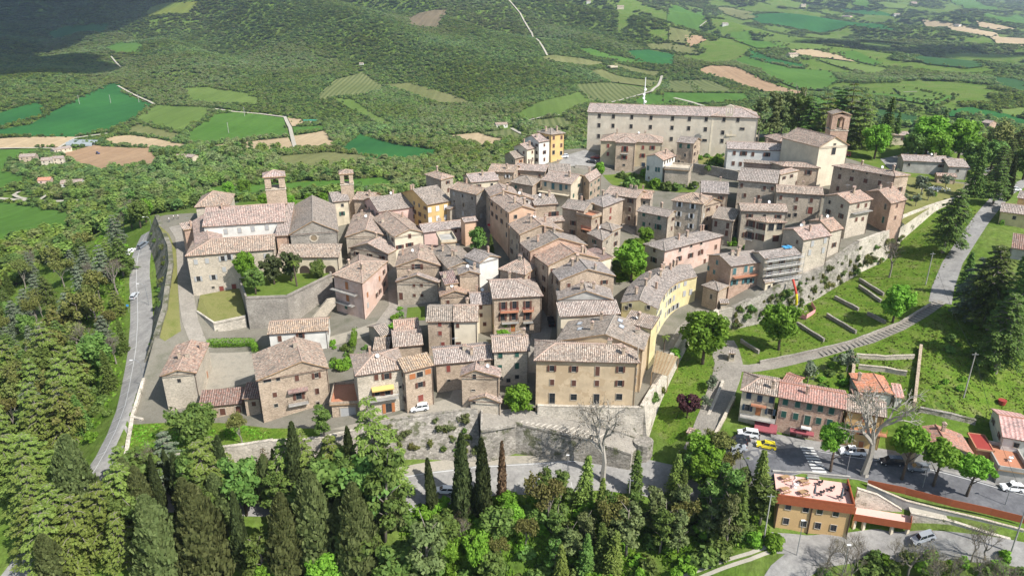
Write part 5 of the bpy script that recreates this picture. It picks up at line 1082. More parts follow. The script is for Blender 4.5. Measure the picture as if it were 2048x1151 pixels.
def v_fir(seed, mat, h=16, w=3.4, lev=30, droop=.35, base=.04, pads=17, size=.235):
    rg = np.random.default_rng(seed); C, U, V = [], [], []
    for k in range(lev):
        t = base+(1-base)*(k+rg.uniform(-.3,.3))/lev; L = w*(1-t)**.8*rg.uniform(.85,1.15)+.25; nb = int(6+6*(1-t))
        for b in range(nb):
            a = 2*math.pi*b/nb+k*1.3+rg.uniform(-.3,.3); l = L*rg.uniform(.7,1.12); dr = np.array([math.cos(a), math.sin(a), 0])
            u = rg.uniform(.2,1,pads); lat = rg.normal(size=pads)*.22*l*(1.1-u*.5); side = np.array([-dr[1], dr[0], 0])
            c = dr*(u*l)[:,None]+side*lat[:,None]; c[:,2] = t*h-droop*l*u**1.4+rg.normal(size=pads)*.12; C.append(c)
            f = unit(dr+.35*rg.normal(size=(pads,3))+np.array([0,0,-droop*.8])); s_ = unit(np.cross(f, np.array([0,0,1.])+.5*rg.normal(size=(pads,3)))); sc_ = rg.uniform(.7,1.3,(pads,1))*size
            U.append(s_*sc_*.6); V.append(f*sc_)
    m = MB(); m.tube([(0,0,-1.5),(0,0,h*.5),(0,0,h*.98)], [.3,.18,.03], 7); return m.mesh('trunk', BARK), quads_mesh('crown', np.concatenate(C), np.concatenate(U), np.concatenate(V), mat)
def v_cedar(seed, mat, h=15, w=5.4, lev=10, base=.12):
    rg = np.random.default_rng(seed); C, U, V = [], [], []; m = MB(); m.tube([(0,0,-1.5),(.1,.1,h*.5),(0,0,h*.97)], [.42,.25,.04], 8)
    for k in range(lev):
        t = base+(.96-base)*k/(lev-1); L0 = w*(1-t)**.65+.5; nb = 6 if t < .7 else 5
        for b in range(nb):
            a = 2*math.pi*b/nb+k*.9+rg.uniform(-.35,.35); l = L0*rg.uniform(.7,1.15); dr = np.array([math.cos(a), math.sin(a), 0]); side = np.array([-dr[1], dr[0], 0]); z0 = t*h; tip = -.16*l
            m.tube([(0,0,z0), tuple(dr*l*.55+np.array([0,0,z0+.18*l*.4])), tuple(dr*l*.98+np.array([0,0,z0+tip]))], [.10,.06,.02], 4, cap=False)
            n = int(26+l*24); u = rg.uniform(.18,1.02,n); wd = .24*l*np.sin(np.clip(u,0,1)*2.6)+.12; lat = rg.uniform(-1,1,n)*wd
            c = dr*(u*l)[:,None]+side*lat[:,None]; c[:,2] = z0+.08*l*np.sin(u*2.4)+tip*u**2-.22*np.abs(lat)-.05+rg.normal(size=n)*.07; C.append(c)
            f = unit(dr*.8+side*np.sign(lat)[:,None]*.7+rg.normal(size=(n,3))*.3+np.array([0,0,-.28])); s_ = unit(np.cross(f, np.array([0,0,1.])+.3*rg.normal(size=(n,3)))); sc_ = rg.uniform(.7,1.3,(n,1))*.21
            U.append(s_*sc_*.6); V.append(f*sc_)
    return m.mesh('trunk', BARKG), quads_mesh('crown', np.concatenate(C), np.concatenate(U), np.concatenate(V), mat)
def v_pine(seed, mat, h=13, w=3.4, n=34, size=.27):
    rg = np.random.default_rng(seed); t = rg.uniform(.3,1,n); a = rg.uniform(0,6.28,n); r = w*np.sqrt(np.clip(1.12-t,0,1))*rg.uniform(.35,1.05,n)
    cl = np.c_[r*np.cos(a), r*np.sin(a), t*h]; tr, _ = limbs(rg, h*.95, .24, 9, w*.75, BARKG, .3); return tr, crown_clumps(rg, cl, rg.uniform(.75,1.3,n), 85, size, mat, .55)
def v_bare(seed, h=9, bark=BARKG, leafm=None, levels=5, r0=.17, spread=.55, tw=3, lsz=.10, lper=2, upb=.18):
    rg = np.random.default_rng(seed); m = MB(); tips = []
    def grow(p, d, l, r, lev):
        q = p+d*l*.5+Vector(rg.normal(size=3)*l*.05); e_ = p+d*l; m.tube([p, q, e_], [r, r*.8, r*.6], 5 if lev > 3 else 3, cap=False)
        if lev == 0: tips.append(e_); tips.append(q); return
        for k in range(tw if lev < levels else tw+1):
            ax = Vector(rg.normal(size=3)); nd = (d+ax.normalized()*spread*rg.uniform(.6,1.25)+Vector((0,0,upb))).normalized(); grow(p+d*l*rg.uniform(.6,1), nd, l*rg.uniform(.6,.82), r*.56, lev-1)
    m.tube([(0,0,-1),(0,0,.3)], [r0*1.3,r0*1.05], 6, cap=False); grow(Vector((0,0,.2)), Vector((rg.uniform(-.08,.08), rg.uniform(-.08,.08), 1)), h*.30, r0, levels)
    tr = m.mesh('trunk', bark); cr = None
    if leafm:
        P = np.repeat(np.array([tuple(t) for t in tips]), lper, 0); P = P+rg.normal(size=P.shape)*.25; U, V = oriented(rg, P, rdir(rg, len(P)), lsz); cr = quads_mesh('crown', P, U, V, leafm)
    return tr, cr
def v_shrub(seed, mat, w=1.4, h=1.8, n=16, per=60, size=.2):
    rg = np.random.default_rng(seed); d = rdir(rg, n); d[:,2] = np.abs(d[:,2]); cl = d*rg.uniform(.2,1,(n,1))*np.array([w*.8,w*.8,h*.7])+np.array([0,0,.25]); m = MB(); m.tube([(0,0,-.4),(0,0,h*.5)], [.06,.03], 5); return m.mesh('stem', BARK), crown_clumps(rg, cl, rg.uniform(.35,.6,n)*w/1.4, per, size, mat, 1, 'foliage')
def v_palm(seed, h=5.5, fronds=34):
    rg = np.random.default_rng(seed); m = MB(); m.tube([(0,0,-.6),(0,0,h)], [.2,.16], 8); t = m.mesh('trunk', BARK); C, U, V = [], [], []
    for k in range(fronds):
        a = k*2.4; el = rg.uniform(-.5,1.0); n = 9; u = np.linspace(.15,1,n); l = 1.5; hx = np.cos(el)*u*l; zz = np.sin(el)*u*l-.5*u**2; dr = np.array([math.cos(a),math.sin(a),0]); c = dr*hx[:,None]; c[:,2] = h+zz
        s_ = np.repeat(np.array([[-dr[1],dr[0],0]]),n,0)*(.30*(1.1-u))[:,None]; C.append(c); U.append(s_+.02); V.append(dr*np.ones((n,1))*.12+np.array([0,0,-.05]))
    return t, quads_mesh('crown', np.concatenate(C), np.concatenate(U), np.concatenate(V), L_CED)
VAR = {}
def variants(key):
    if key in VAR: return VAR[key]
    mk = dict(round=lambda s: v_round(s, L_DEC), linden=lambda s: v_round(s, L_DEC, 8, 2.2, 64, 70, .22, BARK, .7), yew=lambda s: v_round(s, L_CYP, 6, 1.7, 46, 70, .17, BARK, .05), bush=lambda s: v_round(s, L_MID, 5, 2.6, 60, 80, .18, BARK, .05), mid=lambda s: v_round(s, L_MID, 10, 3.3, 46, 62, .34), spring=lambda s: v_round(s, L_SPR, 10, 3.2, 30, 50, .25, BARKG),
      cypress=lambda s: v_cypress(s, L_CYP), drycypress=lambda s: v_cypress(s, L_DRY, 12, .75, 1500), fir=lambda s: v_cypress(s, L_FIR, 15, 2.5+.25*(s%3), 7000, 1.45), firgreen=lambda s: v_fir(s, L_CED, 15, 3.0, 20, .45, .08), spruce=lambda s: v_fir(s, L_MID, 14, 2.6, 22, .3),
      cedar=lambda s: v_cedar(s, L_CED), bluecedar=lambda s: v_cedar(s, L_BLU, 14, 4.6), darkcedar=lambda s: v_cedar(s, L_MID, 16, 5.4, 14, .2), pine=lambda s: v_pine(s, L_FIR), pinegreen=lambda s: v_pine(s, L_MID), purple=lambda s: v_round(s, L_PUR, 4.5, 1.9, 30, 55, .2), olive=lambda s: v_round(s, L_BLU, 4, 1.7, 16, 40, .16, BARKG),
      bare=lambda s: v_bare(s, 9, BARKG, L_BUD, 5, .17, .6, 3, .045, 1), budding=lambda s: v_bare(s, 10, BARKG, L_SPR, 5, .18, .55, 3, .16, 4), plane=lambda s: v_bare(s, 15, BARKP, L_BUD, 5, .55, .95, 3, .07, 1, .05), deadfir=lambda s: v_fir(s, L_BUD, 12, 2.6, 16, .25, .2, 3, .12),
      shrub=lambda s: v_shrub(s, L_DEC), shrubmid=lambda s: v_shrub(s, L_MID), shrubdark=lambda s: v_shrub(s, L_CYP, 1.5, 2.2), palm=lambda s: v_palm(s), ivy=lambda s: v_shrub(s, (L_MID, L_FIR, L_SPR)[s % 3], 1.3, 1.2, 14, 40, .13))[key]
    nv = dict(fir=5, cedar=5, bluecedar=4, cypress=4, budding=4, plane=2, palm=1, drycypress=1, purple=1, deadfir=1).get(key, 3); out_ = []
    for s in range(nv):
        me = mk(101+s*17+len(key)); zz = [v.co.z for mm in me if mm for v in (mm.vertices if len(mm.vertices) < 400 else list(mm.vertices)[::7])]; out_.append((me, max(zz)))
    VAR[key] = out_; return out_
NAMES = dict(round=('leafy_tree','tree'), linden=('street_tree','tree'), mid=('leafy_tree','tree'), spring=('leafy_tree','tree'), cypress=('cypress_tree','tree'), drycypress=('cypress_tree','tree'), fir=('conifer_tree','tree'), firgreen=('conifer_tree','tree'), spruce=('conifer_tree','tree'), cedar=('cedar_tree','tree'), bluecedar=('cedar_tree','tree'), darkcedar=('cedar_tree','tree'), pine=('pine_tree','tree'), pinegreen=('pine_tree','tree'), purple=('plum_tree','tree'), olive=('olive_tree','tree'), bare=('bare_tree','tree'), budding=('budding_tree','tree'), plane=('plane_tree','tree'), deadfir=('dead_conifer','tree'), shrub=('shrub','shrub'), shrubmid=('shrub','shrub'), shrubdark=('shrub','shrub'), yew=('yew_tree','tree'), bush=('bush','shrub'), palm=('palm_tree','tree'), ivy=('ivy_clump','plant'))
TR = random.Random(5)
def plant(key, p, h, label, group=None, wide=1.0, var=None):
    vs_ = variants(key); (tm, cm), hh = vs_[TR.randrange(len(vs_)) if var is None else var % len(vs_)]; s = h/hh; nm, cat = NAMES[key]
    o = empty(nm, p, label, cat, group, TR.uniform(0, 6.28)); o.scale = (s*wide*TR.uniform(.88,1.14), s*wide*TR.uniform(.88,1.14), s); o.rotation_euler[0] = TR.gauss(0,.03); o.rotation_euler[1] = TR.gauss(0,.03)
    sub('stem' if cat != 'tree' else 'trunk', tm, o)
    if cm: sub('foliage' if cat != 'tree' else 'crown', cm, o)
    return o
def tree(key, bx, by, ty, label, f=None, group=None, wide=1.0, z=None):
    """base pixel, pixel row of the top"""
    p = (f or Gs)(bx, by) if z is None else PZ(bx, by, z); dep = p.y*CP-(p.z-CAMZ)*SP
    h = (by-ty)*dep/FOC/ (CP*.98); return plant(key, p, max(.8, h), label, group, wide)
# ---- singled-out trees (base x, base y, top y)
for a in [('cypress',925,1045,860,'dark cypress, left of the two before the lower road wall'),('cypress',968,1045,860,'dark cypress, right of the two before the lower road wall'),('drycypress',1004,1010,870,'slim dead brown cypress by the lower road'),
 ('cypress',866,1020,903,'short broad cypress beside the white car on the lower road'),('cypress',598,1010,826,'tallest cypress in front of the awning house'),('cypress',712,1010,838,'broad leaning cypress below the garage terrace'),('cypress',658,1015,880,'thin cypress between the two tall ones in front'),
 ('cypress',492,1150,965,'slender cypress column low in the left foreground'),('fir',722,1160,945,'big olive conifer low in the foreground left of centre'),('fir',575,1175,965,'broad olive conifer at the bottom left'),('fir',420,1165,950,'olive conifer left of the slender cypress'),('fir',640,1130,920,'olive conifer behind the bright foreground bush'),
 ('fir',345,1180,960,'wide olive conifer at the bottom left corner wood'),('pine',855,1190,1005,'blue-green pine at the bottom centre'),('pinegreen',770,1080,870,'tall pine left of the lower road car'),('cedar',765,1010,790,'bright cedar in front of the striped awning',None,None,.72),('cedar',620,990,845,'yellow-green cedar below the balcony house',None,None,.75),
 ('cedar',440,985,862,'small bright cedar before the pale retaining wall'),('deadfir',535,1000,885,'bare dead conifer before the pale retaining wall'),('bluecedar',345,970,860,'silvery cedar at the end of the bright grass strip'),('bare',305,975,875,'small bare larch by the grass strip corner'),('round',655,1200,1100,'bright green round crown at the bottom edge'),('round',540,1215,1128,'second bright green crown at the bottom edge left'),
 ('round',1037,838,768,'bright street tree beside the ochre palazzo ramp'),('round',1405,728,622,'tall leafy tree against the sunlit rampart lane'),('round',1557,700,608,'big leafy tree below the scaffolded house'),('round',1785,645,570,'leafy tree on the terraced lawn by the stepped path'),
 ('linden',1660,942,846,'pollarded street tree beside the zebra crossing'),('linden',1803,958,846,'first pollarded street tree right of the plane tree'),('linden',1866,972,878,'middle pollarded street tree above the steel wall'),('linden',1932,992,904,'rightmost pollarded street tree above the steel wall'),
 ('plane',1728,950,752,'big pale-barked plane tree with bare white limbs',None,None,.62),('plane',1205,962,782,'bare white-barked tree in front of the ochre palazzo',None,None,.6),('purple',1374,834,785,'small purple-leaved plum tree on the lawn'),('olive',1425,782,752,'grey olive bush on the lawn by the lane'),('olive',1410,815,790,'lower grey olive bush near the plum tree'),
 ('darkcedar',1885,505,385,'lone cedar beside the upper right lane'),('spruce',1947,392,288,'tall spruce at the top of the right lane'),('cypress',2012,402,315,'dark cypress pair at the top of the right lane'),('bare',1778,555,478,'bare leaning tree against the right rampart'),
 ('darkcedar',1975,660,500,'big blue-green cedar at the right edge'),('bluecedar',1940,640,520,'silvery cedar left in the right-edge group'),('darkcedar',2030,700,520,'dark cedar farthest right in the right-edge group'),('darkcedar',1990,745,590,'lowest cedar of the right-edge group'),('spruce',1925,590,505,'young spruce by the lane in the right-edge group'),('spruce',2040,590,470,'tall spruce behind the right-edge cedars'),
 ('mid',960,508,455,'olive-green tree on the little square by the main street'),('spruce',983,505,470,'small conifer on the little square by the main street'),('round',1000,668,640,'leafy bush in front of the red balconies'),('round',1262,562,488,'tree in the garden hollow beside the rose house'),('round',1280,540,500,'second tree in the garden hollow'),('mid',1235,555,520,'bush at the left of the garden hollow')]:
    tree(*a)
for a in [('yew',549,568,512,'dark yew, left one in the monastery garden'),('yew',583,562,505,'dark yew, right one in the monastery garden',None,None,1.1),('round',497,566,505,'leafy tree at the left end of the monastery garden'),('mid',512,588,538,'olive-leaved tree at the garden wall corner'),('palm',594,572,521,'palm tree on the monastery lawn'),('bush',638,555,517,'round clipped shrub by the church portico',None,None,.8)]:
    tree(*a, z=19.5)
for a in [('palm',1327,708,668,'single palm above the lane pergola')]: tree(*a)
for a in [('bush',395,880,805,'big dark bush at the foot of the corner house'),('budding',485,888,825,'bare reddish bush below the low outbuilding'),('pinegreen',650,880,800,'thin grey-green conifer under the balcony house')]: tree(*a)
# ---- woods: left slope
def scatter(poly, n, spacing, kinds, hr, label, group, f=None, lim=300):
    xs = [p[0] for p in poly]; ys = [p[1] for p in poly]; got = []; tries = 0; ks = [k for k, w_ in kinds for _ in range(w_)]
    while len(got) < n and tries < n*40:
        tries += 1; x, y = TR.uniform(min(xs), max(xs)), TR.uniform(min(ys), max(ys))
        if not inside(poly, x, y)[0] or any((x-a)**2+(1.8*(y-b))**2 < spacing**2 for a, b in got): continue
        got.append((x, y))
    for x, y in got:
        k = TR.choice(ks); p = (f or Go)(x, y); plant(k, p, TR.uniform(*hr)*(1 if NAMES[k][1] == 'tree' else .28), label[k] if isinstance(label, dict) else label, group, TR.uniform(.9, 1.15))
LBL = dict(cedar='yellow-green cedar in the wood on the left slope', bluecedar='silvery cedar in the wood on the left slope', darkcedar='dark green cedar in the wood on the left slope', mid='leafy tree in the wood on the left slope', spring='pale spring-leaved tree in the wood on the left slope', budding='bare budding tree in the wood on the left slope', bare='leafless grey tree in the wood on the left slope', spruce='spruce in the wood on the left slope', round='bright leafy tree in the wood on the left slope', shrub='green bush in the wood on the left slope', shrubmid='dull green bush in the wood on the left slope', fir='olive conifer in the wood on the left slope')
scatter([(-60,640),(0,560),(90,525),(180,490),(235,470),(258,520),(250,600),(255,700),(238,780),(215,830),(180,870),(140,900),(-60,900)], 105, 26, [('bluecedar',4),('spring',3),('budding',3),('mid',3),('darkcedar',3),('cedar',1),('bare',2),('spruce',1)], (8, 13), LBL, 'wood on the left slope')
scatter([(-80,760),(120,740),(190,830),(150,930),(110,1010),(-80,1010)], 16, 55, [('cedar',1)], (14, 18), LBL, 'wood on the left slope')
scatter([(230,440),(300,430),(290,470),(250,500)], 7, 16, [('mid',2),('bare',2),('darkcedar',1),('round',1)], (8, 12), LBL, 'wood on the left slope')
LB2 = {k: v.replace('in the wood on the left slope', 'in the belt below the left road') for k, v in LBL.items()}
scatter([(60,1010),(240,985),(300,1010),(330,1150),(40,1200)], 12, 50, [('cedar',3),('fir',2)], (13, 17), LB2, 'trees below the left road')
LB3 = {k: v.replace('in the wood on the left slope', 'in the foreground wood') for k, v in LBL.items()}; LB3.update(spruce='spruce in the foreground wood', firgreen='light green conifer in the foreground wood', fir='olive conifer in the foreground wood', pine='pine in the foreground wood', pinegreen='green pine in the foreground wood')
scatter([(250,1030),(800,1020),(820,1190),(240,1190)], 16, 55, [('fir',4),('mid',1),('pinegreen',1)], (11, 15), LB3, 'foreground wood')
scatter([(230,990),(420,992),(620,996),(800,1000),(800,1030),(500,1040),(240,1025)], 26, 22, [('cypress',1),('fir',3),('cedar',3),('pinegreen',2),('mid',1)], (11, 16), {**LB3, 'cypress': 'dark cypress in the foreground wood'}, 'foreground wood')
scatter([(1080,1005),(1300,990),(1420,960),(1520,990),(1530,1070),(1400,1110),(1180,1170),(1080,1170)], 34, 34, [('pine',3),('pinegreen',4),('spruce',2),('firgreen',2),('budding',3)], (9, 13), LB3, 'foreground wood')
scatter([(860,1050),(1080,1000),(1080,1170),(860,1190)], 12, 40, [('budding',4),('round',3),('mid',2),('bare',2)], (6, 10), LB3, 'foreground wood')
scatter([(1330,950),(1440,905),(1490,950),(1450,990),(1350,980)], 8, 30, [('round',2),('pinegreen',2),('budding',2)], (6, 9), LB3, 'foreground wood')
LB4 = dict(shrub='bright green bush on the foreground slope', shrubmid='dull green bush on the foreground slope', bare='leafless bush on the foreground slope', budding='budding thin tree on the foreground slope')
scatter([(800,1010),(1230,1000),(1540,1060),(1560,1090),(1400,1140),(1200,1200),(800,1200)], 95, 17, [('shrub',4),('shrubmid',3)], (6, 12), LB4, 'bushes on the foreground slope')
scatter([(1640,1125),(1800,1112),(2060,1118),(2060,1200),(1600,1200)], 48, 20, [('bare',3),('shrubmid',3),('shrub',2)], (6, 9), LB4, 'bushes on the foreground slope')
scatter([(200,470),(262,470),(262,560),(256,640),(258,720),(240,790),(205,860),(165,930),(100,960),(60,820),(150,600)], 60, 18, [('shrub',3),('shrubmid',3)], (5, 9), {k: v.replace('foreground', 'left road') for k, v in LB4.items()}, 'bushes along the left road')
# ---- trees behind the upper town
LU = dict(pine='tall pine behind the convent end', darkcedar='cedar behind the brick bell tower', cedar='light cedar behind the brick bell tower', pinegreen='green pine behind the convent end', round='round bright tree on the upper square', mid='leafy tree on the upper square', spring='pale leafy tree by the upper square', spruce='spruce behind the upper square')
for i_, (k, x, y, t) in enumerate([('pine',1535,282,190),('pine',1560,280,185),('pinegreen',1590,283,192),('pine',1515,285,200),('darkcedar',1615,290,205),('cedar',1640,292,198),('cedar',1690,290,182),('cedar',1720,295,200),('spruce',1765,290,205),('darkcedar',1665,285,190),('pine',1580,275,180),
 ('round',1748,318,255),('round',1850,315,238),('round',1915,322,245),('mid',1820,325,270),('spring',1990,320,250),('spring',1960,310,270),('spring',2040,330,262),('darkcedar',2010,350,285),('spruce',1880,290,225),('spruce',1790,288,230),('mid',2045,360,300),('darkcedar',1995,375,300),('round',1870,330,270),('mid',1980,340,285),('spring',1930,300,255),('darkcedar',1985,410,330),('mid',1950,350,290)]):
    tree(k, x, y, t, LU[k], None, 'trees behind the upper town', 1.15 if k in ('round','mid') else 1.0)
# ---- shrubs in town gardens
for i_, (k, x, y, t, lb) in enumerate([('shrub',1198,343,325,'green bush below the upper car park wall'),('shrubmid',1262,372,352,'dark bush on the terrace below the tan building'),('shrub',1310,375,355,'broad hedge bush below the white red-roofed house'),('shrubmid',1330,380,362,'second hedge bush below the white red-roofed house'),('shrub',1432,330,310,'bush in the terraced garden left of the long white house'),('shrubmid',1420,345,325,'lower bush in the terraced garden'),('shrub',1462,488,472,'bush at the foot of the corner loggia house'),('ivy',1650,495,478,'trailing green plants on the rampart pergola'),
 ('shrub',1680,800,775,'bush behind the brick house gardens'),('shrubmid',1610,780,762,'small bush in the allotment'),('shrub',1350,712,694,'low bush beside the pergola steps'),('shrubmid',1305,800,785,'bush at the lower end of the pergola'),('round',460,395,365,'leafy tree, left of the pair behind the monastery roof'),('round',492,397,362,'leafy tree, right of the pair behind the monastery roof'),('mid',600,385,372,'bush row behind the church'),('shrub',690,735,712,'climbing greenery beside the garage terrace'),('round',293,445,400,'bright round tree at the rampart end')]):
    tree(k, x, y, t, lb)
def hedge(label, pts, h, wd, n, f=Gt):
    P = resample([f(*p) for p in pts], .4); rg = np.random.default_rng(len(label)); C, Nn = [], []
    for p in P:
        d = rg.uniform(-1,1,(n,3)); ax = rg.integers(0,3,n); d[np.arange(n),ax] = np.sign(d[np.arange(n),ax]); C.append(np.array(p)+d*np.array([wd/2,wd/2,h/2])+np.array([0,0,h/2])); Nn.append(unit(d+.5*rg.normal(size=(n,3))))
    C = np.concatenate(C); Nn = np.concatenate(Nn); o = C.mean(0); U, V = oriented(rg, C, Nn, .14); ob = bpy.data.objects.new('hedge', quads_mesh('hedge', C-o, U, V, L_DEC)); COL.objects.link(ob); ob.location = o; tag(ob, label, 'hedge')
hedge('clipped hedge behind the courtyard terrace', [(418,692),(505,690),(512,705)], 2.0, 1.4, 70)
hedge('tall clipped hedge in the lower courtyard', [(706,700),(710,672)], 2.4, 1.2, 70)
hedge('low clipped hedge above the garage terrace', [(662,735),(706,732)], 1.8, 1.2, 70)
hedge('hedge along the yellow bungalow garden', [(2003,450),(2008,425)], 1.5, 1.0, 60, Go)

# ---- garden shrubs between the houses and creepers on the ramparts
GL = dict(shrub='green garden bush among the town houses', shrubmid='dull green garden bush among the town houses', round='small leafy garden tree among the town houses', olive='grey olive tree among the town houses')
scatter([(1210,352),(1260,347),(1340,360),(1400,376),(1385,388),(1300,378),(1225,368)], 12, 14, [('shrub',2),('shrubmid',2)], (6, 11), GL, 'garden bushes in town', Gt)
scatter([(1700,335),(1780,350),(1900,372),(1860,405),(1800,430),(1775,415),(1790,380)], 16, 16, [('shrub',2),('shrubmid',1),('olive',2)], (3, 8), GL, 'garden bushes in town', Gt)
scatter([(1400,345),(1395,315),(1450,305),(1460,340)], 7, 12, [('shrub',2),('shrubmid',2)], (5, 8), GL, 'garden bushes in town', Gt)
scatter([(1232,565),(1225,520),(1250,480),(1290,475),(1292,560)], 9, 15, [('shrub',2),('round',1)], (4, 7), GL, 'garden bushes in town', Gt)
scatter([(400,428),(560,424),(700,415),(700,408),(560,412),(400,418)], 14, 14, [('round',2),('shrub',1)], (4, 6), {k: v.replace('among the town houses','behind the monastery') for k, v in GL.items()}, 'bushes behind the monastery', Go)
IV = dict(ivy='creeper clump growing on the ramparts')
def creep(run, n, label, lo=.15, hi=.95, bat=.16):
    for k in range(n):
        i = TR.randrange(len(run)-1); p = run[i].lerp(run[i+1], TR.random()); t = (run[i+1]-run[i]); t.z = 0; t.normalize(); o = Vector((t.y,-t.x,0)); zf = float(zo(p.x+o.x*1.5, p.y+o.y*1.5)[0]); u = TR.uniform(lo, hi); z = p.z*(1-u)+zf*u
        plant('ivy', p+o*(bat*(p.z-z)+.1)+Vector((0,0,z-p.z)), TR.uniform(.5,1.8), label, 'creepers on the ramparts', TR.uniform(.6,1.1))
creep(E[20:24], 90, 'creeper clump on the rampart under the scaffolded house'); creep(E[23:26], 34, 'creeper clump on the rampart under the pair of red-roofed houses'); creep(E[17:20], 8, 'creeper clump on the sunlit rampart by the lane'); creep(E[12:15], 40, 'weed tuft on the rubble embankment wall', bat=.5); creep(E[0:6], 22, 'ivy clump on the tall dark rampart', bat=.55)

scatter([(660,690),(730,682),(738,735),(665,742)], 12, 11, [('shrub',2),('shrubmid',2)], (3, 6), GL, 'garden bushes in town', Gt)
scatter([(775,655),(800,610),(812,640),(800,680)], 8, 9, [('shrub',2),('shrubmid',2)], (3, 6), GL, 'garden bushes in town', Gt)
scatter([(985,668),(1040,660),(1040,690),(985,695)], 6, 11, [('shrub',2),('round',1)], (4, 6), GL, 'garden bushes in town', Gt)
scatter([(1470,480),(1440,490),(1500,500),(1560,500)], 7, 12, [('shrub',2),('shrubmid',2)], (4, 7), GL, 'garden bushes in town', Gt)
scatter([(1600,762),(1690,700),(1695,770),(1640,790)], 14, 13, [('shrub',2),('shrubmid',2),('olive',1)], (3, 6), {k: x.replace('among the town houses','in the allotment behind the brick house') for k, x in GL.items()}, 'allotment bushes', Go)
scatter([(1850,700),(1930,640),(2040,700),(1980,760),(1860,800)], 22, 16, [('shrub',2),('shrubmid',3)], (2, 6), {k: x.replace('among the town houses','on the green slope at the right') for k, x in GL.items()}, 'slope bushes', Go)

# ---- uneven grass and weeds on the open ground (uncountable)
def tufts(name, poly, n, mat, f=zo_, size=.22, seed=1):
    rg = np.random.default_rng(seed); xs = [p[0] for p in poly]; ys = [p[1] for p in poly]; gx = rg.uniform(min(xs), max(xs), n*2); gy = rg.uniform(min(ys), max(ys), n*2); den = np.sin(gx*.5+seed)*np.sin(gy*.43)+.6*np.sin(gx*1.3+gy*.9)
    k = inside(poly, gx, gy) & (den > rg.uniform(-1.2, .8, n*2)); gx, gy = gx[k], gy[k]; n = len(gx); z = f(gx, gy)+.08; C = np.c_[gx, gy, z]; up = unit(np.c_[.5*rg.normal(size=(n,2)), np.ones(n)]); t = unit(np.cross(up, rdir(rg, n))); s_ = size*rg.uniform(.5,1.6,(n,1)); o = C.mean(0)
    ob = bpy.data.objects.new(name, quads_mesh(name, C-o, t*s_, up*s_*.8, mat)); COL.objects.link(ob); ob.location = o; tag(ob, 'uneven tufts of grass and weeds on the open slopes', 'grass', None, 'stuff')
wp = lambda l, f=Go: [(f(*p).x, f(*p).y) for p in l]
L_GR = leaf('leaf_grass', (.10,.15,.025), (.17,.205,.05), .4, .02, .1)
tufts('grass_tufts', wp([(1300,860),(1345,770),(1382,690),(1440,650),(1560,600),(1640,575),(1720,540),(1800,480),(1880,440),(1950,410),(1955,440),(1905,500),(1870,570),(1850,610),(1700,676),(1510,722),(1462,690),(1445,740),(1410,800),(1380,860),(1340,890)]), 6500, L_GR, seed=2)
tufts('grass_tufts', wp([(1700,720),(1870,630),(2090,610),(2090,850),(1960,845),(1840,825)]), 4000, L_GR, seed=3)
tufts('grass_tufts', wp([(800,1010),(1230,985),(1540,1040),(1560,1080),(1400,1130),(1200,1190),(800,1190)]), 9000, L_DEC, seed=4, size=.35)
tufts('grass_tufts', wp([(200,470),(255,500),(250,640),(252,720),(232,790),(200,850),(150,900),(60,900),(100,640)]), 9000, L_DEC, seed=5, size=.4)
tufts('grass_tufts', wp([(265,850),(255,925),(400,895),(540,876),(540,858),(440,848),(340,848)], Gt), 1600, L_DEC, zt, seed=6, size=.25)
# ------------------------------------------------------------------ roads, lawns, paths
def opoly(lst, f=None): return [((f or Go)(*p).x, (f or Go)(*p).y) for p in lst]
zo1 = lambda x, y: zo(x, y)
sheet('meadow', opoly([(1296,850),(1340,770),(1378,680),(1440,640),(1560,585),(1640,552),(1720,505),(1800,455),(1880,418),(1955,400),(1960,440),(1915,500),(1880,570),(1860,610),(1700,680),(1500,728),(1455,690),(1440,740),(1415,800),(1385,860),(1340,890)]), zo1, 2.5, G_MEAD, .05, kind='structure')
sheet('garden_ground', opoly([(1505,745),(1700,700),(1870,625),(1930,600),(2090,600),(2090,860),(1960,850),(1840,830),(1700,800),(1600,775)]), zo1, 2.5, G_MEAD, .04, kind='structure')
sheet('grass_strip', opoly([(263,848),(250,928),(400,898),(540,878),(640,872),(640,856),(540,856),(440,845),(340,845)], Gt), zt, 2.0, G_MEAD, .05, kind='structure')
sheet('lawn_strip', opoly([(316,450),(338,468),(352,500),(356,560),(358,610),(362,662),(330,682),(314,672),(330,619),(337,575),(345,530),(341,496)], Gt), zt, 2.0, G_DRY, .05, kind='structure')
sheet('courtyard', opoly([(412,705),(505,702),(520,735),(500,765),(400,785)], Gt), zt, 2.5, A_COURT, .05, kind='structure')
sheet('front_lane', opoly([(660,858),(800,828),(900,795),(912,762),(945,768),(960,800),(953,817),(790,841),(720,860)], Gt), zt, 2.0, A_COURT, .05, kind='structure')
sheet('upper_lane', opoly([(1292,812),(1305,750),(1335,690),(1355,655),(1393,618),(1428,622),(1374,668)], Gt), zt, 2.0, A_PAVE, .05, kind='structure')
sheet('small_lawn', opoly([(812,640),(815,615),(850,612),(850,640)], Gt), zt, 1.5, G_LAWN, .06, kind='structure')
sheet('hollow_garden', opoly([(1232,565),(1225,520),(1250,480),(1290,475),(1292,560)], Gt), zt, 2.0, G_MEAD, .06, kind='structure')
sheet('upper_car_park', opoly([(1110,335),(1130,312),(1170,300),(1210,315),(1205,335),(1150,332)], Gt), zt, 2.5, A_ROAD, .06, kind='structure')
sheet('rubble_garden', opoly([(1810,450),(1780,420),(1790,390),(1850,375),(1900,385),(1870,410)], Gt), zt, 2.5, G_DRY, .06, kind='structure')
sheet('convent_garden', opoly([(1400,345),(1395,315),(1450,305),(1460,340)], Gt), zt, 2.5, G_DRY, .06, kind='structure')
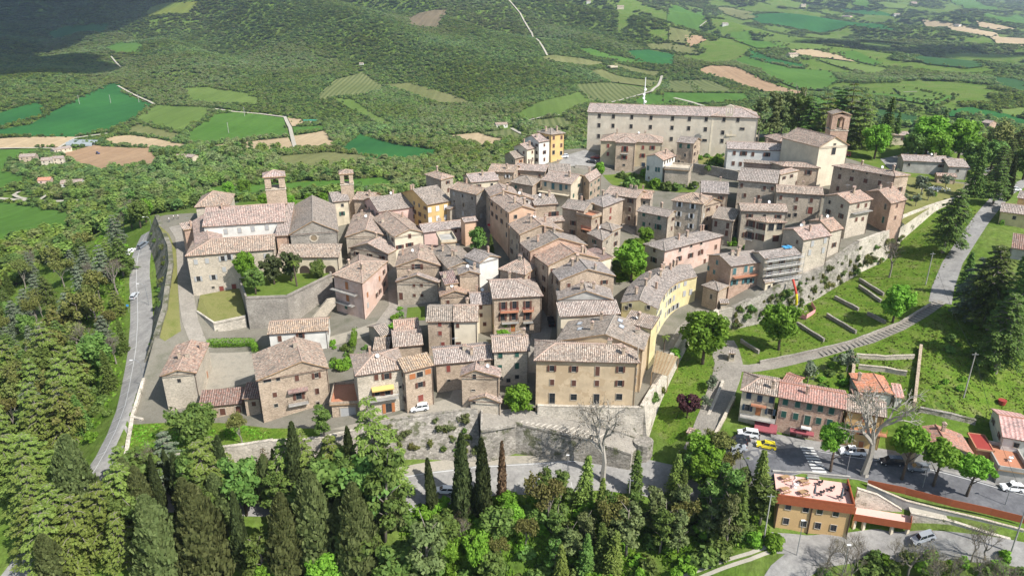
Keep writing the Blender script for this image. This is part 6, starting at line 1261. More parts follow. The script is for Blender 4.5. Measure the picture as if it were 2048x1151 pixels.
sheet('park_lawn', opoly([(1510,300),(1520,275),(1700,272),(1840,285),(1985,330),(1930,365),(1800,350),(1640,300)], Gt), zt, 3.0, G_LAWN, .05, kind='structure')
sheet('upper_gardens', opoly([(1700,330),(1780,345),(1930,368),(1915,392),(1860,408),(1800,432),(1770,415),(1790,380),(1720,350)], Gt), zt, 3.0, G_DRY, .045, kind='structure')
sheet('slope_garden', opoly([(1205,350),(1260,345),(1340,358),(1400,372),(1385,388),(1300,380),(1225,370)], Gt), zt, 2.5, G_LAWN, .05, kind='structure')
sheet('upper_square', opoly([(1760,318),(1850,298),(1960,335),(1900,350),(1780,340)], Gt), zt, 3.0, A_ROAD, .09, kind='structure')
def rd(name, lst, wdt, mat, off=.09, f=Go, zf=zo1, step=1.5): return ribbon(name, [f(*p) for p in lst], wdt, zf, mat, off, step, kind='structure')
LR = [(300,462),(287,490),(281,520),(279,560),(282,600),(283,640),(280,690),(270,750),(259,805),(241,855),(220,900),(198,940),(172,975),(120,1040),(60,1110),(20,1170)]
rd('left_road', LR, 6.3, A_ROAD)
rd('lower_road', [(150,1005),(260,985),(420,985),(620,988),(820,985),(960,962),(1080,955),(1200,948),(1290,955),(1380,975),(1440,970),(1490,945),(1540,922),(1610,918),(1690,930),(1770,945),(1860,965),(1960,990),(2100,1025)], 7.5, A_ROAD, .08)
rd('wall_foot_verge', [(790,968),(900,948),(1000,940),(1100,938),(1230,938)], 7.0, A_COURT, .06)
rd('street_surface', [(1500,942),(1545,921),(1610,917),(1690,929),(1770,944),(1860,964),(1960,989),(2100,1024)], 7.3, A_DARK, .13)
rd('parking_apron', [(1475,905),(1500,900),(1530,893),(1560,893)], 6.0, A_ROAD, .11)
rd('pavement', [(1488,876),(1560,886),(1640,900),(1720,908),(1800,924),(1900,946),(2080,985)], 6.0, A_ROAD, .10)
rd('lane', [(1390,905),(1408,870),(1425,830),(1440,790),(1452,755),(1458,728),(1450,700),(1440,682)], (5.5,7.0), A_PAVE, .10)
rd('stepped_path', [(1462,735),(1500,737),(1560,727),(1650,705),(1740,680),(1800,655),(1850,625),(1882,602)], 2.9, A_PAVE, .10)
rd('upper_lane_road', [(1880,606),(1886,575),(1905,525),(1938,475),(1962,440),(1985,412),(2012,385),(2060,360)], (5.2,4.6), A_ROAD, .10)
rd('yard_road', [(2100,1120),(1950,1095),(1850,1090),(1760,1092),(1690,1098),(1620,1110),(1570,1150),(1540,1200)], 5.6, A_ROAD, .08)
rd('yard_apron', [(1545,1085),(1620,1092),(1720,1095)], 5.0, A_ROAD, .10)
for dx in (-9, 9): rd('cart_track', [(1560,1092+dx*.6),(1500,1112+dx*.7),(1430,1135+dx*.8),(1340,1170+dx)], .8, A_TRACK, .09, step=.8)
rd('monastery_lane', [(350,452),(364,475),(368,520),(370,560),(374,600),(380,640),(392,672),(405,700)], 4.0, A_PAVE, .09, Gt, zt)
rd('main_street', [(1060,745),(1078,690),(1088,640),(1090,600),(1070,560),(1030,500),(1000,460),(975,430)], 5.0, A_PAVE, .08, Gt, zt)
rd('west_lane', [(760,690),(765,645),(790,610),(788,570),(780,530)], 3.5, A_PAVE, .08, Gt, zt); rd('inner_lane', [(640,690),(700,672),(765,650)], 5.0, A_COURT, .07, Gt, zt)
rd('bend_lane', [(1240,430),(1250,455),(1275,470),(1310,480)], 3.0, A_PAVE, .08, Gt, zt)
# paint
LW = [Go(*p) for p in LR]
def along(P, wd_off, step):
    P = resample([Vector((p.x,p.y,0)) for p in P], step); o = []
    for k, p in enumerate(P):
        t = (P[min(k+1,len(P)-1)]-P[max(k-1,0)]).normalized(); n = Vector((-t.y,t.x,0)); o.append((p+n*wd_off, t, n))
    return o
ribbon('edge_line', [q for q, _, _ in along(LW[:13], -1.0, 2)], .13, zo1, A_PAINT, .12, kind='structure')
bays = along(LW[1:13], -2.0, 5.2); m = MB()
for k, (p, t, n) in enumerate(bays):
    c = [p+n*sx*1.0+t*sy*.06 for sx, sy in ((-1,-1),(1,-1),(1,1),(-1,1))]; m.face([(q.x,q.y,hs(q.x,q.y)+.13) for q in c])
m.build('bay_marking', A_PAINT, None, kind='structure')
RW = [Go(*p) for p in [(1100,955),(1200,948),(1290,955)]]
ribbon('edge_line', [q for q, _, _ in along([Go(*p) for p in [(800,990),(960,962),(1080,955),(1200,948),(1270,952)]], 3.4, 2)], .13, zo1, A_PAINT, .12, kind='structure')
m = MB()
for k, (p, t, n) in enumerate(along([Go(*p) for p in [(980,958),(1080,955),(1200,948)]], -2.6, 5.0)):
    c = [p+n*sx*1.0+t*sy*.06 for sx, sy in ((-1,-1),(1,-1),(1,1),(-1,1))]; m.face([(q.x,q.y,hs(q.x,q.y)+.13) for q in c])
m.build('bay_marking', A_PAINT, None, kind='structure')
zc = [Go(1612,893), Go(1640,948)]; d = (zc[1]-zc[0]); d.z = 0; L = d.length; d.normalize(); n = Vector((-d.y,d.x,0))
zr = MB()
for k in range(9):
    c0 = zc[0]+d*(L*(k+.5)/9); n = (Go(1690,929)-Go(1560,919)); n.z = 0; n.normalize(); c = [c0+d*sx*.24+n*sy*1.35 for sx, sy in ((-1,-1),(1,-1),(1,1),(-1,1))]; zr.face([(q.x,q.y,hs(q.x,q.y)+.17) for q in c][::-1])
zr.build('zebra_marking', A_PAINT, None, kind='structure')
ribbon('edge_line', [q for q, _, _ in along([Go(*p) for p in [(1640,922),(1770,944),(1860,964),(1960,989),(2100,1024)]], 3.2, 2)], .15, zo1, A_PAINT, .17, kind='structure')
# treads of the stepped path
sp = [Go(*p) for p in [(1640,707),(1740,680),(1800,655),(1850,625),(1880,604)]]; M_STEP = plain('tread_stone', (.20,.185,.16)); P_ = resample(sp, 1.15)
spr = empty('path_stairs', tuple(P_[0]), 'long ramp of stone treads climbing to the upper right lane', 'steps')
for k, p in enumerate(P_[:-1]):
    t = (P_[k+1]-p).normalized(); m = MB(); m.box((p.x,p.y,hs(p.x,p.y)+.16), (.26,2.7,.14), math.atan2(t.y,t.x)); m.build('step', M_STEP, spr)
# garden stair beside the rose house
a, b = PZ(632,634,12.8), PZ(662,597,17.2); gst = empty('garden_stairs', tuple(a), 'steep stone stair between garden rampart and rose house', 'steps')
for k in range(16):
    p = a.lerp(b, k/15); m = MB(); m.box((p.x,p.y,p.z-1), (2.4,.75,2.2), .5); m.build('step', W_L, gst)
# low walls on the lawns and lanes
def lowwall(label, pts, h=.9, mat=W_G, th=.4, f=Go, nm='garden_wall', cope=True): return wall(nm, label, [f(*p)+Vector((0,0,h)) for p in pts], mat, th, .02, 0, None, 'wall', .8, cope, 2.0)
for lb, p in [('terrace wall highest on the lawn, under the ivied rampart',[(1668,598),(1715,622)]),('second terrace wall on the lawn below the rampart',[(1652,633),(1710,668)]),('lowest terrace wall on the lawn, beside the big tree',[(1592,650),(1646,684)]),('right-hand short terrace wall on the lawn',[(1733,630),(1769,648)]),('wall of the double terrace by the leafy lawn tree',[(1717,562),(1765,592)]),('low wall of the lawn corner by the shrine',[(1480,685),(1516,708)])]: lowwall(lb, p)
lowwall('double terrace lower wall by the leafy lawn tree', [(1716,575),(1760,606)])
lowwall('parapet along the upper side of the stepped path', [(1520,728),(1600,712),(1700,688),(1800,650),(1862,612)], .7)
lowwall('stone wall between lawn and cobbled lane', [(1395,880),(1425,820),(1448,765)], .5, W_P, .5)
lowwall('wall with ivory coping right of the cobbled lane', [(1418,900),(1450,840),(1470,800)], .9, W_L, .5)
lowwall('wall running down beside the orange-roofed house', [(1700,705),(1704,740),(1697,790)], 1.0, W_W, .5)
lowwall('long garden wall right of the lattice terraces', [(1838,697),(1832,750),(1825,812)], 1.1, W_W, .5)
lowwall('pale lattice retaining terrace, upper of two', [(1712,716),(1770,720),(1828,718)], 1.0, W_L, .5)
lowwall('pale lattice retaining terrace, lower of two', [(1716,738),(1770,744),(1812,752)], 1.1, W_L, .5)
lowwall('rubble wall between the green slope and the grey house', [(1838,825),(1900,838),(1950,850)], 1.2, W_T, .6)
lowwall('kerb wall along the lower right road', [(1545,945),(1620,948),(1700,957)], .35, P_Q, .3)
lowwall('upper garden wall beside the convent', [(1400,284),(1460,286)], 3.0, W_W, .5, Gt); lowwall('dark retaining wall behind the garden terraces', [(1385,345),(1430,352),(1475,362)], 3.5, W_G, .5, Gt)
lowwall('parapet of the upper car park', [(1150,336),(1190,340),(1222,345)], 1.2, W_G, .5, Gt)
# colonnade on the convent front
ce = HOUSES['higher hipped end block of the convent with little bell gable']
for x in (482,533,637,697):
    hit, ee, out = on_side(ce, 0, 'k', (x,468)); m = MB(); m.box(hit+out*.35, (.9,.7,7.0), math.atan2(ee.y,ee.x)); m.build('pilaster', P_C, ce['root'])
hit, ee, out = on_side(ce, 0, 'k', (590,436)); m = MB(); m.box(hit+out*.45, (12.5,.9,.7), math.atan2(ee.y,ee.x)); m.build('entablature', P_C, ce['root'])
for fr_w in [(0,'k','p',1.2,1.7,[(422,285),(556,287),(410,408)]),(0,'k','p',1.8,1.0,[(597,372)])]:
    for q in fr_w[5]:
        hit, ee, out = on_side(ce, 0, 'k', q); put_window(ce['root'], hit+out*.02, math.atan2(ee.y,ee.x), fr_w[3], fr_w[4], 'p', 'brown')
# pergola, railings, scaffolding, chute
pg = [PZ(*pix('h', p), 17.2) for p in ((1165,855),(1290,890),(1370,740),(1200,690))]; cen = sum(pg, Vector())/4; pr = empty('pergola', (cen.x,cen.y,14.5), 'reed-covered pergola on the terrace beside the ochre palazzo', 'pergola')
for p in pg: m = MB(); m.tube([(p.x,p.y,13),(p.x,p.y,17.1)], .08, 6); m.build('post', M_WOOD, pr)
for k in range(16):
    u = (k+.5)/16; a, b = pg[0].lerp(pg[3],u), pg[1].lerp(pg[2],u); m = MB(); d = (b-a); c = (a+b)/2; m.box((c.x,c.y,17.2), (d.length,.44,.06), math.atan2(d.y,d.x)); m.build('reed_panel', plain('reed', (.36,.28,.17), .9) if k == 0 else MATS['reed'], pr)
for k in range(6):
    u = (k+.5)/6; a, b = pg[0].lerp(pg[1],u), pg[3].lerp(pg[2],u); m = MB(); d = b-a; c = (a+b)/2; m.box((c.x,c.y,17.28), (d.length,.1,.09), math.atan2(d.y,d.x)); m.build('beam', M_WOOD, pr)
a, b = sc['A'], sc['B']; e, n = sc['e'], sc['n']; scf = empty('scaffolding', tuple((a+b)/2-n*1.2-Vector((0,0,8.5))), 'galvanised scaffolding with plank decks before the house under repair', 'scaffolding')
g0 = sc['ze']-8.5
for k in range(7):
    for o_ in (.25, 1.35): p = a.lerp(b,k/6)-n*o_; m = MB(); m.tube([(p.x,p.y,g0-.5),(p.x,p.y,sc['ze']+.6)], .045, 5); m.build('pole', M_METAL, scf)
for lv in range(4):
    z = g0+1.9+lv*2.0; c = (a+b)/2-n*.8; m = MB(); m.box((c.x,c.y,z), ((b-a).length,1.0,.07), math.atan2(e.y,e.x)); m.build('plank_deck', P_Q, scf)
    for o_ in (.5,1.0): m = MB(); m.tube([a-n*1.36+Vector((0,0,z+o_-a.z)), b-n*1.36+Vector((0,0,z+o_-b.z))], .035, 4); m.build('rail', M_METAL, scf)
bs = sc['A'].lerp(sc['B'],.78)+n*3; m = MB(); m.box((bs.x,bs.y,sc['ze']+1.25), (2.2,1.6,.25), .3); m.box((bs.x+.6,bs.y,sc['ze']+1.45), (1.0,1.2,.2), .6); m.build('blue_sheet', plain('blue_tarp', (.08,.32,.55), .5), None, label='bright blue tarpaulin on the scaffolded roof', cat='tarpaulin')
M_CR = plain('chute_red', (.45,.06,.035), .5); M_CYL = plain('chute_yellow', (.75,.62,.02), .5); c0, c1 = PZ(1583,556,25.5), PZ(1590,606,19.2); cr_ = empty('debris_chute', tuple(c1), 'red and yellow rubble chute hanging down the rampart', 'chute'); 
for k in range(12):
    p, q = c0.lerp(c1,k/12), c0.lerp(c1,(k+1.08)/12); sag = lambda t: Vector((0,-1.2*math.sin(math.pi*t),0)); m = MB(); m.tube([p+sag(k/12)-Vector((0,1,0)), q+sag((k+1)/12)-Vector((0,1,0))], [.34,.28], 9, cap=False); m.build('segment', M_CR if k < 6 else M_CYL, cr_)
m = MB(); rgn = random.Random(3); c = Go(1592,618)
for k in range(90): m.box((c.x+rgn.gauss(0,1.1), c.y+rgn.gauss(0,1.2), c.z+rgn.uniform(0,.5)), (rgn.uniform(.15,.5),rgn.uniform(.15,.4),rgn.uniform(.1,.35)), rgn.uniform(0,3))
m.build('rubble_heap', W_P, None, label='heap of pale rubble under the chute', cat='rubble', kind='stuff')
m = MB(); c = Gt(1865,378)
for k in range(120): m.box((c.x+rgn.gauss(0,2.2), c.y+rgn.gauss(0,1.6), c.z+rgn.uniform(0,.6)), (rgn.uniform(.2,.6),rgn.uniform(.2,.5),rgn.uniform(.1,.4)), rgn.uniform(0,3))
m.build('rubble_heap', M_WHITE, None, label='heap of white rubble in the upper right garden', cat='rubble', kind='stuff')
fp = [Go(*p) for p in ((1590,632),(1612,640),(1630,625),(1622,610))]; fn = empty('safety_fence', tuple(fp[0]), 'pink plastic safety fence round the rubble heap', 'fence'); M_PF = plain('pink_mesh', (.72,.30,.30), .7)
for p, q in zip(fp[:-1], fp[1:]):
    d = q-p; c = (p+q)/2; m = MB(); m.box((c.x,c.y,c.z+.75), (d.length,.04,1.2), math.atan2(d.y,d.x)); m.build('mesh_panel', M_PF, fn); m = MB(); m.tube([p, p+Vector((0,0,1.5))], .04, 5); m.build('post', M_METAL, fn)
sh = house('wayside_shrine', 'small tiled wayside shrine where the lane meets the stepped path', P_C, T_G, 'gx', 'i', (298,710), (352,716), H=2.5, depth=2.2, chim=0, auto='', cat='shrine', f=Go, oh=.2, gutter=False, win=[(0,'i','p',.8,.9,'brown',[(325,735)])])
house('gate_pillar_house', 'little red-roofed pillar shrine above the lower road bend', P_C, T_R, 'gx', 'y', (905,258), (950,275), H=2.6, depth=1.8, chim=0, auto='', cat='shrine', f=Go, oh=.2, gutter=False)
# cafe glass porch with red awning
gp = on_side(bar, 0, 'm', (500,735))[0]; 
awning(bar, 0, 'm', (500,722), (700,760), 3.0, M_AWR, .5, 'cafe_awning'); 
# ------------------------------------------------------------------ cars
def car_meshes(col, kind):
    k = ('car', col, kind)
    if k in WIN: return WIN[k]
    cm = MATS.get('paint_'+col)
    if cm is None:
        cm, nt, b = newmat('paint_'+col, .3); b.inputs['Base Color'].default_value = (*dict(white=(.80,.80,.79), silver=(.45,.47,.49), black=(.02,.022,.026), yellow=(.75,.60,.03), grey=(.16,.18,.20), red=(.25,.03,.03), blue=(.06,.09,.15))[col], 1); b.inputs['Coat Weight'].default_value = .5
    L, W_, H_ = dict(hatch=(3.95,1.70,1.48), suv=(4.3,1.80,1.68), van=(4.4,1.8,1.85), pickup=(5.0,1.8,1.75), sedan=(4.5,1.75,1.45))[kind]
    hl = L/2; belt = .92 if kind in ('hatch','sedan') else 1.02
    if kind == 'pickup': prof = [(-hl,.35),(hl,.35),(hl,.72),(hl-.15,.95),(hl-1.35,1.05),(-hl,1.05)]; cab = (hl-1.75, hl-1.25, -.55, -.35)
    elif kind == 'sedan': prof = [(-hl,.32),(hl,.32),(hl,.62),(hl-.2,.8),(hl-1.25,.95),(-hl+.9,.98),(-hl+.1,.92),(-hl,.7)]; cab = (hl-1.75, hl-1.1, -hl+1.35, -hl+.7)
    else: prof = [(-hl,.32),(hl-.05,.32),(hl,.58),(hl-.15,.8),(hl-1.05,belt+.02),(-hl+.05,belt+.05),(-hl,.75)]; cab = (hl-1.65, hl-.95, -hl+.35, -hl+.04)
    m = MB(); n = len(prof); w0 = W_/2
    R = [[(x, s*(w0-(.10 if z > .8 else (.06 if abs(x) > hl-.3 else 0))), z) for x, z in prof] for s in (-1, 1)]
    m.face(R[0]); m.face(R[1][::-1])
    for k_ in range(n): a, b = k_, (k_+1) % n; m.face((R[0][b], R[0][a], R[1][a], R[1][b]))
    me_body = m.mesh('body', cm)
    xr, xf, yr, yf = cab; z0, z1 = belt-.02, H_; g = MB(); wi = w0-.12; wt = w0-.28
    B4 = [(yf,-wi,z0),(xf,-wi,z0),(xf,wi,z0),(yf,wi,z0)]; T4 = [(yr,-wt,z1-.06),(xr,-wt,z1-.06),(xr,wt,z1-.06),(yr,wt,z1-.06)]
    for k_ in range(4): g.face((B4[k_], B4[(k_+1)%4], T4[(k_+1)%4], T4[k_]))
    me_glass = g.mesh('windows', M_GLASS)
    r = MB(); r.prism([(yr-.06,-wt-.03),(xr+.06,-wt-.03),(xr+.06,wt+.03),(yr-.06,wt+.03)], z1-.07, z1)
    for xb, xt in ((yf,yr),(xf,xr),((yf+xf)/2,(yr+xr)/2)):
        for s in (-1,1): r.tube([(xb,s*(wi+.01),z0),(xt,s*(wt+.01),z1-.05)], .05, 4)
    me_roof = r.mesh('roof', cm)
    wm = MB(); wm.tube([(0,-.1,0),(0,.1,0)], .31, 14); me_w = wm.mesh('wheel', plain('tyre', (.02,.02,.02)) if 'tyre' not in MATS else MATS['tyre'])
    rm_ = MB(); rm_.tube([(0,-.115,0),(0,.115,0)], .19, 10); me_r = rm_.mesh('rim', M_METAL)
    hm = MB(); hm.box((0,0,0),(.14,.34,.16)); me_h = hm.mesh('headlight', M_WHITE); tm = MB(); tm.box((0,0,0),(.08,.26,.24)); me_t = tm.mesh('tail_light', M_REDP)
    WIN[k] = (me_body, me_glass, me_roof, me_w, me_r, me_h, me_t, L, W_, belt); return WIN[k]
def car(x, y, ang, col, kind, label, f=Gs, group=None):
    p = f(x, y); nm = dict(hatch='hatchback_car', suv='suv_car', van='van', pickup='pickup_truck', sedan='sedan_car')[kind]; mb, mg, mr, mw, mri, mh, mt, L, W_, belt = car_meshes(col, kind)
    o = empty(nm, (p.x,p.y,p.z+.12), label, 'car', group, math.radians(ang)); sub('body', mb, o); g = sub('cabin', mr, o); sub('windows', mg, g)
    # tilt with the ground
    ca, sa = math.cos(math.radians(ang)), math.sin(math.radians(ang)); dz = hs(p.x+ca*1.3, p.y+sa*1.3)-hs(p.x-ca*1.3, p.y-sa*1.3); o.rotation_euler = (0, -math.atan2(dz, 2.6), math.radians(ang))
    for sx in (L*.31, -L*.31):
        for sy in (-1,1): wl = sub('wheel', mw, o, (sx, sy*(W_/2-.1), .31)); sub('rim', mri, wl)
    for sy in (-1,1): sub('headlight', mh, o, (L/2-.04, sy*W_*.34, .68)); sub('tail_light', mt, o, (-L/2+.03, sy*W_*.36, .8))
    if kind == 'pickup': b_ = MB(); b_.box((-L/2+.95,0,1.06),(1.7,1.4,.02)); sub('load_bed', b_.mesh('load_bed', M_DARK), o)
for a in [(840,820,190,'white','hatch','white hatchback parked on the front lane'),(1127,316,188,'white','hatch','small white car beside the orange tower house'),(1184,326,175,'black','sedan','dark car in the upper car park, nearer the tan building wall'),(1192,318,178,'red','sedan','dark red car behind the dark one in the upper car park'),
 (1102,646,95,'black','hatch','black car in the shadowed main street'),(270,595,95,'silver','hatch','silver hatchback parked on the left road'),(288,493,68,'grey','suv','grey people carrier by the end of the rampart'),(262,506,80,'white','hatch','white car half hidden by trees on the left road'),(1082,972,185,'silver','hatch','silver-blue car parked on the lower road'),(888,985,185,'white','hatch','white car behind the short cypress on the lower road'),
 (1495,872,170,'white','suv','white estate car nearest the red cafe awning'),(1478,884,172,'black','sedan','first dark car in the parking row by the lane'),(1474,894,172,'black','sedan','second dark car in the parking row by the lane'),(1474,905,172,'silver','sedan','grey car closest to the trees in the parking row'),(1530,895,170,'yellow','hatch','yellow car with white roof on the parking apron'),
 (1703,908,172,'white','pickup','white pickup truck behind the plane tree'),(1782,928,172,'black','suv','dark car behind the first pollarded tree'),(1834,940,172,'grey','hatch','grey car behind the middle pollarded tree'),(2022,980,172,'white','hatch','white small car at the right edge of the street'),(1848,1080,178,'silver','hatch','silver car below the pale ramp wall'),
 (1965,345,160,'silver','hatch','silver car under the trees of the upper square'),(2028,382,175,'white','sedan','white car at the top of the right lane'),(1690,312,150,'red','van','orange-red van behind the ivory church')]:
    car(*a)
# ------------------------------------------------------------------ people
def person(p, shirt, trous, label, face=0.0, h=1.7, arm=.2):
    me = bpy.data.meshes.new('skeleton'); s = h/1.72
    V = [(0,0,.95),(0,0,1.2),(0,0,1.42),(0,0,1.52),(0,.02,1.64),(.0,.01,1.74), (.10,0,.9),(.11,.04,.5),(.11,-.02,.08),(.11,.12,.04), (-.10,0,.9),(-.11,-.06,.5),(-.11,-.12,.09),(-.11,.02,.04), (.19,0,1.40),(.25,.02,1.12),(.25,.12+arm*.4,.92+arm*.3),(.25,.16+arm*.45,.86+arm*.3), (-.19,0,1.40),(-.25,-.02,1.12),(-.25,.08,.9),(-.25,.1,.82)]
    E_ = [(0,1),(1,2),(2,3),(3,4),(4,5),(0,6),(6,7),(7,8),(8,9),(0,10),(10,11),(11,12),(12,13),(2,14),(14,15),(15,16),(16,17),(2,18),(18,19),(19,20),(20,21)]
    Rr = [.15,.14,.13,.06,.10,.07,.09,.065,.045,.04,.09,.065,.045,.04,.065,.045,.035,.04,.065,.045,.035,.04]
    me.from_pydata([(x*s,y*s,z*s) for x,y,z in V], E_, []); o = bpy.data.objects.new('person', me); COL.objects.link(o); md = o.modifiers.new('skin', 'SKIN'); 
    for i, r in enumerate(Rr): sv = me.skin_vertices[0].data[i]; sv.radius = (r*s, r*s*.8); sv.use_root = (i == 0)
    md2 = o.modifiers.new('sub', 'SUBSURF'); md2.levels = 1; dg = bpy.context.evaluated_depsgraph_get(); ev = bpy.data.meshes.new_from_object(o.evaluated_get(dg)); bpy.data.objects.remove(o)
    for mm in (SKIN, shirt, trous, HAIR): ev.materials.append(mm)
    for f in ev.polygons:
        c = f.center; z = c.z/s; f.material_index = 3 if (z > 1.68 or (z > 1.6 and c.y < 0)) else (0 if z > 1.48 else (2 if z < .98 and abs(c.x) < .2*s else (1 if z > 1.1 else 0)))
    ob = bpy.data.objects.new('person', ev); COL.objects.link(ob); ob.location = p; ob.rotation_euler = (0,0,face); tag(ob, label, 'person')
SKIN = plain('skin', (.45,.27,.19), .6); HAIR = plain('hair', (.05,.035,.025), .8); WT = plain('cloth_white', (.75,.74,.72)); DKC = plain('cloth_dark', (.03,.03,.04)); GRC = plain('cloth_green', (.10,.36,.26)); JN = plain('cloth_jeans', (.06,.08,.14))
for x, y, lb, sh_, tr in [(339,444,'person in white shirt, left of three on the rampart lawn',WT,JN),(348,439,'person in white shirt, middle of three on the rampart lawn',WT,DKC),(357,438,'person in white top, right of three on the rampart lawn',WT,DKC),(1518,880,'person in dark clothes standing by the yellow car',DKC,DKC)]: person(Gs(x, y)+Vector((0,0,.1)), sh_, tr, lb, x*.7)
for x, y, lb, sh_, tr in [(918,325,'person in white standing on the roof terrace',WT,WT),(1022,330,'person in green shirt at a wooden terrace table',GRC,JN),(904,362,'person in white leaning at the white terrace table',WT,DKC)]: person(PZ(*pix('o', (x, y)), 7.62), sh_, tr, lb, x*.3, 1.7, .5)
# ------------------------------------------------------------------ terrace furniture
def picnic(p, ang, label):
    r = empty('picnic_table', p, label, 'table', 'wooden terrace tables', ang); m = MB()
    for k in range(4): m2 = MB(); m2.box((0,-.3+.2*k,.74),(1.7,.18,.05)); sub('table_top', m2.mesh('table_top', M_WOOD), r)
    for s in (-1,1):
        m2 = MB(); m2.box((0,s*.72,.45),(1.7,.28,.05)); sub('bench_seat', m2.mesh('bench_seat', M_WOOD), r); m2 = MB(); m2.tube([(s*.6,-.7,0),(s*.6,-.25,.72)],.05,4); m2.tube([(s*.6,.7,0),(s*.6,.25,.72)],.05,4); m2.box((s*.6,0,.4),(.06,1.5,.08)); sub('leg', m2.mesh('leg', M_WOOD), r)
def round_set(p, label, mat):
    r = empty('round_table', p, label, 'table', 'round terrace tables'); m2 = MB(); m2.tube([(0,0,.70),(0,0,.74)], .38, 16); sub('table_top', m2.mesh('table_top', mat), r); m2 = MB(); m2.tube([(0,0,0),(0,0,.7)], .05, 6); m2.tube([(0,0,0),(0,0,.04)], .28, 10); sub('leg', m2.mesh('leg', mat), r)
    for k in range(2):
        a = .6+k*math.pi; q = Vector(p)+Vector((.62*math.cos(a), .62*math.sin(a), 0)); c = empty('terrace_chair', q, label.replace('round table', 'chair at the round table'), 'chair', 'chairs on the roof terrace', a-math.pi/2)
        m2 = MB(); m2.box((0,0,.44),(.38,.38,.05)); sub('seat', m2.mesh('seat', mat), c); m2 = MB(); m2.box((0,.18,.66),(.38,.03,.34)); sub('backrest', m2.mesh('backrest', mat), c)
        for sx in (-1,1):
            for sy in (-1,1): m2 = MB(); m2.tube([(sx*.18,sy*.18,0),(sx*.18,sy*.18,.43)], .02, 4); sub('leg', m2.mesh('leg', mat), c)
ZT = 7.61
for x, y, lb in [(838,303,'wooden table at the far left of the roof terrace'),(1003,336,'wooden table where the green-shirted person sits'),(836,408,'wooden table at the near left parapet'),(1001,434,'wooden table at the near parapet, second from left')]: picnic(PZ(*pix('o',(x,y)), ZT), .3, lb)
for x, y, lb, mt in [(1140,348,'dark round table beside the bench on the roof terrace',M_DKMETAL),(1245,398,'dark round table in the middle of the right terrace half',M_DKMETAL),(1388,395,'dark round table in the right terrace corner',M_DKMETAL),(1155,436,'dark round table at the near parapet beside a parasol',M_DKMETAL),(1340,462,'dark round table at the near right parapet',M_DKMETAL),(928,370,'white round table on the roof terrace',M_WHITE)]: round_set(PZ(*pix('o',(x,y)), ZT), lb, mt)
for x, y, lb in [(1090,455,'closed grey parasol left of the two on the roof terrace'),(1328,485,'closed grey parasol right of the two on the roof terrace')]:
    p = PZ(*pix('o',(x,y)), ZT); r = empty('parasol', p, lb, 'parasol', 'closed terrace parasols'); m2 = MB(); m2.tube([(0,0,0),(0,0,2.9)], .03, 6); sub('pole', m2.mesh('pole', M_METAL), r); m2 = MB(); m2.tube([(0,0,.9),(0,0,1.3),(0,0,2.4),(0,0,2.85)], [.22,.26,.17,.03], 9); sub('canopy', m2.mesh('canopy', plain('parasol_grey', (.12,.14,.15), .9)), r); m2 = MB(); m2.box((0,0,.05),(.5,.5,.1)); sub('base', m2.mesh('base', P_Q), r)
bp = PZ(*pix('o',(1085,300)), ZT); r = empty('terrace_bench', bp, 'pale slatted bench at the back of the roof terrace', 'bench', None, -.15)
for nm, c, d in (('seat',(0,0,.45),(2.2,.45,.06)),('backrest',(0,.22,.75),(2.2,.06,.4)),('leg',(-.9,0,.22),(.1,.4,.43)),('leg',(.9,0,.22),(.1,.4,.43))): m2 = MB(); m2.box(c,d); sub(nm, m2.mesh(nm, P_Q), r)
p = PZ(*pix('n',(1418,1065)), tr_['ze']+.02); round_set(p, 'white round table on the tiled roof terrace at the right edge', M_WHITE)
# red parasol, laundry, tubs
p = Gt(985,462); r = empty('parasol', p, 'open red parasol on the main street corner', 'parasol'); m2 = MB(); m2.tube([(0,0,0),(0,0,2.6)], .04, 6); sub('pole', m2.mesh('pole', M_METAL), r); m2 = MB()
for k in range(8): a, b = k*math.pi/4, (k+1)*math.pi/4; m2.face(((1.7*math.cos(a),1.7*math.sin(a),2.1),(1.7*math.cos(b),1.7*math.sin(b),2.1),(0,0,2.65)))
sub('canopy', m2.mesh('canopy', plain('parasol_red', (.50,.03,.04), .8)), r)
# ------------------------------------------------------------------ lamps, poles, wires, mast
def lamp(p, h, ang, label, arm=1.8, curve=True):
    r = empty('street_lamp', p, label, 'street lamp', 'street lamps', ang); m2 = MB(); pts = [(0,0,-.3),(0,0,h*.8)]+([(arm*.15,0,h*.93),(arm*.5,0,h),(arm,0,h)] if curve else [(0,0,h)]); m2.tube(pts, [.08,.06]+[.045]*(len(pts)-2), 6); sub('pole', m2.mesh('pole', M_METAL), r); m2 = MB(); m2.box((arm+.25 if curve else 0,0,h),(.7,.28,.12)); sub('lamp_head', m2.mesh('lamp_head', M_WHITE), r)
for x, y, h, a, lb in [(298,610,7,180,'curved street lamp under the dark rampart'),(290,770,7,180,'curved street lamp beside the corner house yard'),(306,470,7,190,'curved street lamp at the upper bend of the left road')]: lamp(Go(x,y), h, math.radians(a), lb)
for x, y, h, lb in [(1134,965,7,'straight street lamp on the lower road verge'),(515,1000,7,'street lamp among the foreground conifers'),(1593,1110,8,'street lamp on the green verge below the amber building'),(1682,1160,8,'street lamp at the bottom right yard'),(1845,975,5.5,'dark lamp post between the pollarded trees'),(2010,1010,5.5,'dark lamp post at the right end of the steel wall'),(1692,950,5.5,'dark lamp post beside the plane tree')]: lamp(Go(x,y), h, 0, lb, 0, False)
WIRE = []
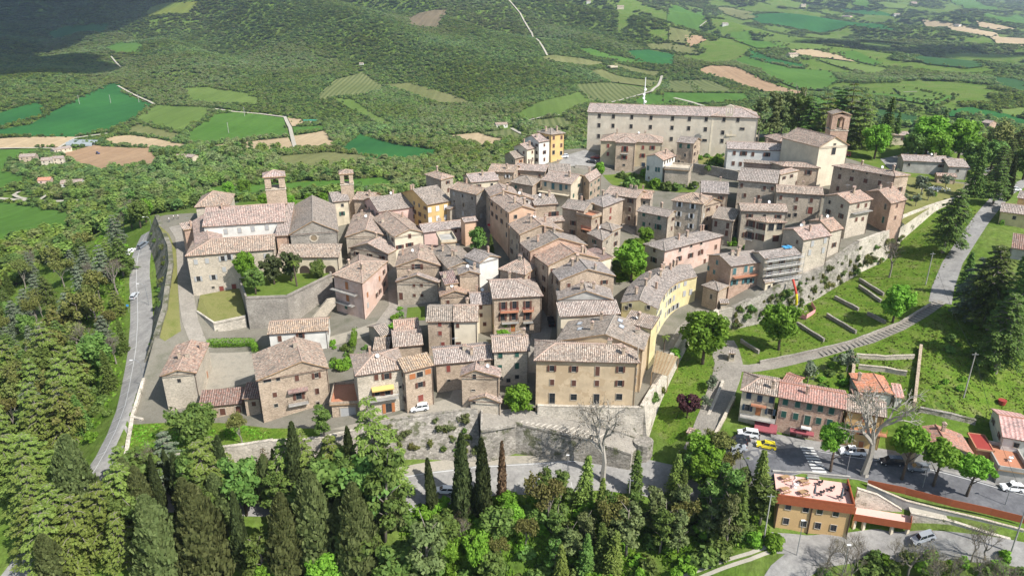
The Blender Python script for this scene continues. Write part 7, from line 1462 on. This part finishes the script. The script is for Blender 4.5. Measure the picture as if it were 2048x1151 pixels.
for x, y, h, lb in [(1851,570,9.5,'concrete utility pole on the upper lawn'),(1528,1075,10,'utility pole at the left corner of the amber building'),(1927,795,11,'twin-post pylon on the green slope'),(2022,1105,11,'utility pole in the bottom right corner'),(1255,1030,9,'utility pole among the foreground pines')]:
    p = Go(x,y); r = empty('utility_pole', p, lb, 'pole', 'utility poles'); m2 = MB(); m2.tube([(0,0,-.5),(0,0,h)], [.16,.10], 7); sub('pole', m2.mesh('pole', P_Q), r); m2 = MB(); m2.box((0,0,h-.4),(1.4,.1,.12)); sub('crossarm', m2.mesh('crossarm', M_METAL), r); WIRE.append(p+Vector((0,0,h-.4)))
def wire(a, b, sag, label):
    P = [a.lerp(b,t)-Vector((0,0,4*sag*t*(1-t))) for t in np.linspace(0,1,14)]; m = MB(); m.tube(P, .03, 4); m.build('cable', M_DKMETAL, None, label=label, cat='cable')
wire(WIRE[0], WIRE[2], 1.5, 'overhead cable from the upper lawn pole to the pylon'); wire(WIRE[2], WIRE[3], 2, 'overhead cable from the pylon to the corner pole'); wire(WIRE[1], WIRE[4], 2, 'overhead cable crossing the foreground wood')
p = PZ(1300,212,54); mr_ = empty('telecom_mast', (p.x,p.y+14,40), 'white telecom mast rising behind the convent roof', 'mast'); m2 = MB(); m2.tube([(0,0,-6),(0,0,24)], [.35,.15], 8); sub('pole', m2.mesh('pole', M_WHITE), mr_)
for z, a in ((14,0),(15.5,2),(17,4),(12.5,5),(19,1)): m2 = MB(); m2.tube([(.5*math.cos(a),.5*math.sin(a)-.2,z),(.5*math.cos(a),.5*math.sin(a)-.6,z)], .55, 12); sub('dish', m2.mesh('dish', M_WHITE), mr_)
sg = Go(258,625); r = empty('road_sign', sg, 'blue road sign on the verge of the left road', 'sign'); m2 = MB(); m2.tube([(0,0,0),(0,0,2.6)], .04, 6); sub('pole', m2.mesh('pole', M_METAL), r); m2 = MB(); m2.box((0,-.05,2.4),(.7,.04,.7)); sub('sign_plate', m2.mesh('sign_plate', plain('sign_blue', (.05,.25,.55), .5)), r)
m2 = MB(); c = Go(2003,808); m2.tube([c+Vector((0,0,.1)), c+Vector((0,0,1.1))], [.7,.85], 14); m2.build('barrel', M_REDP, None, label='round red tub on the right-hand allotment', cat='tub')
# ------------------------------------------------------------------ fields in the valley
FC = dict(em=field('field_emerald', (.022,.095,.025), (.035,.13,.03), .4, 9, .08), gr=field('field_green', (.06,.135,.02), (.085,.165,.03), 1.2, 8, .1), lg=field('field_light', (.095,.15,.03), (.13,.18,.045), .9, 8, .12), ol=field('field_olive', (.12,.135,.045), (.17,.17,.07), .5, 7, .15),
 tn=field('field_tan', (.36,.27,.16), (.44,.34,.21), 1.0, 5, .1), br=field('field_brown', (.30,.195,.115), (.37,.25,.15), 1.35, 6, .12), vi=field('field_vine', (.13,.15,.055), (.17,.18,.075), -.75, 5.5, .1, (.075,.10,.03)), dg=field('field_deep', (.03,.08,.028), (.045,.10,.03), .2, 8, .1), ye=field('field_yellow', (.17,.17,.03), (.12,.16,.03), .2, 8, .15), cl=field('clear_cut', (.17,.125,.08), (.13,.11,.065), .2, 6, .2))
FIELDS = [('s','em',[(0,750),(180,720),(400,600),(600,500),(680,480),(700,540),(860,605),(760,690),(650,740),(430,790),(-200,803),(-200,770)]),('s','em',[(-200,700),(0,655),(200,597),(250,620),(250,670),(0,742),(-200,760)]),('s','tn',[(-200,808),(0,803),(435,793),(340,848),(0,862),(-200,865)]),('s','gr',[(-200,870),(0,868),(230,868),(200,885),(60,935),(30,990),(210,1030),(190,1060),(0,1110),(-200,1150)]),
 ('s','br',[(355,892),(540,842),(870,857),(940,930),(880,965),(600,998),(410,930)]),('s','tn',[(640,792),(760,783),(900,803),(1110,842),(1080,860),(920,870),(860,850),(600,817)]),('s','lg',[(770,690),(900,608),(1200,627),(1190,680),(1090,735),(1040,760),(930,735)]),('s','ol',[(745,742),(800,720),(1035,778),(1010,808),(750,770)]),('s','gr',[(1088,772),(1240,664),(1350,654),(1620,674),(1658,788),(1190,838),(1100,820)]),
 ('s','tn',[(1200,848),(1655,797),(1700,868),(1640,888),(1380,893)]),('s','tn',[(1695,787),(1870,757),(1945,855),(1722,870)]),('s','gr',[(1688,735),(1870,727),(1880,750),(1697,770)]),('s','lg',[(1075,512),(1200,507),(1420,542),(1488,572),(1470,603),(1200,598),(1090,578)]),('s','gr',[(592,282),(700,248),(835,257),(800,304),(660,309)]),('s','em',[(280,190),(400,152),(620,142),(600,200),(300,230)]),('s','ye',[(850,62),(920,27),(1145,14),(1080,80),(850,100)]),('s','tn',[(1657,682),(1740,692),(1750,725),(1682,730)]),
 ('px','ol',[(552,316),(660,306),(765,318),(760,333),(640,340),(570,338)]),('px','gr',[(372,382),(540,370),(660,363),(765,357),(800,371),(760,383),(560,398),(385,404)]),('q','gr',[(-200,485),(0,490),(150,505),(620,560),(490,690),(400,720),(100,770),(100,850),(0,845),(-200,850)]),
 ('t','em',[(105,885),(250,798),(700,888),(640,928),(480,948),(350,932)]),('t','tn',[(715,808),(930,784),(1100,827),(990,868)]),('t','vi',[(945,785),(1110,762),(1210,800),(1150,828)]),('t','vi',[(1215,718),(1420,694),(1508,740),(1440,758),(1300,758)]),('t','lg',[(1172,670),(1290,604),(1500,548),(1600,600),(1400,678),(1222,698)]),('t','vi',[(1512,503),(1700,494),(1938,527),(1900,545),(1700,608),(1600,588)]),('t','ol',[(385,502),(540,494),(770,562),(895,605),(700,608),(520,545)]),('t','vi',[(0,565),(100,475),(240,435),(365,520),(240,558),(100,568),(20,590)]),('t','lg',[(85,583),(200,595),(420,722),(445,758),(300,700)]),
 ('t','ol',[(1305,342),(1370,329),(1530,348),(1655,372),(1560,393),(1390,370)]),('t','gr',[(1532,292),(1600,293),(1700,328),(1800,343),(1895,372),(1700,352),(1600,332)]),('t','em',[(1803,312),(1920,298),(2060,323),(2060,385),(1880,370)]),('t','ol',[(1915,262),(2060,258),(2060,300),(1935,290)]),('t','ol',[(1695,364),(1985,422),(1960,448),(1800,420)]),('t','ol',[(1595,424),(1660,414),(1760,454),(1930,473),(1965,474),(1920,508),(1700,480)]),('t','gr',[(1845,592),(1940,554),(2060,582),(2060,620),(1860,620)]),('t','cl',[(522,112),(600,78),(730,67),(680,163),(540,148)]),
 ('u','br',[(192,422),(250,403),(360,408),(695,530),(690,553),(550,533),(350,480),(210,440)]),('u','gr',[(402,372),(460,348),(700,412),(880,422),(918,470),(830,518),(720,508),(560,440)]),('u','em',[(462,302),(600,353),(748,382),(740,398),(560,368),(472,345)]),('u','gr',[(352,203),(450,193),(635,280),(480,278),(372,240)]),('u','lg',[(535,228),(700,228),(875,290),(700,293),(600,270)]),('u','tn',[(702,302),(820,300),(960,332),(1028,360),(900,343),(750,328)]),('u','lg',[(862,353),(1000,368),(1235,405),(1160,438),(1000,400)]),('u','gr',[(985,312),(1060,308),(1195,370),(1150,378),(1000,340)]),
 ('u','em',[(502,97),(620,93),(900,113),(1200,163),(1245,185),(1000,150),(850,188),(560,140)]),('u','tn',[(1505,132),(1600,143),(1800,183),(2060,232),(2060,270),(1850,225),(1650,180)]),('u','tn',[(1785,133),(1900,153),(1975,172),(1900,180),(1800,160)]),('u','br',[(72,217),(150,218),(178,240),(100,273),(77,268)]),('u','ol',[(-20,172),(90,192),(80,258),(-20,240)]),('u','ol',[(-20,262),(100,283),(138,320),(-20,300)]),('u','gr',[(-20,62),(150,63),(168,108),(-20,130)]),('u','ol',[(262,52),(350,58),(478,100),(400,113),(300,80)]),
 ('u','gr',[(955,533),(1150,553),(1450,573),(1595,563),(1500,618),(1250,578),(1050,558)]),('u','lg',[(1305,523),(1400,533),(1555,570),(1480,598),(1350,568)]),('u','em',[(1645,662),(1750,643),(1950,683),(2060,722),(2060,760),(1800,690),(1650,690)]),('u','lg',[(1865,653),(2060,638),(2060,700)]),('u','dg',[(1435,353),(1550,333),(1775,390),(1700,398),(1500,378)]),('u','dg',[(1825,453),(1900,463),(2060,503),(2060,550),(1900,500)]),('u','gr',[(1010,-10),(1100,-10),(1130,43),(1050,28)]),('u','lg',[(1205,22),(1370,23),(1350,53),(1250,48)]),('u','gr',[(1600,-10),(1730,-10),(1865,60),(1700,48)]),('u','gr',[(1835,92),(1990,93),(2060,113),(2060,140),(1900,128)]),('u','em',[(1005,62),(1200,73),(1255,90),(1100,88)]),
 ('u','vi',[(105,483),(210,478),(308,520),(318,543),(155,543)]),('u','vi',[(-20,483),(95,483),(145,543),(-20,540)]),('u','gr',[(-20,552),(380,558),(400,590),(-20,600)]),('u','gr',[(700,560),(900,600),(1080,640),(900,640),(720,600)]),('u','dg',[(1180,650),(1400,690),(1380,740),(1200,700)])]
FPOLY = []
def zlift(x, y): return zfar(x, y)+.0007*np.hypot(x, y)+.15
for i_, (fr, c, pl) in enumerate(FIELDS):
    cxf = sum(p[0] for p in pl)/len(pl); cyf = sum(p[1] for p in pl)/len(pl); ex = 1.2 if fr == 'u' else (1.1 if fr == 't' else 1.03); pl = [(cxf+(p[0]-cxf)*ex, cyf+(p[1]-cyf)*ex) for p in pl]
    pw = [G_on(*pix(fr, p), zfar) for p in pl]; poly = [(v.x, v.y) for v in pw]; A_ = .5*sum(poly[k][0]*poly[(k+1)%len(poly)][1]-poly[(k+1)%len(poly)][0]*poly[k][1] for k in range(len(poly)))
    if A_ < 0: poly = poly[::-1]
    r = min(math.hypot(*p) for p in poly); FPOLY.append(poly)
    sheet('field', poly, zlift, max(4, r*.018), FC[c], .1+.012*i_, kind='structure')
# roads in the valley
FROADS = [('s',[(680,500),(760,545),(860,590),(890,607)],5),('s',[(1230,632),(1350,650),(1500,662),(1640,680),(1670,740),(1705,870)],6),('q',[(-200,455),(0,462),(150,475),(290,482),(400,485),(620,480),(900,465),(1180,460)],6),('q',[(290,482),(150,455),(110,435),(150,410)],4),('q',[(300,478),(390,420),(430,380)],4),('t',[(1660,615),(1780,587),(1940,542),(1975,510),(2000,450)],6),('t',[(1215,712),(1300,692),(1400,680)],4),('t',[(1120,758),(1200,800)],5),('px',[(560,392),(700,388),(850,378)],6),('s',[(0,862),(200,860),(330,862),(440,800),(620,775)],5),('u',[(0,580),(100,605),(180,630)],6),('s',[(640,330),(700,395)],4),('t',[(1100,0),(1170,80),(1240,200),(1330,330)],5),('u',[(1340,548),(1420,545)],4),('u',[(150,160),(190,130)],5)]
RPOLY = []
for fr, pl, wd in FROADS:
    pw = [G_on(*pix(fr, p), zfar) for p in pl]; r = sum(p.length for p in pw)/len(pw); ribbon('valley_road', pw, wd*.75, zlift, A_TRACK, 1.1, max(3, r*.012), kind='structure'); RPOLY += [(p.x, p.y, wd) for p in resample(pw, 6)]
# ------------------------------------------------------------------ farmhouses
def farm(fr, A, B, H, depth, label, wm=P_C, rm=T_P, rt='gx'):
    h = house('farmhouse', label, wm, rm, rt, fr, A, B, H=H, depth=depth, chim=0, auto='', f=lambda x, y, o=0: G_on(x, y, zlift, o), gutter=False, zb=None, oh=.3)
    p, p2 = h['sides'][0]; e_ = (p2-p).normalized(); out = Vector((e_.y,-e_.x,0)); L = (p2-p).length; nn = max(2, int(L/4))
    for r_ in range(max(1, int(H/3))):
        for k in range(nn): q = p+e_*(L*(k+.5)/nn)+out*.03; put_window(h['root'], Vector((q.x,q.y,h['ze']-1.5-2.9*r_)), math.atan2(e_.y,e_.x), 1.0, 1.3, 'p', 'brown')
    c = h['root'].location; RPOLY.append((c.x, c.y, 22)); return h
for a in [('s',(105,905),(200,900),6,12,'stone farmhouse at the left edge of the valley farm',W_W,T_P),('s',(232,925),(300,920),8,11,'broad farmhouse in the middle of the valley farm',W_L,T_P),('s',(296,915),(365,910),8,10,'right wing of the valley farm',W_L,T_P),('s',(310,865),(415,848),4,9,'cream barn behind the valley farm',P_C,T_P),('s',(212,1040),(290,1035),6,9,'small house with orange roof on the valley drive',P_K,T_F),('s',(342,1058),(470,1050),6,10,'long red-shuttered villa above the valley road',P_W,T_P),
 ('s',(1008,905),(1060,903),7,9,'villa hidden among trees in the valley middle',P_C,T_P),('s',(1058,900),(1105,905),5,8,'right wing of the tree-hidden valley villa',P_C,T_P),('t',(1030,730),(1100,727),4,10,'low white farm at the foot of the hill',P_W,T_P),('t',(1190,690),(1240,690),0,0,'')][:-1]: farm(*a)
for a in [('t',(228,372),(252,372),5,8,'tiny white house alone on the wooded hillside',P_W,T_P),('t',(1560,8),(1585,8),7,12,'white house high on the centre hill',P_W,T_P),('t',(1740,38),(1780,38),7,14,'farm on the upper right hillside',P_C,T_P),('t',(1700,396),(1745,394),6,12,'farm among trees above the vineyards',P_C,T_P),('u',(285,138),(320,138),7,12,'white house beside the tall poplars',P_W,T_P),('u',(680,318),(730,316),6,12,'farm in the middle of the right valley',P_C,T_P),('u',(1290,82),(1325,82),6,14,'pair of white houses far off on the right',P_W,T_P),('u',(980,96),(1030,97),7,18,'rose farm on the far right ridge',P_K,T_P),('u',(1640,145),(1668,146),6,14,'small white house at the edge of the tan field',P_W,T_P),('u',(1800,715),(1850,722),7,10,'brick house below the right edge of town',W_B,T_P),('u',(1390,14),(1425,14),7,18,'distant farm near the top right',P_K,T_P),('u',(745,28),(775,28),7,16,'distant house on the top right slope',P_C,T_P)]: farm(*a)
gh = [G_on(*pix('s', p), zlift) for p in ((378,838),(530,842),(520,822),(390,820))]; cg = sum(gh, Vector())/4; m = MB(); e_ = (gh[1]-gh[0]).normalized(); n_ = Vector((-e_.y,e_.x,0)); Lg = (gh[1]-gh[0]).length
gr_ = empty('greenhouse', tuple(gh[0]), 'long grey greenhouse tunnel by the valley farm', 'greenhouse')
for k in range(3):
    m = MB(); pr_f = []
    for a in np.linspace(0, math.pi, 9): pr_f.append((8*k+4+4*math.cos(a), 3.6*math.sin(a)))
    for (u0,z0),(u1,z1) in zip(pr_f[:-1], pr_f[1:]):
        q = lambda s, u, z: gh[0]+e_*s+n_*u+Vector((0,0,z)); m.face((q(0,u1,z1), q(0,u0,z0), q(Lg,u0,z0), q(Lg,u1,z1)))
    m.build('tunnel', plain('poly_film', (.25,.28,.29), .4) if k == 0 else MATS['poly_film'], gr_)
g2 = G_on(*pix('s',(1790,705)), zlift); m = MB(); m.box((g2.x,g2.y,g2.z+1.5),(18,7,3),.1); sr = m.build('farm_shed', P_C, None, label='green-roofed farm shed at the end of the farm track', cat='shed'); m = MB(); m.box((g2.x,g2.y,g2.z+3.3),(19,8,.4),.1); m.build('roof', plain('green_sheet', (.04,.30,.20), .5), sr)
tq = G_on(*pix('s',(563,887)), zlift); tr2 = empty('tractor', tuple(tq), 'blue tractor on the brown field', 'tractor'); M_BL = plain('tractor_blue', (.05,.10,.30), .5)
for nm, c, d, mt in (('hood',(1.2,0,1.2),(1.8,.9,.9),M_BL),('cab',(-.4,0,1.9),(1.4,1.4,1.7),M_GLASS),('roof',(-.4,0,2.8),(1.6,1.6,.15),M_BL)): m2 = MB(); m2.box(c,d); sub(nm, m2.mesh(nm, mt), tr2)
for x, rr in ((-.8,.85),(1.5,.5)):
    for s in (-1,1): m2 = MB(); m2.tube([(x,s*.75,rr),(x,s*1.15,rr)], rr, 14); sub('wheel', m2.mesh('wheel', MATS['tyre']), tr2)
for x, y in ((458,600),(638,595),(800,590),(1408,670),(1316,765)):
    p = G_on(*pix('s',(x,y)), zlift); m = MB(); m.tube([p, p+Vector((0,0,13))], [.35,.25], 6); o = m.build('utility_pole', P_Q, None, label='thin pale power pole standing in the valley fields', cat='pole', group='power poles in the valley fields'); m = MB(); m.box(p+Vector((0,0,12.2)),(2.4,.25,.25)); m.build('crossarm', M_METAL, o)
# ------------------------------------------------------------------ trees of the valley and the hillside woods
L_F1 = leaf('leaf_forest', (.19,.28,.06), (.31,.40,.105), .45, .015, .12, .22); L_F2 = leaf('leaf_forest_grey', (.21,.255,.095), (.31,.345,.135), .45, .015, .12, .22); L_F3 = leaf('leaf_forest_dark', (.115,.19,.05), (.185,.265,.08), .4, .015, .12, .22)
def far_tree(seed, mat, h, w_, n, per, size, flat=1.0):
    rg = np.random.default_rng(seed); d = rdir(rg, n); r = rg.uniform(.3,1,(n,1))**.6; cl = d*r*np.array([w_*.75,w_*.75,h*.36])+np.array([0,0,h*.56]); me = crown_clumps(rg, cl, rg.uniform(.25,.42,n)*w_, per, size, mat, flat, 'far_tree', 1.3)
    m = MB(); m.tube([(0,0,-1),(0,0,h*.5)], [.25,.15], 5); t = m.mesh('t', BARK); bm = bmesh.new(); bm.from_mesh(me); nf = len(bm.faces); bm.from_mesh(t); bm.faces.ensure_lookup_table()
    for f in bm.faces[nf:]: f.material_index = 1
    bm.to_mesh(me); bm.free(); me.materials.append(BARK); bpy.data.meshes.remove(t); return me
MIDT = [far_tree(11+k, mt, 11, w_, 26, 24, .55) for k, (mt, w_) in enumerate([(L_F1,4.6),(L_MID,4.4),(L_F2,4.6),(L_F3,4.0),(L_F1,3.6)])]+[far_tree(31, L_F3, 15, 1.9, 22, 24, .5)]
FART = [far_tree(51+k, mt, 9, w_, 14, 20, .85) for k, (mt, w_) in enumerate([(L_F1,4.4),(L_F1,4.0),(L_F2,4.4),(L_F3,3.8),(L_F1,4.2)])]
def belt(poly, n, spacing, label, group, hr=(8, 13), poplar=.04, fr='px'):
    poly = [pix(fr, p) for p in poly]; xs = [p[0] for p in poly]; ys = [p[1] for p in poly]; got = []; tr = 0
    while len(got) < n and tr < n*40:
        tr += 1; x, y = TR.uniform(min(xs), max(xs)), TR.uniform(min(ys), max(ys))
        if not inside(poly, x, y)[0] or any((x-a)**2+(2*(y-b))**2 < spacing**2 for a, b in got): continue
        got.append((x, y))
    for x, y in got:
        p = G_on(x, y, zfar); k = 5 if TR.random() < poplar else TR.choice((0,0,1,1,2,2,3,4)); h = TR.uniform(*hr); s = h/11; o = bpy.data.objects.new('valley_tree' if k != 5 else 'poplar_tree', MIDT[k]); COL.objects.link(o); o.location = p; o.rotation_euler = (0,0,TR.uniform(0,6.28)); o.scale = (s*TR.uniform(.9,1.3), s*TR.uniform(.9,1.3), s)
        kind = ('yellow-green','mid green','grey budding','dark green','light green','tall poplar')[k]; tag(o, ('%s tree ' % kind if k != 5 else 'tall poplar tree ')+label, 'tree', group)
belt([(200,345),(330,335),(480,338),(560,345),(640,345),(760,338),(860,318),(1000,300),(1010,318),(860,348),(700,357),(560,366),(400,374),(330,400),(215,425),(190,400)], 150, 12, 'in the belt beyond the town', 'tree belt beyond the town', (6, 10))
belt([(380,392),(640,388),(860,375),(860,385),(640,398),(380,405)], 30, 11, 'beside the road just behind the town', 'trees beside the valley road', (5, 8))
belt([(30,335),(120,330),(170,345),(180,400),(100,400),(20,380)], 22, 12, 'around the valley villas', 'trees around the valley villas', (6, 10))
belt([(320,320),(480,300),(560,300),(540,320),(400,335),(330,340)], 34, 10, 'around the tree-hidden villa', 'trees around the hidden villa', (8, 13), .15)
# woods: countless trees
rg = np.random.default_rng(77); Nf = 300000
th = rg.uniform(-.75, .75, Nf); lr = rg.uniform(math.log(330), math.log(7000), Nf); r = np.exp(lr); x = r*np.sin(th); y = r*np.cos(th)
keep = rg.uniform(0, 1, Nf) < np.clip((r/1250)**2, .03, 1)
def rightside(x, y): return (x/y > .18)
near_ok = np.ones(Nf, bool)
cl_ = np.sin(x*.013)*np.sin(y*.011+1)+.6*np.sin(x*.031+y*.02)
for poly in FPOLY:
    xs = [p[0] for p in poly]; ys = [p[1] for p in poly]; bb = (x > min(xs)-5) & (x < max(xs)+5) & (y > min(ys)-5) & (y < max(ys)+5)
    ii = np.nonzero(bb & keep)[0]
    if len(ii): keep[ii[inside(poly, x[ii], y[ii])]] = False
for cx, cy, wd in RPOLY:
    d2 = (x-cx)**2+(y-cy)**2; keep &= d2 > (wd*.5+4)**2
keep &= ~inside(TOWN_POLY, x, y)
clm = np.sin(x*.0105+1.1*np.sin(y*.006))*np.sin(y*.0085+.7*np.sin(x*.007))+.45*np.sin(x*.026-y*.017)+.25*np.sin(x*.05+y*.043); keep &= ~((x/y > .14) & (r > 500) & (clm < -.28))
# open land near the foot of the town: no wood on the town's own slope seen left and right
pxx = CX+FOC*x/(y*CP+(CAMZ+30)*SP)
keep &= ~((r < 430) & (x > -60))
x, y, r = x[keep], y[keep], r[keep]
ex_, ey_ = [], []
for poly in FPOLY:
    for (ax, ay), (bx_, by_) in zip(poly, poly[1:]+poly[:1]):
        rr_ = math.hypot((ax+bx_)/2, (ay+by_)/2); ln = math.hypot(bx_-ax, by_-ay); nn_ = int(ln/(rr_*.0045)); dense = rg.uniform(.15, .9)
        for k in range(nn_):
            if rg.uniform() < dense: t = rg.uniform(); q = rr_*.0022; ex_.append(ax+(bx_-ax)*t+rg.normal()*q); ey_.append(ay+(by_-ay)*t+rg.normal()*q)
ne = len(ex_); x = np.r_[x, ex_]; y = np.r_[y, ey_]; r = np.hypot(x, y); ok = np.ones(len(x), bool)
for cx, cy, wd in RPOLY: ok &= (x-cx)**2+(y-cy)**2 > (wd*.5+3)**2
edge_f = np.r_[np.ones(len(x)-ne), np.full(ne, .62)][ok]; x, y, r = x[ok], y[ok], r[ok]; z = zfar(x, y); z = z+.0006*r
n = len(x); sc_ = np.clip(r*.0044, 5, 17)/9*rg.uniform(.55, 1.45, n)*edge_f
me = bpy.data.meshes.new('hillside_wood'); me.vertices.add(n); me.vertices.foreach_set('co', np.c_[x, y, z].ravel().astype(np.float32))
at = me.attributes.new('scl', 'FLOAT_VECTOR', 'POINT'); at.data.foreach_set('vector', np.c_[sc_*1.25, sc_*1.25, np.minimum(sc_, np.where(r > 900, .42, .8)*rg.uniform(.8, 1.2, n))].ravel().astype(np.float32))
cln = (np.sin(x*.006+2)*np.sin(y*.005+1)+.5*np.sin(x*.017+y*.012)); kd = np.where(rg.uniform(size=n) < .25+.18*cln, 3, rg.integers(0, 5, n)); kd = np.where((cln < -.4) & (rg.uniform(size=n) < .5), 2, kd)
at = me.attributes.new('kind_index', 'INT', 'POINT'); at.data.foreach_set('value', kd.astype(np.int32))
at = me.attributes.new('turn', 'FLOAT', 'POINT'); at.data.foreach_set('value', rg.uniform(0, 6.28, n).astype(np.float32))
wood = bpy.data.objects.new('hillside_wood', me); COL.objects.link(wood); tag(wood, 'leafy woods covering the far hillsides and hedgerows', 'wood', None, 'stuff')
protos = []
for k, (px_, py_) in enumerate([(690,340),(705,338),(722,336),(740,335),(650,342)]):
    p = G_on(px_, py_, zfar); o = bpy.data.objects.new('valley_tree', FART[k]); COL.objects.link(o); o.location = p; protos.append(o); tag(o, ('yellow-green','mid green','grey budding','dark green','light green')[k]+' tree in the belt beyond the town', 'tree', 'tree belt beyond the town')
ng = bpy.data.node_groups.new('wood_scatter', 'GeometryNodeTree'); ng.interface.new_socket('Geometry', in_out='INPUT', socket_type='NodeSocketGeometry'); ng.interface.new_socket('Geometry', in_out='OUTPUT', socket_type='NodeSocketGeometry')
gi = ng.nodes.new('NodeGroupInput'); go_ = ng.nodes.new('NodeGroupOutput'); jn = ng.nodes.new('GeometryNodeJoinGeometry'); lk = ng.links.new
for o in protos[::-1]:
    oi = ng.nodes.new('GeometryNodeObjectInfo'); oi.inputs['Object'].default_value = o; oi.transform_space = 'ORIGINAL'; oi.inputs['As Instance'].default_value = True; lk(oi.outputs['Geometry'], jn.inputs[0])
m2p = ng.nodes.new('GeometryNodeMeshToPoints'); lk(gi.outputs[0], m2p.inputs[0]); ip = ng.nodes.new('GeometryNodeInstanceOnPoints'); lk(m2p.outputs[0], ip.inputs['Points']); lk(jn.outputs[0], ip.inputs['Instance']); ip.inputs['Pick Instance'].default_value = True
def attr(nm, ty):
    a = ng.nodes.new('GeometryNodeInputNamedAttribute'); a.data_type = ty; a.inputs[0].default_value = nm; return a.outputs[0]
lk(attr('kind_index', 'INT'), ip.inputs['Instance Index']); lk(attr('scl', 'FLOAT_VECTOR'), ip.inputs['Scale']); cx_ = ng.nodes.new('ShaderNodeCombineXYZ'); lk(attr('turn', 'FLOAT'), cx_.inputs[2]); lk(cx_.outputs[0], ip.inputs['Rotation']); lk(ip.outputs[0], go_.inputs[0])
md = wood.modifiers.new('scatter', 'NODES'); md.node_group = ng
# ------------------------------------------------------------------ clouds above and outside the picture, whose shade lies on the hills
def cloud(cx, cy, rx, ry, label, alt=1500, n=26, seed=1):
    rg = np.random.default_rng(seed); t = alt/SUN_DIR.z; c = Vector((cx, cy, 0))+SUN_DIR*t; bm = bmesh.new()
    for k in range(n):
        a = rg.uniform(0,6.28); q = math.sqrt(rg.uniform(0,1)); s = rg.uniform(.22,.42)*min(rx,ry); mt = Matrix.Translation((c.x+rx*q*math.cos(a), c.y+ry*q*math.sin(a), c.z+rg.uniform(-.2,.3)*s))@Matrix.Diagonal((s,s,s*.55,1)); bmesh.ops.create_icosphere(bm, subdivisions=3, radius=1, matrix=mt)
    for v in bm.verts: v.co += Vector(mnoise.noise_vector(v.co*.01))*22+Vector(mnoise.noise_vector(v.co*.03))*9
    me = bpy.data.meshes.new('cloud'); bm.to_mesh(me); bm.free(); me.materials.append(MATS.get('cloud_white') or plain('cloud_white', (.9,.9,.9), 1, 0, .03)); o = bpy.data.objects.new('cloud', me); COL.objects.link(o); tag(o, label, 'cloud', None, 'structure')
cloud(-1820, 1400, 850, 780, 'cloud', seed=3); cloud(-2150, 2350, 800, 800, 'cloud', seed=9); cloud(-1950, 1900, 700, 600, 'cloud', seed=12); cloud(-2900, 2900, 900, 900, 'cloud', seed=14); cloud(1500, 1750, 750, 260, 'cloud', seed=5, n=16)
# ------------------------------------------------------------------ haze
m = MB(); m.box((0, 5600, 190), (26000, 13400, 800)); hz = m.build('haze', None, None, keep=True, kind='stuff'); hz.data.materials.clear()
hm = bpy.data.materials.new('haze_air'); hm.use_nodes = True; nt = hm.node_tree; nt.nodes.clear(); vo = nt.nodes.new('ShaderNodeVolumePrincipled'); vo.inputs['Color'].default_value = (.72,.86,1,1); vo.inputs['Density'].default_value = 8e-5; vo.inputs['Anisotropy'].default_value = .3
oo = nt.nodes.new('ShaderNodeOutputMaterial'); nt.links.new(vo.outputs[0], oo.inputs['Volume']); hz.data.materials.append(hm)
